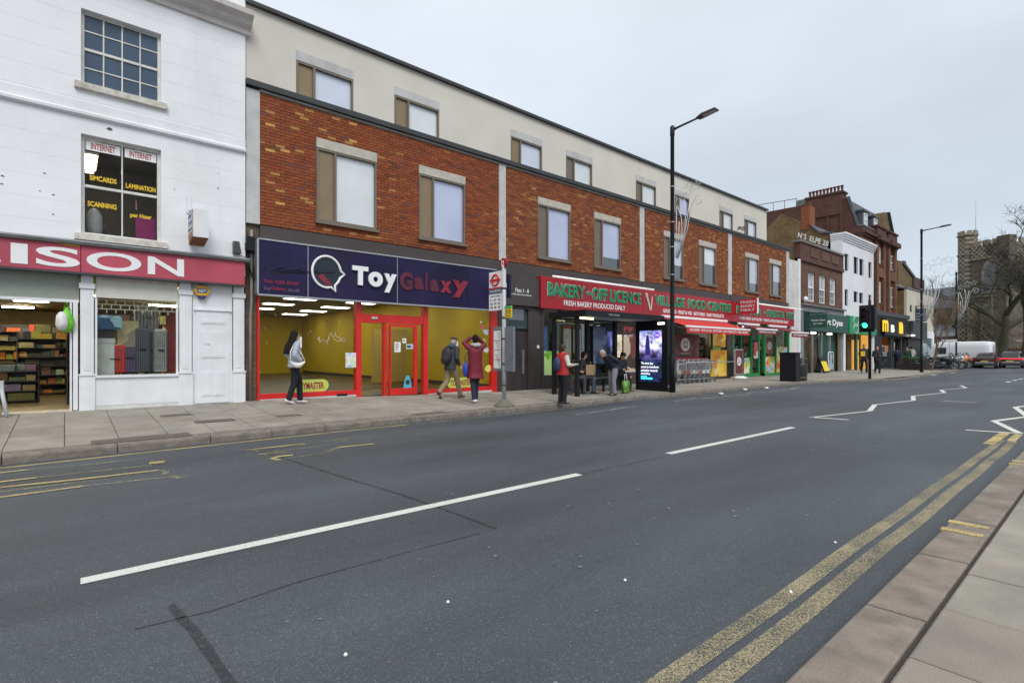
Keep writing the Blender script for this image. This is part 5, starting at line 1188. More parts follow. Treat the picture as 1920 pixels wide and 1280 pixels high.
MB().prism([(14.02,11.75),(14.13,11.72),(14.9,14.32),(14.68,14.32)],'x',xb-.08,xb+.05).build('verge',M_slate,b3)
MB().box(xb-.05,BX1+.1,YB-.15,YB+.3,10.95,11.15).box(xb-.08,BX1+.15,YB-.32,YB+.3,11.15,11.35).build('cornice',M_bR,b3)
MB().box(xb,BX1,YB-.05,YB+.3,11.35,11.75).build('parapet',M_bR,b3); MB().box(xb-.05,BX1+.05,YB-.1,YB+.35,11.75,11.85).build('coping',M_cap,b3)
for a,b in ((52.2,54.7),(55.6,58.2)):
    MB().box(a,a+.55,YB-.25,YB,4.8,11.2).box(b-.55,b,YB-.25,YB,4.8,11.2).box(a+.55,b-.55,YB-.25,YB+.0,7.9,8.7).build('brick_bay',M_bO,b3)
    MB().box(a-.1,b+.1,YB-.55,YB-.28,10.95,11.35).box(a,b,YB-.26,YB+.2,11.36,12.1).box(a-.1,b+.1,YB-.36,YB+.2,12.1,12.25).build('bay_crown',M_bR,b3)
for q in fw: far_win(b3,*q,YB+.1 if q[0]<51 else YB-.02,M_signwhite if q[0]>51 else M_black,M_wglass if q[0]>51 else M_dglass)
for a in (50.2,52.9): 
    d=MB().box(a,a+1.3,YB+.25,YB+1.5,11.85,13.15).box(a-.12,a+1.42,YB+.12,YB+1.5,13.15,13.3).build('dormer',M_slate,b3); far_win(d,a+.25,a+1.05,11.95,13.05,YB+.20,M_signwhite,M_wglass)
MB().prism([(55.3,11.9),(58.8,11.9),(57.0,14.1),(56.2,14.1)],'y',YB+.2,YB+1.2).build('gable',M_bY,b3)
MB().prism([(56.9,14.2),(57.1,14.2),(58.95,11.85),(58.75,11.85)],'y',YB-.0,YB+1.4).build('copper_verge',mat('copper_green',(.05,.10,.085),.6,.2),b3)
ch=MB().box(xb-.12,xb+.9,15.2,18.0,13.0,14.75).box(xb-.2,xb+.98,15.1,18.1,14.75,14.9).build('chimney_stack',M_bR,b3)
for i in range(10): MB().lathe((xb+.35,15.35+.275*i,14.9),[(.10,0),(.13,.05),(.085,.15),(.09,.42),(.14,.48),(.12,.56)],10).build('chimney_pot',mat('pot_dark_red',(.12,.035,.028),.8,.2),ch)
for y in (15.2,16.2,17.2): MB().box(xb-.1,xb-.001,y,y+.18,8,13.0).build('flue_pilaster',M_bR,b3)
MB().box(xb+.5,xb+2,17.9,19.0,14.3,15.0).build('roof_tank',M_cap,b3)
mb=MB().tube([(xb+.2,18.9,15.1),(xb+.2,23,15.3)],.03,5)
for y in (18.9,19.9,20.9,21.9,22.9): mb.tube([(xb+.2,y,14.3),(xb+.2,y,15.15)],.025,5)
mb.build('roof_railing',M_char,b3)
MB().tube([(52.0,YB-.05,4.9),(52.0,YB-.05,11)],.05).tube([(55.1,YB-.05,4.9),(55.1,YB-.05,11)],.05).build('downpipe',M_black,b3)
MB().box(xb,BX1,12.75,YB+.3,4.45,4.8).box(xb,BX1,12.9,YB+.3,4.3,4.45).build('shopfront_roof',M_char,b3)
MB().box(xb,51.1,12.95,YB,.1,4.3).box(56.5,BX1-.001,12.95,YB,2.95,4.3).box(51.1,BX1,13.1,YB,2.7,4.3).build('shopfront_cladding',M_black,b3)
MB().box(51.3,54.0,13.2,13.3,1.5,2.7).build('window_graphic',patch_mat('mcd_graphic',[(.03,.05,.12),(.5,.5,.55),(.10,.04,.03),(.45,.18,.1),(.05,.08,.2),(.03,.03,.03)],1.2,w=1),b3)
MB().box(51.3,54.0,13.15,13.25,.1,1.49).box(54.6,57,13.4,13.6,.1,2.7).build('shop_interior_panel',M_dglass,b3)
MB().box(51.3,54.0,13.2,13.3,2.05,2.68).build('orange_board',mat('orange_glow',(.25,.07,.02),.5,.3,2,emit=.2),b3)
for x in (51.1,54.0,54.5,57.2,58.6): MB().box(x,x+.2,13.0,13.2,.1,2.72).build('shop_post',M_char,b3)
o=thing('fascia_sign','black shop sign with a yellow arch, a white letter and a tall yellow block','sign',(54.5,12.8,2.9))
B('sign_panel',M_black,o,51.2,58.9,12.72,12.94,2.85,4.25)
text('letter','m',fx(1655,12.7),fx(1665.5,12.7),3.15,.95,12.715,mat('sign_yellow',(.85,.55,.02),.4,.03,emit=.5),o,.03,.02)
text('letter','B',fx(1671,12.7),fx(1677,12.7),3.15,.62,12.715,mat('lit_white',(.85,.95,.9),.4,0,emit=.6),o,.03,.03)
text('letter','n',fx(1686,12.7),fx(1693,12.7),3.1,1.0,12.715,MATS['sign_yellow'],o,.03,.12)
MB().ell((58.8,12.5,3.0),(.2,.15,.06)).build('sign_lamp',MATS['warm_bulb'],o)
# --- cream low building ---
b4=thing('cream_low_building','low cream fronted building with two small windows beyond the brick block','building',(64,YF,.12))
MB().box(58.95,69.4,YF+.2,YF+8,.1,7.2).build('rear_block',M_bY,b4)
sq=[(60.1,60.8,5.35,5.9),(62.0,62.7,5.35,5.9)]
wall('wall',mat('cream_far',(.56,.52,.43),.8,.06,1,.1,dirt=.4,dirtcol=(.3,.27,.2)),b4,58.97,69.4,3.6,7.35,YF,YF+.2,sq)
for q in sq: far_win(b4,*q,YF+.08,M_black,M_dglass,rail=False)
MB().box(58.9,69.5,YF-.06,YF+.3,7.35,7.5).build('coping',M_cap,b4)
MB().prism([(YF+.2,7.4),(YF+8,7.4),(YF+8,9.3),(YF+2,8.4)],'x',58.97,69.4).build('slate_roof',M_slate,b4)
MB().box(58.93,64.2,YF-.5,YF-.01,2.75,4.35).build('dark_fascia',M_char,b4)
MB().box(58.95,64,YF-.1,YF+.1,.1,2.74).build('dark_shopfront',M_black,b4)
MB().box(64.2,69.4,YF-.06,YF+.1,2.9,3.6).box(64.2,64.7,YF-.06,YF+.1,.1,2.9).box(68.7,69.4,YF-.06,YF+.1,.1,2.9).box(64.7,68.7,YF-.06,YF+.1,.1,.6).build('white_shopfront',M_w2,b4)
MB().box(64.7,66.6,YF,YF+.05,.6,2.9).box(66.8,68.7,YF,YF+.05,.6,2.9).build('shop_pane',pane_mat('pane_sea',(.22,.32,.34)),b4)
b5=thing('yellow_gable_house','yellow brick gabled house with a brown roof behind the cream building','building',(88,20,.1))
MB().prism([(20,0),(30,0),(30,13.2),(21.5,14.0),(20,12.9)],'x',86,87).build('gable_wall',M_bY,b5)
MB().prism([(86,0),(99,0),(99,11.0),(95,12.3),(88,14.0),(86,14.0)],'y',19.9,26).build('wall',M_bY,b5)
MB().prism([(88,13.7),(88,14.15),(99.3,11.2),(99.3,10.9)],'y',19.7,26).build('roof_edge',M_slate,b5)
MB().box(93,99,19.6,19.9,10.8,12.4).build('brown_roof',mat('brown_tile',(.09,.06,.055),.8,.2),b5)
MB().box(94,95,21,22,12,15).build('chimney',M_bR,b5)
o=thing('hanging_pub_sign','navy board sign with pale lettering hanging beside the cream building','sign',(61,12.2,5))
sx0,sx1=12.0,9.6
Xs=62.0; y0s,z1s=xp(1716,579,Xs); y1s,z0s=xp(1737,602,Xs)
MB().box(Xs,Xs+.1,y1s,y0s,z0s,z1s).build('board',mat('pub_navy',(.02,.035,.09),.5,.1),o)
for i,(t,a,b) in enumerate([('THE',.35,.65),('TAVERN',.08,.9),('ON THE HILL',.06,.94),('FOOD & ALE',.08,.92)]):
    ww=y0s-y1s; text_mesh(t,(Xs-.006,y0s-ww*a,z1s-(z1s-z0s)*(.24+.22*i)),(0,-1,0),ZA,ww*(b-a),(z1s-z0s)*.14,.004,.01).build('lettering',M_pale,o)
MB().tube([(Xs+.05,13.9,z1s+.25),(Xs+.05,y1s-.1,z1s+.25)],.03,6).tube([(Xs+.05,y0s-.2,z1s),(Xs+.05,y0s-.2,z1s+.25)],.015,5).tube([(Xs+.05,y1s+.2,z1s),(Xs+.05,y1s+.2,z1s+.25)],.015,5).build('bracket',M_black,o)

# ================= CHURCH =================
def flint(name,a=(.10,.085,.068),b=(.30,.255,.19),sc_=1.0):
    m=bpy.data.materials.new(name); m.use_nodes=True; t=m.node_tree; bs=t.nodes['Principled BSDF']; n=t.nodes.new; l=t.links.new
    tcn=n('ShaderNodeTexCoord'); ck=n('ShaderNodeTexChecker'); ck.inputs['Scale'].default_value=1/.36
    mpp=n('ShaderNodeMapping'); mpp.inputs['Location'].default_value=(.1,.1,.01); l(tcn.outputs['Object'],mpp.inputs[0]); l(mpp.outputs[0],ck.inputs['Vector'])
    ck.inputs['Color1'].default_value=(*a,1); ck.inputs['Color2'].default_value=(*b,1)
    no=n('ShaderNodeTexNoise'); no.inputs['Scale'].default_value=1.1; no.inputs['Detail'].default_value=8; l(tcn.outputs['Object'],no.inputs[0])
    mm=n('ShaderNodeMapRange'); mm.inputs[1].default_value=.3; mm.inputs[2].default_value=.7; mm.inputs[3].default_value=.6; mm.inputs[4].default_value=1.3; l(no.outputs[0],mm.inputs[0])
    vv=n('ShaderNodeVectorMath'); vv.operation='SCALE'; l(ck.outputs[0],vv.inputs[0]); l(mm.outputs[0],vv.inputs['Scale']); l(vv.outputs[0],bs.inputs['Base Color']); bs.inputs['Roughness'].default_value=.9
    return m
M_chk=flint('flint_chequer'); M_flint=mat('flint_rubble',(.115,.095,.075),.9,.45,2.2,.5,dirt=.3,dirtcol=(.2,.17,.13))
M_stone=mat('church_stone',(.27,.225,.17),.85,.25,1.5,.3)
T0=Vector((*at(1821,84),0)); T1=Vector((*at(1893,79),0)); av=(T1-T0); TL=av.length; ang=math.atan2(av.y,av.x)
ztow=zat(452,84)
cr=thing('church','flint and stone chequered church tower with battlements, corner turret and slate roofed nave','church',(0,0,0))
# local frame: x along the west face, y away from the camera
TWd=TL
def tb_(name,m,*a): return MB().box(*a).build(name,m,cr)
tb_('tower_lower',M_flint,0,TWd,0,5.5,-1,10.3)
tb_('tower_upper',M_flint,0,TWd,.05,5.5,10.3,ztow-3.2)
tb_('chequer_band',M_chk,0,TWd,-.03,5.5,ztow-3.1,ztow-1.0)
tb_('string_course',M_stone,-.1,TWd+.1,-.18,5.6,ztow-3.2,ztow-3.08)
tb_('string_course',M_stone,-.1,TWd+.1,-.18,5.6,10.2,10.45)
tb_('string_course',M_stone,-.1,TWd+.1,-.18,5.6,3.1,3.4)
tb_('chequer_panel',M_chk,.6,TWd-1.4,-.05,.2,3.4,5.4)
for i in range(4):
    x=.3+i*(TWd-.9)/3.2; tb_('merlon',M_stone,x,x+.9,-.05,.35,ztow-1.0,ztow-.25)
tb_('parapet',M_chk,0,TWd,-.04,.3,ztow-1.0,ztow-.95)
# side merlons
for i in range(3): tb_('merlon',M_stone,TWd-.35,TWd,.6+i*1.9,1.5+i*1.9,ztow-1.0,ztow-.25)
# turret
tz=zat(434,85)
def octp(cx,cy,r,z): return [(cx+r*math.cos(math.pi*(k+.5)/4),cy+r*math.sin(math.pi*(k+.5)/4),z) for k in range(8)]
MB().loft([octp(-1.1,.9,1.28,-1),octp(-1.1,.9,1.26,tz-.6)],0,False).build('stair_turret',M_chk,cr)
for z in (tz-.75,tz-3.9,10.2): MB().loft([octp(-1.1,.9,1.42,z),octp(-1.1,.9,1.42,z+.22)],0,False).build('turret_band',M_stone,cr)
for k in range(8):
    a=math.pi*k/4; MB().obox(-1.1+1.12*math.cos(a),.9+1.12*math.sin(a),tz-.6,tz+.05,.25,.62,a).build('turret_merlon',M_stone,cr)
MB().box(TWd-1.6,TWd+.5,-1.2,0.6,-1,10).box(TWd-1.3,TWd+.3,-.8,.6,10,ztow-3.2).box(TWd-1.35,TWd+.35,-.6,.9,ztow-3.2,ztow-.1).build('corner_buttress',M_flint,cr)
MB().box(TWd-1.65,TWd-1.4,-1.25,-1.19,-1,10).box(TWd+.3,TWd+.55,-1.25,-1.19,-1,10).build('quoins',M_stone,cr)
MB().box(.1,.8,-1.0,0,-1,9).build('buttress',M_stone,cr)
def pointed(x0,x1,z0,z1,y,d,m,name):
    w_=(x1-x0); P=[(x0,z0),(x1,z0),(x1,z1-w_*.8)]+[(x1-w_*.5*(1-math.cos(t*math.pi/2/5)),z1-w_*.8+w_*.8*math.sin(t*math.pi/2/5)) for t in range(1,6)]
    P+=[(x0+w_*.5*(1-math.cos(t*math.pi/2/5)),z1-w_*.8+w_*.8*math.sin(t*math.pi/2/5)) for t in range(4,0,-1)]+[(x0,z1-w_*.8)]
    return MB().prism(P,'y',y,y+d).build(name,m,cr)
pointed(1.5,4.5,10.8,ztow-3.3,-.12,.2,M_stone,'window_surround'); pointed(1.85,4.15,11.0,ztow-3.7,-.15,.1,M_dglass,'belfry_window')
for x in (2.6,3.35): tb_('mullion',M_stone,x,x+.12,-.2,-.13,11,ztow-4.5)
for z in [11.4+.35*i for i in range(8)]: tb_('louvre',M_slate,1.95,4.05,-.19,-.16,z,z+.08)
pointed(1.3,4.6,5.6,9.6,-.12,.2,M_stone,'window_surround'); pointed(1.7,4.2,5.8,9.2,-.15,.1,M_dglass,'west_window')
for x in (2.5,3.3): tb_('mullion',M_stone,x,x+.12,-.2,-.13,5.8,8.6)
# nave
rz=zat(531,88); ez=zat(574,86)
tb_('nave_wall',M_flint,-24,-2.4,3.0,10,-1,ez)
MB().prism([(2.6,ez-.1),(2.6,ez+.15),(6.5,rz),(10.4,ez+.15),(10.4,ez-.1)],'x',-24,-2.2).build('nave_roof',M_slate,cr)
tb_('aisle_wall',M_flint,-24,-2.5,.2,3.0,-1,4.2)
MB().prism([(0,4.1),(0,4.3),(3.0,6.3),(3.0,4.1)],'x',-24,-2.5).build('aisle_roof',mat('lead_roof',(.22,.235,.25),.5,.15,1),cr)
for i in range(6): tb_('aisle_buttress',M_stone,-5.2-3.4*i,-4.7-3.4*i,-.5,.2,-1,3.6)
for i in range(5): pointed(-8-3.4*i,-6.4-3.4*i,1.6,3.6,.1,.1,M_dglass,'aisle_window')
MB().prism([(-4.6,ez-3),(-2.3,ez-3),(-2.3,ez+.5),(-3.5,ez+.2)],'y',1.5,3).build('corner_wall',M_flint,cr)
MB().tube([(-.3,1.5,ztow-1),(-.3,1.5,zat(372,84))],[.07,.03],6).build('flagpole',M_pale,cr)
cr.location=T0; cr.rotation_euler=(0,0,ang)
# churchyard
g=MB().box(60,400,15.5,300,-.5,.04).build('churchyard_ground',mat('grass_dull',(.055,.07,.03),.95,.3,1,.3)); tag(g,kind='structure')
MB().obox(*at(1905,110),-.5,.02,1,1).build('x',M_flint,g) if False else None

# ================= VEGETATION =================
def branch_tree(name,label,X,Y,H,spread,r0,seed,barkm,levels=5,twigs=4,up=.55,stems=1,group=None,lean=(0,0),start=.28,twr=.006):
    rnd=random.Random(seed); root=thing(name,label,'tree',(X,Y,0),group)
    tr=MB(); cw=MB(); tw=MB()
    def rec(p,d,L_,r,lv):
        n_=4; pts=[p]; q=p
        for i in range(n_):
            d=(d+Vector((rnd.gauss(0,.13),rnd.gauss(0,.13),rnd.gauss(.03,.07)))).normalized(); q=q+d*L_/n_; pts.append(q)
        seg=7 if lv==0 else (5 if lv<2 else 3)
        (tr if lv==0 else (cw if lv<levels-1 else tw)).tube(pts,[r*(1-.42*i/n_) for i in range(n_+1)],seg,cap=False)
        if lv>=levels: return
        k=rnd.choice((2,3,3)) if lv<levels-2 else twigs
        for j in range(k):
            t=rnd.uniform(.45,1) if j else 1.0; idx=min(n_,int(t*n_)); b=pts[idx]
            ax=Vector((rnd.gauss(0,1),rnd.gauss(0,1),rnd.gauss(0,.4))); ax=(ax-d*ax.dot(d)); ax.normalize()
            nd=(d*rnd.uniform(.55,.95)+ax*rnd.uniform(.45,.95)*spread+Vector((0,0,up*.35))).normalized()
            rec(b,nd,L_*rnd.uniform(.62,.82),max(twr,r*rnd.uniform(.48,.66)),lv+1)
    for s_ in range(stems):
        rec(Vector((X+rnd.uniform(-.1,.1)*(stems>1),Y,-.1)),Vector((lean[0]+rnd.uniform(-.2,.2)*(stems>1),lean[1],1)).normalized(),H*start,r0,0)
    tr.build('trunk',barkm,root); cw.build('branches',barkm,root); o=tw.build('twigs',barkm,root); tag(o,kind='stuff')
    return root
M_bark=mat('bark_dark',(.055,.048,.035),.95,.3,6,.6); M_barkg=mat('bark_mossy',(.055,.052,.032),.95,.35,4,.5); M_birch=mat('bark_birch',(.20,.14,.09),.8,.35,5,.4)
M_bark2=mat('bark_twig',(.10,.075,.055),.95,.3,4,.4)
def T(u,D): return at(u,D)
branch_tree('bare_tree','large dark bare tree with thick trunk between church tower and the black car',*T(1880,62),25,1.2,.55,11,M_barkg,7,5,.5,start=.24,lean=(-.02,.02),twr=.008)
branch_tree('bare_tree','tall bare tree at the right edge of the picture',*T(1922,56),26,1.15,.45,23,M_bark,7,6,.6,start=.24,twr=.008)
branch_tree('bare_tree','brownish bare tree in front of the church tower base',*T(1846,70),14,1.25,.22,5,M_bark2,7,4,.4,start=.2,twr=.008)
branch_tree('bare_tree','greenish bare tree overlapping the right side of the tower',*T(1872,74),18,1.25,.25,8,M_barkg,7,4,.4,start=.2,twr=.009)
branch_tree('street_tree','young slender bare tree with peeling tan bark beside the street planter',47.9,9.1,6.6,.42,.085,37,M_birch,6,4,1.3,start=.33,twr=.006)
def leafclump(name,label,cat,x0,x1,y0,y1,z0,z1,n,m,size=.12,seed=1):
    rnd=random.Random(seed); mb=MB()
    for i in range(n):
        c=Vector((rnd.uniform(x0,x1),rnd.uniform(y0,y1),z0+(z1-z0)*rnd.random()**.8)); c.z-= .25*(z1-z0)*abs(math.sin(c.x*1.7+c.y*2.1))*rnd.random()
        a=Vector((rnd.gauss(0,1),rnd.gauss(0,1),rnd.gauss(0,1))).normalized()*size; b=a.orthogonal().normalized()*size*.6
        mb.add([c-a,c+b,c+a,c-b],[(0,1,2,3)])
    o=thing(name,label,cat,((x0+x1)/2,(y0+y1)/2,0)); tag(mb.build('foliage',m,o),kind='stuff'); return o
M_hedge=mat('hedge_brown',(.11,.05,.025),.9,.5,3); M_hedgeg=mat('hedge_green',(.035,.055,.02),.9,.5,3)
hx0=at(1868,75); hx1=at(1925,62)
leafclump('hedge','reddish brown hedge behind the black car','hedge',hx0[0]-10,hx0[0]+2,6,11.5,0,2.1,9000,M_hedge,.13)
leafclump('hedge','dark green hedge row at the foot of the church','hedge',hx0[0]+3,hx0[0]+6,4,16,0,1.9,6000,M_hedgeg,.15,seed=3)
# far wooded horizon beyond the road
rnd=random.Random(5); mb=MB()
for i in range(16000):
    a=rnd.random(); c=Vector((150+rnd.uniform(-10,25),-60+140*a,rnd.uniform(0,6.5+2.5*math.sin(a*23)+1.5*math.sin(a*51))))
    v=Vector((rnd.gauss(0,1),rnd.gauss(0,1),rnd.gauss(0,1))).normalized()*.6; b=v.orthogonal().normalized()*.4; mb.add([c-v,c+b,c+v,c-b],[(0,1,2,3)])
o=mb.build('distant_wood',M_hedgeg); tag(o,'mass of far dark trees closing the road beyond the church','wood',kind='stuff')
# ================= STREET FURNITURE =================
def lamp(label,X,Y,H,arm=1.55):
    o=thing('street_lamp',label,'street lamp',(X,Y,.11),'street lamps')
    MB().lathe((X,Y,.10),[(.10,0),(.10,1.15),(.085,1.2),(.07,1.3),(.062,H-.35),(.075,H-.33),(.075,H-.05),(.03,H)],14).build('column',M_black,o)
    MB().tube([(X,Y,H-.05),(X,Y-.25,H-.02),(X,Y-arm*.62,H+.04)],[.045,.035,.03],8).build('arm',M_black,o)
    y=Y-arm*.62; P=[(y+.08,H+.01),(y-.10,H+.10),(y-.56,H+.12),(y-.57,H+.07),(y-.1,H+.02)]
    bevel(MB().prism(P,'x',X-.13,X+.13).build('lamp_head',M_char,o),.015)
    MB().prism([(y-.14,H+.022),(y-.53,H+.069),(y-.53,H+.058),(y-.14,H+.010)],'x',X-.10,X+.10).build('lens',M_pale,o)
    MB().box(X-.04,X+.04,Y-.102,Y-.099,.6,1.0).build('door',M_char,o)
    for z in (3.9,4.8,5.6,H-1.9): MB().lathe((X,Y,z),[(.071,0),(.071,.03)],14).build('band',M_galv,o)
    return o
lamp('tall black street lamp beside the illuminated bus shelter screen',14.95,9.50,8.65)
lamp('black street lamp by the planter near the parked motorbikes',43.3,8.74,9.55)
L3=at(1793,49)
lamp('furthest black street lamp, in front of the white van',*L3,8.9)
def deco(label,X,Y,z0,k=1.,side=1):
    o=thing('christmas_light_frame',label,'decoration',(X,Y,z0),'firework light frames on the lamps')
    P=lambda a,b:(X,Y-.08-a*k,z0+b*k)
    M_rope=mat('rope_light',(.62,.63,.64),.4,.05)
    curves=[[(0,.1),(.02,.9),(.02,1.7)],[(.04,0),(.22,.8),(.20,1.3),(.06,1.75)],[(.06,0),(.32,.9),(.36,1.5),(.30,1.9)],[(.08,0),(.42,.9),(.55,1.6),(.74,1.92),(.92,1.85),(.90,1.65),(.76,1.62),(.72,1.74),(.80,1.80)],[(.07,0),(.30,.7),(.42,1.3),(.50,1.75)],[(.02,0),(.10,.7),(.12,1.2)]]
    for c in curves: MB().tube([P(*p) for p in c],.012*k,5).build('rope',M_rope,o)
    for cx,cz,r_ in ((.12,2.02,.17),(.42,2.18,.20),(.72,2.22,.17)):
        st=[P(cx+r_*(1 if i%2==0 else .42)*math.cos(math.pi*i/5+.3),cz+r_*(1 if i%2==0 else .42)*math.sin(math.pi*i/5+.3)) for i in range(10)]
        MB().tube(st,.010*k,5,closed=True).build('star',M_rope,o)
    mb=MB(); 
    for i in range(14): a=.06+.28*i/14; z=.15+1.1*i/14; mb.tube([P(a*.5,z),P(a*1.25,z+.06)],.006,4)
    mb.build('mesh_wires',M_rope,o); 
    MB().tube([P(-.1,.1),P(.1,.05)],.015,5).tube([P(-.1,1.6),P(.06,1.6)],.015,5).build('bracket',M_galv,o)
    return o
deco('firework shaped light frame on the near lamp by the bus shelter',14.95,9.45,4.42,.98)
deco('firework shaped light frame on the lamp by the planter',43.3,8.68,3.55,1.75)
deco('furthest firework light frame, against the church tower',L3[0],L3[1]-.05,4.4,1.55)
# traffic light
TX,TY=30.09,8.12
o=thing('traffic_light','black traffic light on a pole showing green','traffic light',(TX,TY,.11))
MB().lathe((TX,TY,.10),[(.065,0),(.065,3.85),(.05,3.9),(.01,3.92)],12).build('pole',M_black,o)
hd=MB().box(TX-.42,TX-.16,TY-.13,TY+.30,2.55,3.62).build('signal_head',M_black,o); bevel(hd,.02)
B('backing_board',M_black,o,TX-.16,TX-.13,TY-.24,TY+.41,2.42,3.74)
for i,(c,e) in enumerate((((.02,.75,.30),6.),((.06,.04,.02),0),((.07,.01,.01),0))):
    z=2.74+.34*i; MB().disc((TX-.425,TY+.085,z),(0,-1,0),ZA,.115,16).build('lens',mat('lens%d'%i,c,.3,0,emit=e),hd)
    P=[]
    MB().tube([(TX-.43,TY+.085+.13*math.cos(math.pi*t/8),z+.13*math.sin(math.pi*t/8)) for t in range(9)],.012,5).loft([[(TX-.42-q,TY+.085+.13*math.cos(math.pi*t/8),z+.13*math.sin(math.pi*t/8)) for t in range(9)] for q in (0,.2)],0,True,False).build('hood',M_black,hd)
hd2=MB().box(TX+.12,TX+.38,TY-.2,TY+.22,2.55,3.62).build('rear_head',M_black,o)
# bus stop
SX,SY=gp(945,761,.12); SY-=.0; z0=.115
o=thing('bus_stop','bus stop post with red roundel flag and letter D on top, yellow shop behind','bus stop',(SX,SY,z0))
MB().lathe((SX,SY,z0),[(.26,0),(.25,.03),(.14,.10),(.07,.16),(.001,.17)],20).build('base',mat('base_green_grey',(.13,.13,.10),.8,.2,10,.3),o)
MB().lathe((SX,SY,z0+.1),[(.05,0),(.05,3.25),(.001,3.26)],14).build('post',M_pale,o)
for z in (.6,1.1,1.7,2.2,2.9): MB().lathe((SX,SY,z),[(.054,0),(.054,.05)],14).build('bolt_band',M_char,o)
dz=3.52
MB().disc((SX-.02,SY,dz),(0,-1,0),ZA,.125,20,0,None,.0).disc((SX-.03,SY,dz),(0,-1,0),ZA,.125,20,0,None,-.04).build('letter_disc',M_signred,o)
text_mesh('D',(SX-.04,SY+.045,dz-.065),(0,-1,0),ZA,.09,.13,.006,.03).build('letter',M_signwhite,o)
ya,yb2=SY+.56,SY+.055; zt3,zb3=3.36,2.42
fl_=MB().box(SX-.015,SX+.015,yb2,ya,zb3,zt3).build('flag',M_signwhite,o)
yc=(ya+yb2)/2; zc_=zt3-.21
MB().tube([(SX-.025,yc+.13*math.cos(6.283*t/20),zc_+.13*math.sin(6.283*t/20)) for t in range(20)],.022,6,closed=True).box(SX-.04,SX-.02,yc-.19,yc+.19,zc_-.028,zc_+.028).build('roundel',M_red,fl_)
MB().box(SX-.019,SX-.0155,yb2,ya,zt3-.42,zt3-.385).build('red_stripe',M_red,fl_)
MB().box(SX-.0185,SX-.0155,yb2,ya,zt3-.54,zt3-.42).build('name_band',mat('band_blue_grey',(.10,.13,.18),.4),fl_)
text_mesh('Barnet High Street',(SX-.02,ya-.04,zt3-.50),(0,-1,0),ZA,.42,.05,.002,.01).build('lettering',M_signwhite,fl_)
for i,t in enumerate(['towards Hadley','34   107   184','263   307   326','383   389   399']):
    text_mesh(t,(SX-.018,ya-.06,zt3-.62-.09*i),(0,-1,0),ZA,.38,.045,.002,.01).build('lettering',M_char,fl_)
yt=MB().box(SX-.02,SX+.0,SY-.30,SY-.06,2.22,2.50).build('e_tile',mat('sign_yellow2',(.75,.52,.02),.4,.03),o)
MB().box(SX-.024,SX-.0205,SY-.30,SY-.06,2.43,2.50).build('green_header',mat('tile_green',(.05,.4,.12),.4),yt)
for i,t in enumerate(['NIGHT BUS','N20   N5','24 hour']): text_mesh(t,(SX-.023,SY-.08,2.36-.055*i),(0,-1,0),ZA,.19,.03,.002,.008).build('lettering',M_char,yt)
tcx=MB().box(SX-.03,SX+.03,SY+.06,SY+.38,.95,2.02).build('timetable_case',mat('case_grey2',(.16,.18,.21),.4),o); bevel(tcx,.01)
MB().box(SX-.034,SX-.031,SY+.09,SY+.35,1.02,1.92).build('timetable_sheet',M_signwhite,tcx)
for z in (1.22,1.45,1.68): MB().box(SX-.037,SX-.0345,SY+.10,SY+.34,z,z+.012).build('red_rule',M_red,tcx)
mb=MB(); 
for i in range(18): mb.box(SX-.037,SX-.035,SY+.11,SY+.11+.02*(3+i%7),1.05+.048*i,1.062+.048*i)
tag(mb.build('printed_lines',M_char,tcx),kind='stuff')
tc2=MB().box(SX-.03,SX+.03,SY-.38,SY-.06,.95,2.0).build('timetable_case',MATS['case_grey2'],o); bevel(tc2,.01)
# bus shelter
sh=thing('bus_shelter','black framed bus shelter with flat roof, bench and map panels in front of the bakery','bus shelter',(13.2,10.6,.13))
sx0,sx1,sy0,sy1=11.25,15.15,9.95,11.35; zr=2.50
MB().box(sx0,sx1,sy0,sy1,zr,zr+.06).box(sx0,sx1,sy0-.03,sy0-.001,zr-.06,zr+.12).box(sx0,sx1,sy1+.001,sy1+.03,zr-.06,zr+.12).box(sx0-.03,sx0-.001,sy0-.03,sy1+.03,zr-.06,zr+.12).build('roof',M_black,sh)
MB().box(sx0+.2,sx1-.2,sy0+.1,sy1-.1,zr-.03,zr-.002).build('ceiling_panel',M_pale,sh)
text('lettering','Union Street',sx0+1.0,sx0+1.5,zr+.0,.06,sy0-.034,M_pale,sh,.003)
for x,y in ((11.35,10.36),(11.35,11.3),(12.86,11.3),(14.28,11.3)):
    MB().box(x-.06,x+.06,y-.05,y+.05,.12,zr).build('post',M_black,sh)
MB().box(11.4,14.9,11.29,11.32,.95,1.0).box(11.4,14.9,11.29,11.32,.35,.39).build('cross_rail',M_black,sh)
for a,b in ((11.4,12.81),(12.91,14.23)): MB().box(a,b,11.30,11.31,.4,2.4).build('glass_panel',glass('shelter_glass',(.85,.9,.9),.7),sh)
MB().box(11.34,11.36,10.41,11.25,.4,2.4).build('end_panel',MATS['shelter_glass'],sh)
for a,lab,m in ((11.65,'map panel',patch_mat('bus_map',[(.55,.56,.52),(.6,.6,.57),(.5,.52,.5),(.62,.58,.5)],6)),(12.1,'list',MATS['bus_map']),(13.05,'poster',patch_mat('shelter_poster',[(.08,.12,.22),(.05,.07,.13),(.18,.24,.33),(.10,.14,.22)],2.2,w=1.))):
    ww=.42 if a<13 else .75
    f=MB().box(a,a+ww,11.24,11.285,1.0,2.28).build('display_frame',M_black,sh); MB().box(a+.04,a+ww-.04,11.232,11.239,1.04,2.24).build('sheet',m,f)
    if a<13: MB().box(a+.04,a+ww-.04,11.226,11.231,2.14,2.24).build('red_header',M_signred,f)
bn=MB().box(12.2,14.6,10.95,11.2,.56,.60).build('bench',M_char,sh)
for x in (12.35,13.4,14.45): MB().box(x-.03,x+.03,11.04,11.10,.12,.56).build('bench_leg',M_black,bn)
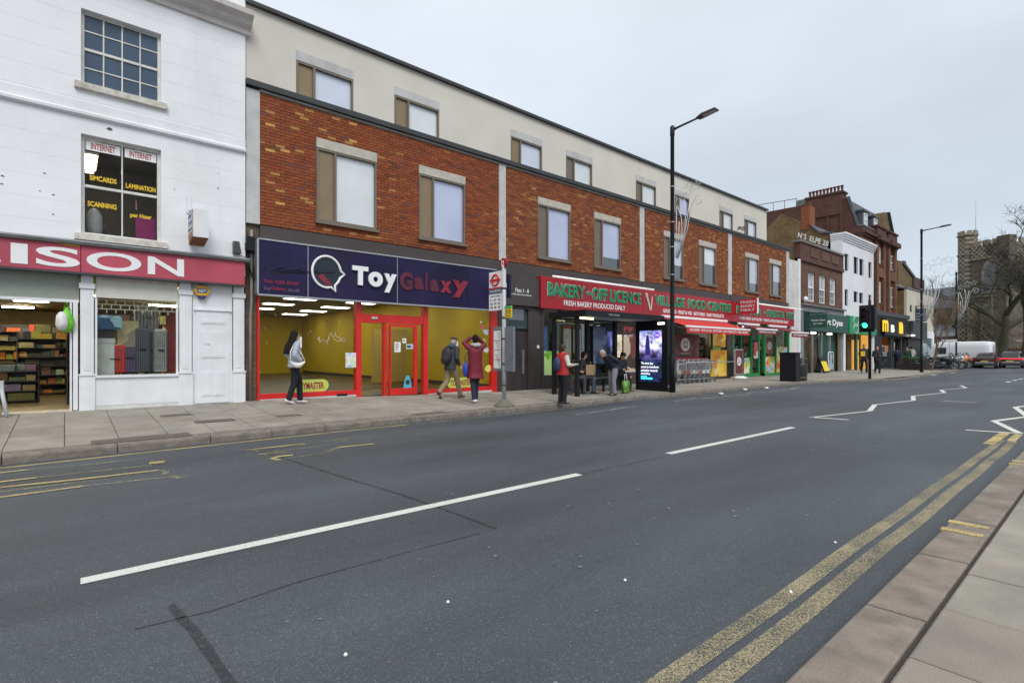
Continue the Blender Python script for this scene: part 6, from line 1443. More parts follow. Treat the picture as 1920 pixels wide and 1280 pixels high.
MB().tube([(sx0+.6,10.7,zr-.05),(sx0+1.2,10.7,zr-.05)],.03).build('lamp_tube',mat('shelter_lamp',(1,.85,.4),.5,0,emit=4),sh)
# advertising panel (shelter end)
o=thing('advertising_screen','tall black illuminated poster case at the right end of the bus shelter','advertising panel',(15.05,10.3,.12))
ay0,ay1=9.72,10.98; AX=15.0
c_=MB().box(AX,AX+.28,ay0,ay1,.12,2.46).build('casing',M_black,o); bevel(c_,.015)
sy0_,sy1_=10.80,9.93; sz0,sz1=.42,2.14
def scr_mat():
    m=bpy.data.materials.new('screen_print'); m.use_nodes=True; t=m.node_tree; b=t.nodes['Principled BSDF']; n=t.nodes.new; l=t.links.new
    tcn=n('ShaderNodeTexCoord'); sp=n('ShaderNodeSeparateXYZ'); l(tcn.outputs['Object'],sp.inputs[0])
    rp=n('ShaderNodeValToRGB'); mr_=n('ShaderNodeMapRange'); mr_.inputs[1].default_value=.42; mr_.inputs[2].default_value=2.14; l(sp.outputs[2],mr_.inputs[0]); l(mr_.outputs[0],rp.inputs[0])
    E=rp.color_ramp.elements; E[0].position=0; E[0].color=(.012,.02,.06,1); E[1].position=1; E[1].color=(.16,.18,.45,1)
    for p,c in ((.40,(.012,.02,.06)),(.5,(.06,.05,.16)),(.62,(.25,.22,.42)),(.66,(.50,.50,.72)),(.85,(.42,.42,.66))): x=E.new(p); x.color=(*c,1)
    no=n('ShaderNodeTexNoise'); no.inputs['Scale'].default_value=4.5; no.inputs['Detail'].default_value=6; l(tcn.outputs['Object'],no.inputs[0])
    mm=n('ShaderNodeMapRange'); mm.inputs[1].default_value=.38; mm.inputs[2].default_value=.6; mm.inputs[3].default_value=.15; mm.inputs[4].default_value=1.3; l(no.outputs[0],mm.inputs[0])
    vv=n('ShaderNodeVectorMath'); vv.operation='SCALE'; l(rp.outputs[0],vv.inputs[0]); l(mm.outputs[0],vv.inputs['Scale']); l(vv.outputs[0],b.inputs['Base Color']); l(vv.outputs[0],b.inputs['Emission Color']); b.inputs['Emission Strength'].default_value=1.3; b.inputs['Roughness'].default_value=.1
    return m
sc_=MB().box(AX-.012,AX-.002,sy1_,sy0_,sz0,sz1).build('screen',scr_mat(),o)
M_em=mat('screen_white',(.9,.93,1),.5,0,emit=.9)
for i,t in enumerate(['The time has','come to transform','attitudes towards','disability.']):
    text_mesh(t,(AX-.014,sy0_-.06,1.0-.12*i+.0),(0,-1,0),ZA,[.48,.70,.66,.38][i],.085,.002,.015).build('lettering',M_em,sc_)
MB().box(AX-.015,AX-.0125,sy0_-.52,sy0_-.06,.50,.56).box(AX-.015,AX-.0125,sy0_-.3,sy0_-.06,.575,.61).build('cyan_bar',mat('screen_cyan',(.05,.7,.9),.5,0,emit=1.2),sc_)
MB().disc((AX-.014,sy0_-.70,1.98),(0,-1,0),ZA,.11,20).build('purple_disc',mat('screen_purple',(.16,.05,.55),.5,0,emit=1.2),sc_)
text_mesh('scope',(AX-.016,sy0_-.63,1.95),(0,-1,0),ZA,.14,.05,.002,.01).build('lettering',M_em,sc_)
MB().prism([(sy0_-.22,1.3),(sy0_-.44,1.32),(sy0_-.40,1.8),(sy0_-.36,1.98),(sy0_-.28,1.98),(sy0_-.25,1.8)],'x',AX-.014,AX-.0125).build('printed_figure',mat('screen_indigo',(.03,.03,.20),.5,.2,8,emit=.5),sc_)
MB().box(AX-.03,AX-.001,ay0+.1,ay0+.35,2.33,2.40).build('strip_lamp',mat('screen_lamp',(1,.8,.7),.5,0,emit=3.),o)
MB().box(AX+.03,AX+.09,ay0-.012,ay0-.001,.25,.33).box(AX+.15,AX+.21,ay0-.012,ay0-.001,.25,.33).build('badge',M_pale,o)
MB().prism([(ay0,2.46),(ay1+.4,2.46),(ay1+.4,2.5),(ay0,2.5)],'x',AX-.05,AX+.3).build('cap',M_black,o)
# bins
o=thing('utility_cabinet','plain black steel cabinet left of the litter bin','cabinet',(25.0,9.75,.12))
bevel(MB().box(24.65,25.15,9.45,10.15,.11,1.38).build('body',M_black,o),.02); MB().box(24.62,25.18,9.42,10.18,1.381,1.42).build('lid',M_black,o); MB().box(24.64,24.649,9.5,10.1,.2,1.3).build('door',M_black,o)
X,Y=25.75,9.72
o=thing('litter_bin','dark round litter bin with open slots beside the cabinet','litter bin',(X,Y,.12))
MB().lathe((X,Y,.11),[(.29,0),(.31,.04),(.33,.72),(.335,.75),(.31,.76)],16).build('body',mat('bin_green_black',(.03,.038,.034),.4,.15),o)
MB().lathe((X,Y,1.08),[(.34,0),(.33,.06),(.1,.10),(.001,.10)],16).build('hood',M_char,o)
for k in range(4): a=math.pi*k/2+.5; MB().obox(X+.3*math.cos(a),Y+.3*math.sin(a),.85,1.09,.04,.14,a).build('slot_post',M_char,o)
MB().lathe((X,Y,.95),[(.2,0),(.2,.05)],12).build('inner_liner',mat('liner_brown',(.15,.08,.05),.6),o)
for z in (.25,.72): MB().lathe((X,Y,z),[(.325,0),(.325,.03)],16).build('gold_band',mat('dull_gold',(.25,.19,.06),.5),o)
# trolleys
def trolley():
    o=thing('shopping_trolley','wire shopping trolley in the nested row outside the food shop','shopping trolley',(0,0,0),'nested shopping trolleys')
    mb=MB(); 
    T_=[(-.42,-.25,1.0),(.38,-.22,.92),(.38,.22,.92),(-.42,.25,1.0)]; Bt=[(-.30,-.20,.55),(.34,-.17,.60),(.34,.17,.60),(-.30,.20,.55)]
    mb.tube(T_,.011,5,closed=True); mb.tube(Bt,.008,5,closed=True)
    for i in range(4):
        a,b=Vector(T_[i]),Vector(T_[(i+1)%4]); c,d=Vector(Bt[i]),Vector(Bt[(i+1)%4])
        for k in range(9): t=k/9; mb.tube([a.lerp(b,t),c.lerp(d,t)],.0055,3,cap=False)
        for t in (.35,.7): mb.tube([a.lerp(c,t),b.lerp(d,t)],.0055,3,cap=False)
    for k in range(6): t=k/6; mb.tube([Vector(Bt[0]).lerp(Vector(Bt[3]),t),Vector(Bt[1]).lerp(Vector(Bt[2]),t)],.005,3,cap=False)
    mb.build('basket',M_galv,o)
    fr=MB()
    for s_ in (-1,1):
        fr.tube([(-.40,.24*s_,.98),(-.30,.22*s_,.55),(-.05,.22*s_,.50),(-.38,.24*s_,.16)],.013,6); fr.tube([(-.38,.24*s_,.16),(.36,.18*s_,.16)],.013,6); fr.tube([(.30,.18*s_,.56),(.36,.18*s_,.16)],.011,6)
    fr.build('frame',M_galv,o)
    MB().tube([(-.46,-.26,1.03),(-.46,.26,1.03)],.018,8).build('handle',M_signred,o)
    MB().box(-.47,-.40,-.24,-.18,.98,1.04).box(-.47,-.40,.18,.24,.98,1.04).build('handle_clip',M_signred,o)
    for x,y in ((-.38,-.24),(-.38,.24),(.36,-.18),(.36,.18)):
        MB().tube([(x,y-.012,.055),(x,y+.012,.055)],.055,12).build('wheel',M_char,o)
    return o
tr0=trolley()
tx0_,ty_=fx(1296,11.9),12.05
tlab=['front trolley at the left end of the row, nearest the lamp post','second trolley of the nested row outside the food shop, from the left','third trolley of the nested row, from the left','fourth trolley of the nested row, from the left','fifth trolley of the nested row, counted from the left','sixth trolley of the nested row, from the left','last trolley of the nested row, at its right end']
for i in range(7):
    t=tr0 if i==0 else copy_tree(tr0); t.location=(19.4+.38*i,ty_,zp(19+.4*i,ty_)); t['label']=tlab[i]; t.rotation_euler=(0,0,.02*(i%3-1))
o=thing('trolley_rail','tubular steel rail penning the row of shopping trolleys','rail',(18,11.5,.12))
for a,b in ((18.4,18.4),(19.0,23.0)):
    MB().tube([(a,11.45,.12),(a,11.45,1.0),(b if b!=a else a+.0,11.45,1.0),(b,11.45,.12)] if b!=a else [(a,11.45,.12),(a,11.45,.95)],.02,6).build('tube',M_galv,o)
MB().tube([(18.4,11.45,.93),(19.0,11.45,.93)],.02,6).build('tube',M_galv,o)
# offer board
def aboard(label,u,v,wd,h,m,base=True,fm=M_pale):
    X,Y=gp(u,v,.13); z=zp(X,Y)
    o=thing('pavement_sign',label,'sign board',(X,Y,z))
    if base: MB().lathe((X+wd/2,Y,z),[(.42,0),(.42,.05),(.25,.12),(.001,.13)],16).build('water_base',M_signwhite,o)
    f=MB().box(X,X+wd,Y-.03,Y+.03,z+.18,z+.18+h).build('frame',fm,o); MB().box(X+.04,X+wd-.04,Y-.036,Y-.031,z+.22,z+.14+h).build('poster',m,f)
    return o,X,Y,z,f
o,X,Y,z,f=aboard('maroon offer board on a white base outside the green shopfront',1377,709,.85,1.28,M_mar2)
MB().disc((X+.42,Y-.04,z+.85),XA,ZA,.22,20).build('white_circle',M_signwhite,f)
text('lettering','£15',X+.30,X+.54,z+.87,.12,Y-.042,MATS['dark_print'],f,.002,.02); text('lettering','OFF',X+.28,X+.56,z+.73,.11,Y-.042,MATS['dark_print'],f,.002,.02)
X,Y=gp(1536,699,.12)
o=thing('pavement_sign','yellow and black folding board outside the dark green shop','sign board',(X,Y,.12))
MB().prism([(Y-.3,.12),(Y-.25,.12),(Y+.03,1.12),(Y+.0,1.12)],'x',X,X+1.0).prism([(Y+.3,.12),(Y+.25,.12),(Y+.0,1.10),(Y+.03,1.12)],'x',X,X+1.0).build('frame',M_black,o)
MB().add([(X+.05,Y-.30,.24),(X+.95,Y-.30,.24),(X+.95,Y-.035,.98),(X+.05,Y-.035,.98)],[(0,1,2,3)]).build('yellow_panel',mat('board_yellow',(.75,.58,.02),.5,.05,emit=.0),o)
X,Y=gp(1553,698,.12)
o=thing('pavement_sign','white framed board with a blue poster beside the yellow one','sign board',(X,Y,.12))
MB().tube([(X,Y,.12),(X,Y,1.35),(X+.1,Y,1.45),(X+.8,Y,1.45),(X+.9,Y,1.35),(X+.9,Y,.12)],.03,6).build('frame',M_signwhite,o); MB().box(X+.06,X+.84,Y-.01,Y+.01,.3,1.38).build('poster',patch_mat('blueposter2',[(.03,.06,.10),(.02,.04,.07),(.35,.4,.45),(.05,.1,.18)],2),o)
# planter
X,Y=48.2,9.8
o=thing('street_planter','dark slatted wooden planter with low green planting behind the second lamp','planter',(X,Y,.12))
mb=MB().box(X,X+2.6,Y,Y+1.2,.12,.5).build('box',M_black,o)
for i in range(5): MB().box(X-.03,X+2.63,Y-.03,Y-.001,.16+.17*i,.28+.17*i).box(X-.03,X-.001,Y,Y+1.2,.16+.17*i,.28+.17*i).build('slat',mat('dark_wood',(.035,.025,.02),.8,.2),o)
for i in range(3): MB().box(X+.05+1.2*i,X+.17+1.2*i,Y-.06,Y-.031,.12,1.0).build('upright',MATS['dark_wood'],o)
rnd=random.Random(2); mb=MB()
for i in range(500):
    c=Vector((X+rnd.uniform(0,2.6),Y+rnd.uniform(0,1.2),rnd.uniform(.85,1.12))); v=Vector((rnd.gauss(0,1),rnd.gauss(0,1),rnd.gauss(0,1))).normalized()*.07; b=v.orthogonal().normalized()*.04; mb.add([c-v,c+b,c+v,c-b],[(0,1,2,3)])
tag(mb.build('planting',mat('planting_green',(.04,.12,.06),.8,.4),o),kind='stuff')
o=thing('direction_sign','small white street sign on a thin post by the white van','sign',(*at(1781,47),0)); X,Y=at(1781,47)
MB().tube([(X,Y,0),(X,Y,2.6)],.04,6).build('post',M_pale,o); MB().box(X-.02,X+.02,Y-.5,Y+.6,2.35,2.62).build('plate',M_signwhite,o)
# kerbside litter
for k,(u,v) in enumerate([(1352,740),(1397,732),(1437,729)]):
    X,Y=gp(u,v); rr=[random.uniform(.5,1) for _ in range(24)]; mb=MB().ell((X,Y,.035),(.11,.07,.035),8,4); mb.v=[(a+random.uniform(-.02,.02),b+random.uniform(-.02,.02),max(.003,c+random.uniform(-.01,.02))) for a,b,c in mb.v]
    tag(mb.build('litter',M_signwhite),['crumpled white litter in the far gutter, nearest the advertising screen','crumpled white litter in the far gutter, middle of three','crumpled white litter in the far gutter, nearest the cabinet'][k],'litter')

# ================= VEHICLES =================
M_tyre=mat('tyre',(.02,.02,.022),.8,.1,20); M_rim=mat('rim',(.3,.3,.31),.35,.05,5,0,metal=.8)
M_carglass=mat('car_glass',(.015,.018,.022),.05,0,1,0,spec=.8)
def wheel(parent,x,y,r,wd,rot=None):
    t=MB().tube([(x,y-wd/2,r),(x,y+wd/2,r)],r,20).build('wheel',M_tyre,parent); MB().tube([(x,y-wd/2-.008,r),(x,y+wd/2+.008,r)],r*.62,14).build('rim',M_rim,t); return t
def car(label,cat,L_,W_,H_,bodym,x,y,rz,lit=True,platem=None,kind='car'):
    """nose at +x; cross-sections lofted along the length"""
    o=thing('parked_car' if not lit else 'moving_car',label,cat,(0,0,0))
    st=[(-L_/2,.42,.86,.80),(-L_/2+.06,.34,.95,.90),(-L_/2+.30,.26,1.0,.96),(-L_*.25,.22,1.0,1.0),(0,.2,.98,1.0),(L_*.28,.22,.90,1.0),(L_*.42,.26,.80,.96),(L_/2-.05,.34,.68,.86),(L_/2,.42,.62,.78)]
    rings=[]
    for xx,z0,zt_,wf in st:
        hw=W_/2*wf; P=[]
        for (a,b) in ((-.86,0),(-1,.18),(-1.0,.55),(-.95,.88),(-.80,1),(.80,1),(.95,.88),(1.0,.55),(1,.18),(.86,0)): P.append((xx,a*hw,z0+(zt_-z0)*b))
        rings.append(P)
    bo=MB().loft(rings,0,True).build('body',bodym,o)
    gs=[(-L_/2+.18,.93,.96,.82),(-L_/2+.55,.95,H_-.12,.76),(-L_*.18,.97,H_,.74),(L_*.08,.95,H_-.02,.73),(L_*.27,.88,.93,.78)]
    rings=[[(xx,a*W_/2*wf*(1 if b<.5 else .86),z0+(zt_-z0)*b) for (a,b) in ((-1,0),(-1,.8),(-.86,1),(.86,1),(1,.8),(1,0))] for xx,z0,zt_,wf in gs]
    MB().loft(rings,0,True).build('cabin',bodym,o)
    a0,a1=gs[0],gs[1]
    MB().add([(-L_/2+.23,-W_*.34,1.0),(-L_/2+.23,W_*.34,1.0),(-L_/2+.50,W_*.29,H_-.17),(-L_/2+.50,-W_*.29,H_-.17)],[(3,2,1,0)]).add([(-L_/2+.21,-W_*.34,1.0),(-L_/2+.21,W_*.34,1.0),(-L_/2+.48,W_*.29,H_-.17),(-L_/2+.48,-W_*.29,H_-.17)],[(0,1,2,3)]).build('rear_window',M_carglass,o)
    for s_ in (-1,1):
        MB().add([(-L_/2+.75,s_*W_*.392,1.0),(L_*.2,s_*W_*.392,1.0),(L_*.06,s_*W_*.335,H_-.14),(-L_/2+.80,s_*W_*.345,H_-.16)],[(0,1,2,3)]).build('side_window',M_carglass,o)
        MB().box(L_*.16,L_*.2,s_*W_*.5-.05,s_*W_*.5+.09,.95,1.08).build('door_mirror',bodym,o)
    lm=mat('tail_lit',(.8,.02,.01),.3,0,emit=1.6) if lit else mat('tail_dim',(.22,.01,.01),.3,0)
    if lit: MB().box(-L_/2-.02,-L_/2+.1,-W_*.46,W_*.46,.84,.90).box(-L_/2-.025,-L_/2+.12,-W_*.485,-W_*.30,.80,.92).box(-L_/2-.025,-L_/2+.12,W_*.30,W_*.485,.80,.92).build('tail_light',lm,o)
    else:
        for s_ in (-1,1): MB().box(-L_/2-.01,-L_/2+.12,s_*W_*.42-.12,s_*W_*.42+.12,.74,.98).build('tail_light',lm,o)
    MB().box(-L_/2-.03,-L_/2+.03,-.26,.26,.60,.71).build('number_plate',platem or mat('plate_yellow',(.65,.45,.08),.5),o)
    MB().box(-L_/2-.02,-L_/2+.2,-W_*.44,W_*.44,.28,.48).build('bumper',M_char,o)
    MB().box(-L_/2-.03,-L_/2-.015,-W_*.38,W_*.38,.50,.58).build('trim_strip',M_pale,o)
    for xx in (-L_*.31,L_*.32):
        for s_ in (-1,1): wheel(o,xx,s_*(W_/2-.13),.34,.24)
    o.location=(x,y,0); o.rotation_euler=(0,0,rz); return o
car('dark grey car driving away with a red light bar across its tail','car',4.5,1.86,1.58,mat('car_black',(.035,.036,.042),.3,.05,2,0,coat=.4),68.6,6.85,0)
car('dark red small car parked beyond the motorbikes','car',3.8,1.7,1.45,mat('car_darkred',(.03,.006,.009),.35,.05,2,0,coat=.2),65.2,8.2,0,lit=False)
def van(label,x,y,rz,L_=5.3,W_=2.0,H_=2.5):
    o=thing('parked_van',label,'van',(0,0,0))
    m=mat('van_white',(.76,.78,.80),.3,.03,1,0,coat=.5)
    sts=[(-L_/2,.55,H_-.15,.94),(-L_/2+.08,.45,H_-.03,.98),(-L_/2+.4,.42,H_,1),(L_*.22,.42,H_,1),(L_*.30,.42,H_-.15,.98),(L_*.40,.42,1.45,.95),(L_/2-.08,.45,1.15,.9),(L_/2,.5,.95,.84)]
    rings=[[(xx,a*W_/2*wf,z0+(zt_-z0)*b) for (a,b) in ((-.97,0),(-1,.3),(-.98,.75),(-.93,.95),(-.82,1),(.82,1),(.93,.95),(.98,.75),(1,.3),(.97,0))] for xx,z0,zt_,wf in sts]
    MB().loft(rings,0,True).build('body',m,o)
    for s_ in (-1,1):
        MB().box(-L_/2-.025,-L_/2+.05,s_*W_*.43-.07,s_*W_*.43+.07,.75,1.25).build('tail_light',mat('tail_dim2',(.45,.03,.02),.3),o)
        for xx in (-L_*.3,L_*.33): wheel(o,xx,s_*(W_/2-.12),.34,.22)
        MB().box(L_*.12,L_*.28,s_*W_*.5-.03,s_*W_*.5+.01,1.3,1.95).build('side_window',M_carglass,o)
    MB().box(-L_/2-.012,-L_/2+.02,-.012,.012,.55,H_-.2).build('door_seam',M_char,o); MB().box(-L_/2-.02,-L_/2+.02,-.9,.9,.42,.56).build('bumper',M_char,o)
    for z in (1.1,1.3): MB().box(-L_/2+.3,L_*.1,-W_/2-.006,-W_/2+.02,z,z+.02).box(-L_/2+.3,L_*.1,W_/2-.02,W_/2+.006,z,z+.02).build('side_crease',M_pale,o)
    o.location=(x,y,0); o.rotation_euler=(0,0,rz); return o
van('long white panel van standing across the junction before the church',68.4,10.9,R(85),5.4,2.0,2.52)
van('second white van mostly hidden behind the street tree',70.5,17.5,R(90),4.8,1.9,2.2)
def motorbike(label,x,y,rz,bm,screen=True,seed=0):
    o=thing('motorbike',label,'motorbike',(0,0,0),'motorbikes parked in the bay')
    for xx in (-.68,.70):
        t=MB(); t.tube([(xx+.28*math.cos(2*math.pi*k/20),0,.31+.28*math.sin(2*math.pi*k/20)) for k in range(20)],.05,7,closed=True); w_=t.build('wheel',M_tyre,o)
        MB().tube([(xx,-.05,.31),(xx,.05,.31)],.07,10).tube([(xx+.21*math.cos(2*math.pi*k/14),0,.31+.21*math.sin(2*math.pi*k/14)) for k in range(14)],.018,5,closed=True).build('rim',M_rim,w_)
        for k in range(5): a=2*math.pi*k/5; MB().tube([(xx,0,.31),(xx+.21*math.cos(a),0,.31+.21*math.sin(a))],.014,4).build('spoke',M_rim,w_)
    MB().tube([(.70,-.08,.31),(.42,-.08,.92)],.028,6).tube([(.70,.08,.31),(.42,.08,.92)],.028,6).build('fork',M_galv,o)
    MB().ell((0,0,.42),(.26,.17,.20),10,6).tube([(.1,-.15,.25),(-.7,-.17,.30)],.045,7).build('engine',M_char,o)
    MB().loft([[(xx,a*w_,z+b*h) for a,b in ((-1,-.2),(-.8,.7),(0,1),(.8,.7),(1,-.2),(.5,-1),(-.5,-1))] for xx,w_,z,h in ((.52,.10,.78,.16),(.35,.2,.82,.22),(.1,.19,.82,.2),(-.12,.12,.76,.12))],0,True).build('tank',bm,o)
    MB().loft([[(xx,a*w_,z+b*h) for a,b in ((-1,-.2),(-.8,.7),(0,1),(.8,.7),(1,-.2),(.5,-1),(-.5,-1))] for xx,w_,z,h in ((-.10,.12,.78,.07),(-.35,.17,.80,.08),(-.75,.13,.86,.08),(-.92,.06,.92,.06))],0,True).build('seat',M_black,o)
    MB().loft([[(xx,a*w_,z+b*h) for a,b in ((-1,-.2),(-.8,.7),(0,1),(.8,.7),(1,-.2),(.5,-1),(-.5,-1))] for xx,w_,z,h in ((.78,.04,.84,.08),(.68,.17,.84,.22),(.45,.2,.72,.34),(.25,.12,.6,.3))],0,True).build('fairing',bm,o)
    MB().tube([(.38,-.36,1.02),(.46,-.1,.98),(.46,.1,.98),(.38,.36,1.02)],.018,6).build('handlebar',M_black,o)
    if screen: MB().add([(.70,-.14,1.0),(.70,.14,1.0),(.52,.12,1.30),(.52,-.12,1.30)],[(0,1,2,3),(3,2,1,0)]).build('windscreen',M_carglass,o)
    for s_ in (-1,1): MB().tube([(.40,s_*.2,1.0),(.44,s_*.28,1.18)],.008,4).ell((.44,s_*.30,1.2),(.02,.07,.045),8,5).build('mirror',M_black,o)
    MB().ell((.82,0,.84),(.05,.09,.08),8,6).build('headlight',M_pale,o)
    MB().loft([[(xx,a*.09,z) for a in (-1,1)]+[(xx,.09,z+.015),(xx,-.09,z+.015)] for xx,z in ((.95,.52),(.80,.62),(.62,.62))],0,True).build('mudguard',bm,o)
    MB().tube([(-.1,.15,.3),(-.15,.38,.02)],.014,5).build('side_stand',M_black,o)
    o.location=(x,y,0); o.rotation_euler=(R(-6),0,rz); return o
bc=[mat('bike_black',(.02,.02,.025),.25,.1,5,0,coat=.6),mat('bike_blue',(.03,.05,.10),.25,.1,5,0,coat=.6),mat('bike_white',(.65,.66,.68),.3,.05,5,0,coat=.6),mat('bike_red',(.50,.03,.02),.3,.05,5,0,coat=.6),mat('bike_grey',(.12,.13,.14),.3,.1,5,0,coat=.6),mat('bike_orange',(.55,.16,.03),.3,.05,5,0,coat=.6)]
bl=['black motorbike nearest the street tree, first in the row','dark blue motorbike second in the row beside the black one','dark grey motorbike with windscreen in the middle of the row','white scooter-like motorbike right of the middle of the row','orange motorbike beside the white one','red motorbike at the far end of the row','black motorbike standing behind the first one by the tree']
for i,(x,y,k,m) in enumerate([(56.3,9.95,0,0),(57.7,10.1,1,1),(59.2,10.0,4,4),(60.8,10.1,2,2),(62.4,10.0,5,5),(64.0,10.1,3,3),(55.8,11.5,0,0)]):
    q_=motorbike(bl[i],x,y,R(-72+random.uniform(-8,8)),bc[m],i%3!=1); q_.scale=(1.12,1.12,1.12)

# ================= PEOPLE =================
def remesh(mb,name,m,parent,vs=.011,smooth=4):
    me=mb.mesh('t',m); ob=bpy.data.objects.new('t',me); col.objects.link(ob)
    md=ob.modifiers.new('r','REMESH'); md.mode='VOXEL'; md.voxel_size=vs
    s_=ob.modifiers.new('s','SMOOTH'); s_.iterations=smooth; s_.factor=.5
    dg=bpy.context.evaluated_depsgraph_get(); me2=bpy.data.meshes.new_from_object(ob.evaluated_get(dg)); bpy.data.objects.remove(ob); bpy.data.meshes.remove(me)
    me2.name=name; me2.materials.clear(); me2.materials.append(m); me2.polygons.foreach_set('use_smooth',[True]*len(me2.polygons))
    return link(name,me2,parent)
def ring(c,fw,sd,ra,rb,n_=14):
    return [Vector(c)+Vector(sd)*ra*math.cos(2*math.pi*k/n_)+Vector(fw)*rb*math.sin(2*math.pi*k/n_) for k in range(n_)]
M_skin=mat('skin',(.50,.27,.18),.55,.08,10,.05); M_skin2=mat('skin_tan',(.38,.20,.13),.55,.08,10,.05)
M_hair=mat('hair_black',(.009,.007,.007),.75,.3,40,.4,spec=.25); M_hairb=mat('hair_brown',(.045,.022,.014),.5,.3,40,.4); M_hairg=mat('hair_grey',(.38,.36,.33),.6,.2,40,.4)
M_trb=mat('trouser_black',(.009,.010,.014),.9,.15,8,.4,20); M_shw=mat('shoe_white',(.65,.65,.67),.5,.05); M_shb=mat('shoe_brown',(.09,.035,.02),.5,.1); M_shd=mat('shoe_dark',(.02,.02,.025),.6,.1)
BASE=dict(pel=(0,0,.94),wai=(0,0,1.10),che=(0,0,1.31),nek=(0,0,1.47),hd=(.02,0,1.615),
 shL=(0,.175,1.41),elL=(-.03,.235,1.14),wrL=(.06,.235,.91),shR=(0,-.175,1.41),elR=(-.03,-.235,1.14),wrR=(.06,-.235,.91),
 hpL=(0,.09,.92),knL=(.02,.10,.50),anL=(-.02,.10,.09),hpR=(0,-.09,.92),knR=(.02,-.10,.50),anR=(-.02,-.10,.09),hface=(1,0,0),
 toeL=(1,0,0),toeR=(1,0,0),haL=(0,0,-1),haR=(0,0,-1))
def person(label,u,v,heading,H,top,pants,shoes,pose={},hair=M_hair,skin=M_skin,coat=.82,hairlong=False,fat=1.,hat=None,detail=1,loc=None,puff=False,sleeve=None,flare=1.05,hood=None,pantw=1.,zrest=None):
    J={k:Vector(p) for k,p in {**BASE,**pose}.items()}
    if loc is None:
        X,Y=gp(u,v,.15)
        for _ in range(4): X,Y=gp(u,v,zp(X,Y))
        loc=(X,Y,zp(X,Y))
    vs=.0105 if detail else .02
    o=thing('person',label,'person',(0,0,0))
    spine=[J['pel'],J['wai'],J['che'],J['nek']]
    up=(J['nek']-J['pel']).normalized(); side=(J['shL']-J['shR']).normalized(); fw=side.cross(up).normalized()
    hs=(J['hpL']-J['hpR']).normalized()
    # --- body ---
    b=MB()
    b.loft([ring(J['pel']-up*.06,fw,hs,.13*fat,.10*fat),ring(J['pel']+up*.02,fw,hs,.155*fat,.115*fat),ring(J['wai'],fw,side,.135*fat,.10*fat),ring(J['che'],fw,side,.165*fat,.115*fat),ring(J['che']+up*.10,fw,side,.15*fat,.09*fat),ring(J['nek']-up*.01,fw,side,.06,.06)])
    hf=J['hface'].normalized(); hu=(up*.35+Vector((0,0,1))*.65).normalized() if J['hd'].z>J['nek'].z else up
    hu=(J['hd']-J['nek']).normalized()*.5+hu*.5; hu=(hu-hf*hu.dot(hf)).normalized(); hsd=hu.cross(hf)
    Rm=Matrix((hf,hsd,hu)).transposed()
    b.tube([J['nek']-up*.05,J['hd']-hu*.04],[.058,.052],10)
    b.ell(J['hd']+hu*.02,(.096,.074,.108),14,10,rot=Rm); b.ell(J['hd']+hf*.035-hu*.055,(.058,.052,.062),12,8,rot=Rm)
    b.ell(J['hd']+hf*.098-hu*.012,(.018,.012,.024),8,6,rot=Rm); b.ell(J['hd']+hf*.088-hu*.055,(.014,.022,.010),8,6,rot=Rm)
    for s_ in (-1,1): b.ell(J['hd']+hsd*s_*.075-hu*.005-hf*.005,(.02,.012,.03),8,6,rot=Rm)
    for s_ in 'LR':
        b.ell(J['sh'+s_],(.06,.055,.055),10,6)
        b.tube([J['sh'+s_],J['sh'+s_].lerp(J['el'+s_],.5),J['el'+s_]],[.055,.05,.04],10); b.tube([J['el'+s_],J['el'+s_].lerp(J['wr'+s_],.35),J['wr'+s_]],[.042,.042,.026],10)
        b.tube([J['hp'+s_],J['hp'+s_].lerp(J['kn'+s_],.5),J['kn'+s_]],[.09*fat,.075*fat,.055],12); b.tube([J['kn'+s_],J['kn'+s_].lerp(J['an'+s_],.35),J['an'+s_]],[.056,.056,.036],12)
        # hand: palm and five bent fingers
        wd=J['wr'+s_]; hd_=J['ha'+s_].normalized(); pn=hd_.orthogonal().normalized() if abs(hd_.x)>.8 else (Vector((1,0,0))-hd_*hd_.x).normalized(); ps=hd_.cross(pn)
        sg=1 if s_=='L' else -1
        b.ell(wd+hd_*.05,(.048,.018,.036),10,6,rot=Matrix((hd_,ps,pn)).transposed())
        for k,(off,ln) in enumerate(((.026,.062),(.009,.072),(-.009,.067),(-.025,.052))):
            p0=wd+hd_*.07+pn*off; p1=wd+hd_*(.09+ln*.45)+pn*off*1.15-ps*sg*.006; p2=wd+hd_*(.09+ln*.85)+pn*off*1.1-ps*sg*.028
            b.tube([p0,p1,p2],[.0105,.0095,.0085],6)
        b.tube([wd+hd_*.03+pn*.025,wd+hd_*.055+pn*.058-ps*sg*.01,wd+hd_*.085+pn*.060-ps*sg*.022],[.013,.011,.010],6)
        tf=J['toe'+s_].normalized(); a=J['an'+s_]; b.ell(a+tf*.06-Vector((0,0,.05)),(.12,.04,.03),10,6)
    remesh(b,'body',skin,o,vs,3)
    # eyes, brows, mouth
    if detail:
        for s_ in (-1,1):
            MB().ell(J['hd']+hf*.083+hsd*s_*.032+hu*.012,(.010,.013,.008),8,6,rot=Rm).build('eye',mat('eye_dark',(.02,.015,.012),.3),o)
        MB().tube([J['hd']+hf*.099+hsd*.022-hu*.058,J['hd']+hf*.103-hu*.056,J['hd']+hf*.099-hsd*.022-hu*.058],.004,5).build('mouth',mat('lip',(.30,.10,.08),.5),o)
    # --- hair / hat ---
    h=MB(); h.ell(J['hd']+hu*.038-hf*.018,(.102,.086,.100),14,10,rot=Rm); h.ell(J['hd']-hf*.045-hu*.01,(.070,.080,.085),12,8,rot=Rm)
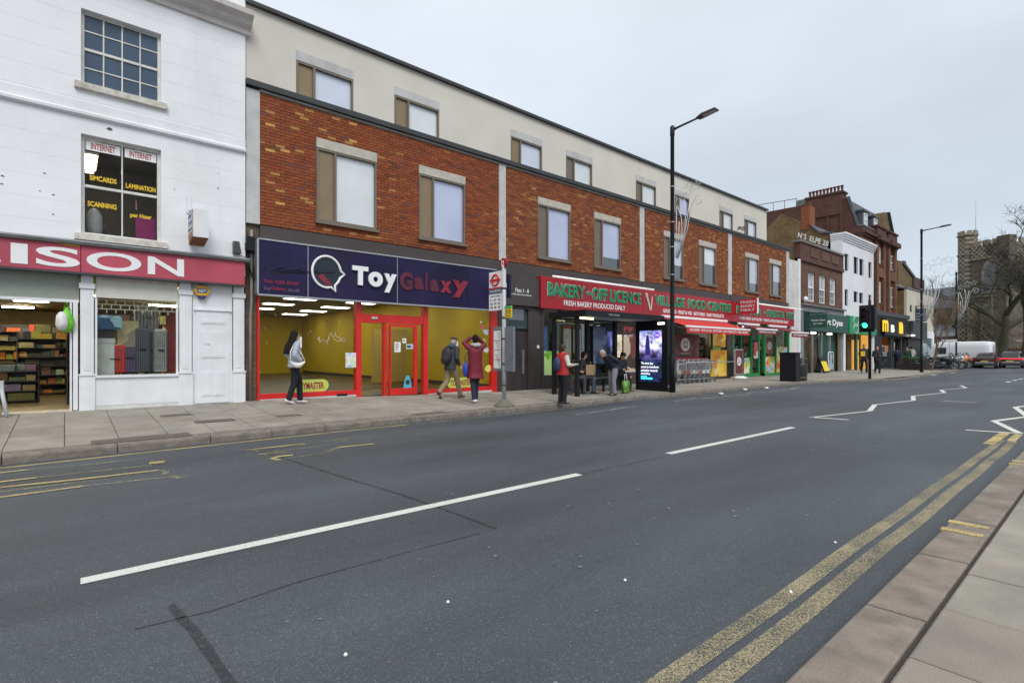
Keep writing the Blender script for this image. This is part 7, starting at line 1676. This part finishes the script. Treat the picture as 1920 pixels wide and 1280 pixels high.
    if hairlong:
        h.loft([ring(J['hd']-hf*.03+hu*.03,hf,hsd,.095,.09),ring(J['hd']-hf*.07-hu*.10,hf,hsd,.12,.085),ring(J['nek']-fw*.13-up*.08,fw,side,.15,.085),ring(J['che']-fw*.17-up*.03,fw,side,.15,.07),ring(J['che']-fw*.19-up*.13,fw,side,.13,.06)])
    cut=remesh(h,'hair',hair,o,.012,2)
    if hat: 
        q=MB(); q.ell(J['hd']+hu*.085-hf*.01,(.112,.094,.055),14,8,rot=Rm); q.ell(J['hd']+hu*.062+hf*.09,(.07,.07,.012),12,6,rot=Rm); q.build('hat',hat,o)
    # --- top ---
    g=.026*fat; t=MB()
    hem=J['pel']+up*(coat-.94)
    rr=[ring(hem,fw,(hs+side).normalized(),.19*fat*flare,.15*fat*flare)]
    zlen=(J['che']-hem).length; n_=10 if puff else 5
    hipc=J['pel']
    for i in range(1,n_):
        f=i/n_; c=hem.lerp(J['che'],f) if coat>.85 else (hem.lerp(J['wai'],f*1.5) if f<.66 else J['wai'].lerp(J['che'],(f-.66)*3))
        w_=(.19*(1-f)+.188*f); d_=(.15*(1-f)+.138*f); k=(1+.07*math.sin(i*math.pi)) if not puff else (1.06 if i%2 else .95)
        w_=w_*(1 if f>.6 else (flare*(1-f/.6)+1*(f/.6))); t_=1; rr.append(ring(c,fw,side,w_*fat*k,d_*fat*k))
    rr+= [ring(J['che'],fw,side,.198*fat,.145*fat),ring(J['che']+up*.09,fw,side,.185*fat,.12*fat),ring(J['nek']-up*.01,fw,side,.085,.085),ring(J['nek']+up*.03,fw,side,.07,.07)]
    t.loft(rr)
    sl=MB() if sleeve else t
    for s_ in 'LR':
        t.ell(J['sh'+s_],(.080,.078,.078),10,8)
        a,e,w_=J['sh'+s_],J['el'+s_],J['wr'+s_]
        if puff:
            pts=[a.lerp(e,i/6) for i in range(7)]+[e.lerp(w_,i/6) for i in range(1,7)]; sl.tube(pts,[.074+(.008 if i%2 else -.006)-.0015*i for i in range(13)],12)
        else: sl.tube([a,a.lerp(e,.5),e,e.lerp(w_,.5),w_+(w_-e).normalized()*.015],[.078,.072,.063,.055,.044],12)
        sl.ell(e,(.063,.063,.063),8,6)
    remesh(t,'jacket',top,o,.014 if detail else .022,4)
    if sleeve: remesh(sl,'sleeves',sleeve,o,.014,3)
    if hood:
        q=MB(); q.ell(J['nek']-fw*.09+up*.0,(.10,.115,.06),12,8); q.tube([J['nek']+fw*.06+side*.07,J['nek']-fw*.05+side*.12+up*.02,J['nek']-fw*.13+up*.03,J['nek']-fw*.05-side*.12+up*.02,J['nek']+fw*.06-side*.07],.035,8); remesh(q,'hood',hood,o,.014,3)
    # --- trousers ---
    p=MB(); p.loft([ring(J['pel']-up*.09,fw,hs,.14*fat,.11*fat),ring(J['pel']-up*.02,fw,hs,.172*fat,.13*fat),ring(J['pel']+up*.08,fw,hs,.155*fat,.12*fat)])
    for s_ in 'LR':
        a,e,w_=J['hp'+s_],J['kn'+s_],J['an'+s_]
        p.tube([a,a.lerp(e,.4),e,e.lerp(w_,.4),e.lerp(w_,.8),w_-(w_-e).normalized()*.0+Vector((0,0,-.02))],[.102*fat,.09*fat*pantw,.070*pantw,.066*pantw,.060*pantw,.060*pantw],14)
    remesh(p,'trousers',pants,o,.014 if detail else .022,3)
    for s_ in 'LR':
        tf=J['toe'+s_].normalized(); a=J['an'+s_]; sd_=Vector((-tf.y,tf.x,0)) if abs(tf.z)<.9 else Vector((0,1,0)); sd_.normalize(); n3=tf.cross(sd_)
        q=MB(); q.loft([ring(a-tf*.08+n3*(-.045),n3,sd_,.028,.028,10),ring(a-tf*.03-n3*.035,n3,sd_,.042,.045,10),ring(a+tf*.06-n3*.05,n3,sd_,.045,.033,10),ring(a+tf*.14-n3*.062,n3,sd_,.044,.024,10),ring(a+tf*.18-n3*.066,n3,sd_,.026,.016,10)]); q.build('shoe',shoes,o)
    s=H/1.72; o.scale=(s,s,s); o.location=loc; o.rotation_euler=(0,0,heading); o['figure']=1; del o['figure']
    return o,J,fw,side,up
def hgt(u,vf,vh):
    X,Y=gp(u,vf,.15)
    for _ in range(4): X,Y=gp(u,vf,zp(X,Y))
    D=X*_c+Y*_s; return (vf-vh)*D/_F
walkA=dict(knL=(.20,.10,.52),anL=(.26,.09,.10),knR=(-.02,-.09,.50),anR=(-.30,-.09,.16),toeR=(.8,0,-.55),toeL=(1,0,.12),elR=(.02,-.24,1.14),wrR=(.20,-.2,.95),elL=(-.14,.24,1.15),wrL=(-.12,.22,.90))
M_puf=mat('puffer_grey',(.36,.41,.48),.5,.08,8,.3,25)
o,J,fw,side,up=person('woman with long black hair, pale grey puffer jacket and white shoulder bag walking right',552,757,0,hgt(552,757,622),M_puf,M_trb,M_shw,
  dict(knL=(.14,.08,.51),anL=(.16,.08,.09),knR=(-.03,-.08,.50),anR=(-.16,-.08,.12),toeR=(.93,0,-.3),elR=(-.08,-.25,1.16),wrR=(.10,-.17,1.03),elL=(-.08,.25,1.16),wrL=(.10,.17,1.03),haR=(.25,.6,-.6),haL=(.25,-.6,-.6)),coat=.86,hairlong=True,puff=True,flare=1.02,pantw=1.12,fat=.97)
bag=MB(); bag.loft([[Vector((x,-.27+a*.055,1.02-.12*(1-abs(t)**2)+b*h)) for a,b in ((-1,0),(-.6,.8),(.6,.8),(1,0),(.6,-.8),(-.6,-.8))] for t,x,h in ((-1,-.20,.02),(-.7,-.15,.06),(0,-.02,.09),(.7,.11,.06),(1,.16,.02))])
bo=bag.build('shoulder_bag',mat('bag_white',(.70,.68,.62),.5,.05)); bo.modifiers.new('s','SUBSURF').levels=1
MBs=MB().tube([(-.18,-.27,1.04),(-.16,-.22,1.25),(-.04,-.13,1.45),(.06,-.16,1.3),(.15,-.27,1.04)],.012,6).build('strap',MATS['bag_white'])
gb=thing('shoulder_bag','white crescent shoulder bag carried by the woman in the grey puffer jacket','bag',(0,0,0)); 
for q in (bo,MBs): q.parent=gb; q.location=(0,0,0)
gb.location=o.location; gb.rotation_euler=o.rotation_euler; gb.scale=o.scale
def attach(label,cat,name,parts,o):
    g_=thing(name,label,cat,(0,0,0))
    for n_,mb,m in parts: q=mb.build(n_,m,g_)
    g_.location=o.location; g_.rotation_euler=o.rotation_euler; g_.scale=o.scale; return g_
M_jd=mat('jacket_dark',(.03,.035,.038),.7,.2,8,.3); M_khaki=mat('trouser_khaki',(.25,.19,.11),.8,.1,10,.3)
o,J,fw,side,up=person('man in flat cap and dark jacket with a black rucksack striding right',845,747,R(12),hgt(845,747,632),M_jd,M_khaki,M_shb,
  dict(wai=(.01,0,1.10),che=(.05,0,1.30),nek=(.08,0,1.45),hd=(.13,0,1.59),shL=(.06,.18,1.40),shR=(.06,-.18,1.40),elR=(-.01,-.25,1.13),wrR=(.12,-.22,.95),elL=(.0,.25,1.13),wrL=(.14,.22,.98),knR=(.16,-.09,.54),anR=(.30,-.09,.10),knL=(-.04,.09,.50),anL=(-.36,.09,.19),toeL=(.65,0,-.75),haR=(.6,0,-.8)),
  hair=M_hairg,coat=.80,hat=mat('cap_brown',(.05,.035,.03),.8,.2,20),hood=mat('hood_teal',(.03,.07,.09),.8,.1),pantw=1.15)
rb=MB(); rb.ell((-.16,0,1.20),(.12,.17,.25),14,10).ell((-.25,0,1.10),(.06,.13,.14),12,8)
attach('black rucksack on the back of the man in the flat cap','rucksack','rucksack',[('main_pocket',rb,mat('rucksack',(.025,.02,.03),.7,.2,12)),('strap',MB().tube([(-.08,-.12,1.42),(.06,-.13,1.46),(.17,-.15,1.3),(.08,-.2,1.05),(-.1,-.16,1.0)],.016,6).tube([(-.08,.12,1.42),(.06,.13,1.46),(.17,.15,1.3),(.08,.2,1.05),(-.1,.16,1.0)],.016,6),M_char)],o)
M_wine=mat('coat_wine',(.17,.006,.022),.6,.15,8,.35)
o,J,fw,side,up=person('person in a wine red parka holding the head with both hands, seen from behind',891,755,R(72),hgt(891,755,629),M_wine,mat('jeans_navy',(.018,.02,.045),.8,.1),M_shw,
  dict(elL=(.08,.27,1.53),wrL=(.04,.10,1.68),elR=(.10,-.28,1.50),wrR=(.05,-.10,1.67),haL=(0,-.9,.3),haR=(0,.9,.3),knL=(.0,.06,.5),anL=(-.06,.05,.10),knR=(.09,-.06,.5),anR=(.13,-.06,.09)),coat=.62,flare=1.22,hood=mat('fur_grey',(.45,.42,.42),.9,.2,30,.5),hair=M_hair)
hb=MB(); hb.ell((-.10,.30,.86),(.12,.055,.20),12,8); 
attach('bright blue bag hanging at the side of the person in the wine red parka','bag','blue_bag',[('bag_body',hb,mat('bag_blue',(.01,.07,.42),.4,.15,10)),('handle',MB().tube([(-.18,.30,1.0),(-.12,.24,1.3),(-.02,.15,1.43),(0,.26,1.2),(-.02,.30,1.0)],.01,5),M_char)],o)
M_rj=mat('varsity_red',(.42,.015,.02),.6,.1,8,.2); M_sleeve=mat('sleeve_white',(.62,.58,.50),.6,.1)
o,J,fw,side,up=person('boy in a red jacket with white sleeves holding papers, facing the shelter',1055,757,R(-10),hgt(1055,757,646),M_rj,M_trb,M_shd,
  dict(elR=(.02,-.25,1.14),wrR=(.25,-.12,1.12),elL=(.04,.24,1.14),wrL=(.26,.10,1.12),haR=(1,.3,.05),haL=(1,-.3,.05),hd=(.03,0,1.61),hface=(1,.35,0)),hair=M_hairb,coat=.84,sleeve=M_sleeve,fat=1.08,pantw=1.12)
attach('folded white papers held by the boy in the red jacket','papers','papers',[('sheet',MB().obox(.40,.0,1.13,1.15,.16,.22,.2),M_signwhite),('sheet',MB().obox(.42,-.03,1.155,1.165,.15,.2,-.1),M_signwhite)],o)
rb=MB(); rb.ell((-.19,.02,1.15),(.09,.15,.21),12,8)
attach('navy school rucksack on the back of the boy in red','rucksack','rucksack',[('main_pocket',rb,mat('rucksack_navy',(.03,.05,.12),.7,.1)),('strap',MB().tube([(-.12,-.1,1.34),(.02,-.14,1.47),(.14,-.16,1.3)],.014,6),M_char)],o)
SIT=dict(pel=(0,0,.56),wai=(.02,0,.72),che=(.05,0,.92),nek=(.07,0,1.08),hd=(.10,0,1.22),shL=(.06,.17,1.02),shR=(.06,-.17,1.02),elL=(.04,.24,.76),elR=(.04,-.24,.76),wrL=(.26,.10,.74),wrR=(.26,-.10,.74),haL=(1,-.2,-.2),haR=(1,.2,-.2),
 hpL=(.02,.09,.54),hpR=(.02,-.09,.54),knL=(.42,.10,.52),knR=(.42,-.10,.52),anL=(.40,.10,.09),anR=(.42,-.10,.09))
def sitloc(x,y): return (x,y,zp(x,y))
o,J,fw,side,up=person('dark haired woman in black sitting in the shelter with a paper bag on her lap',0,0,R(-58),1.66,mat('coat_black',(.015,.015,.02),.7,.1),mat('jeans_blue',(.05,.07,.10),.8,.1),M_shd,{**SIT,'hface':(.8,.6,0),'hd':(.10,.0,1.22)},loc=(12.25,11.02,.13),coat=.52,hair=M_hair)
attach('brown paper carrier bag on the lap of the seated woman','bag','paper_bag',[('bag_body',MB().loft([[(.20,-.20,.60),(.44,-.20,.60),(.44,.16,.60),(.20,.16,.60)],[(.19,-.21,.92),(.45,-.21,.92),(.45,.17,.92),(.19,.17,.92)]],0,False),mat('kraft_paper',(.42,.29,.16),.8,.06)),('handle',MB().tube([(.32,-.1,.92),(.32,-.06,1.02),(.32,.04,1.02),(.32,.08,.92)],.008,5),mat('kraft_paper',(.42,.29,.16)))],o)
person('figure in a long dark grey coat sitting at the left end of the shelter bench',0,0,R(-40),1.60,mat('coat_slate',(.035,.035,.04),.8,.1),mat('skirt_slate',(.05,.05,.055),.8,.1),M_shd,{**SIT,'hface':(.3,.95,0)},loc=(11.85,11.05,.13),coat=.45,hair=M_hair)
o,J,fw,side,up=person('grey haired man in navy jacket bending forward with hands behind his back',1148,741,R(165),hgt(1148,741,650)*1.04,mat('jacket_navy',(.014,.017,.03),.7,.1,8,.3),mat('trouser_grey',(.20,.20,.225),.8,.08,8,.3),M_shd,
  dict(pel=(-.06,0,.93),wai=(.02,0,1.07),che=(.16,0,1.24),nek=(.28,0,1.36),hd=(.40,0,1.42),shL=(.22,.17,1.33),shR=(.22,-.17,1.33),elL=(.0,.26,1.19),elR=(.0,-.26,1.19),wrL=(-.17,.08,1.03),wrR=(-.17,-.08,1.03),haL=(-.5,-.8,-.2),haR=(-.5,.8,-.2),hface=(.8,0,-.6),
  hpL=(-.05,.10,.92),hpR=(-.05,-.10,.92),knL=(.05,.14,.50),anL=(.02,.17,.09),knR=(-.02,-.14,.50),anR=(-.10,-.17,.09)),hair=M_hairg,coat=.84,fat=1.1,pantw=1.1,skin=M_skin)
o,J,fw,side,up=person('hunched figure in black hat and coat sitting at the right end of the shelter bench',0,0,R(-100),1.66,MATS['coat_black'],MATS['coat_black'],M_shd,{**SIT,'hd':(.17,0,1.19),'nek':(.11,0,1.05),'hface':(.9,0,-.3)},loc=(14.15,11.0,.13),coat=.45,hat=M_black,flare=1.15,fat=1.1)
gbx=MB(); gbx.loft([[(x,y,z) for x,y in ((-a,-b),(a,-b),(a,b),(-a,b))] for a,b,z in ((.15,.08,0),(.19,.10,.1),(.18,.09,.38),(.14,.05,.45))],0,True)
o=thing('carrier_bag','green patterned shopping bag standing by the seated figure in black','bag',(0,0,0)); gbx.build('bag_body',patch_mat('green_pattern',[(.06,.22,.02),(.11,.32,.03),(.04,.14,.015),(.25,.42,.12)],14),o); MB().tube([(-.08,0,.44),(-.06,0,.68),(.06,0,.68),(.08,0,.44)],.014,6).build('handle',M_signwhite,o); o.location=(*gp(1173,737,.13),.135); o.scale=(.72,.72,.86)
# far walkers
fw_=dict(walkA)
M_dk=mat('far_black',(.014,.015,.02),.8,.1); M_nv=mat('far_navy',(.015,.02,.05),.8,.1)
o,*_=person('man in black jacket with a yellow package walking left of the traffic light pole',1622,697,R(205),1.80,M_dk,M_trb,M_shd,walkA,detail=0,loc=(38.5,10.7,.12),hair=M_hairb)
attach('yellow package held against the black jacket left of the traffic light','package','package',[('packet',MB().box(.14,.22,-.2,.02,1.02,1.32),mat('pack_yellow',(.75,.45,.02),.6))],o)
person('short haired person in black walking towards the camera, right of the traffic light pole',1643,700,R(200),1.66,M_dk,M_trb,M_shd,{**walkA,'wrR':(.22,-.1,1.15),'wrL':(.22,.1,1.15),'haL':(1,0,0),'haR':(1,0,0)},detail=0,loc=(37.6,9.75,.12),hair=M_hairb)
o,*_=person('person in navy walking away past the black fronted restaurant',1677,691,R(20),1.72,M_nv,M_nv,M_shd,walkA,detail=0,loc=(49.8,11.6,.12))
attach('navy rucksack on the person walking past the restaurant','rucksack','rucksack',[('main_pocket',MB().ell((-.2,0,1.2),(.1,.15,.22),10,7),M_nv)],o)
person('person in dark green coat walking towards the camera near the planter',1701,692,R(190),1.70,mat('far_green',(.02,.045,.035),.8,.1),M_trb,M_shd,walkA,detail=0,loc=(48.6,10.7,.12),hair=M_hairb)
o,*_=person('person in a pale hooded coat near the planter, walking away',1709,690,R(10),1.78,mat('far_pale',(.42,.40,.36),.8,.1),M_nv,M_shw,walkA,detail=0,loc=(52.2,11.2,.12),hood=MATS['far_pale'] if 'far_pale' in MATS else None,coat=.78)
attach('bright green carrier bag of the person in the pale coat','bag','carrier_bag',[('bag_body',MB().loft([[(x,y-.32,z) for x,y in ((-a,-.05),(a,-.05),(a,.05),(-a,.05))] for a,z in ((.2,.45),(.17,.75),(.05,.9))],0,False),mat('bag_green',(.02,.42,.18),.5)),('handle',MB().tube([(-.04,-.32,.88),(0,-.3,.98),(.04,-.32,.88)],.01,4),MATS['bag_green'] if 'bag_green' in MATS else M_dk)],o)
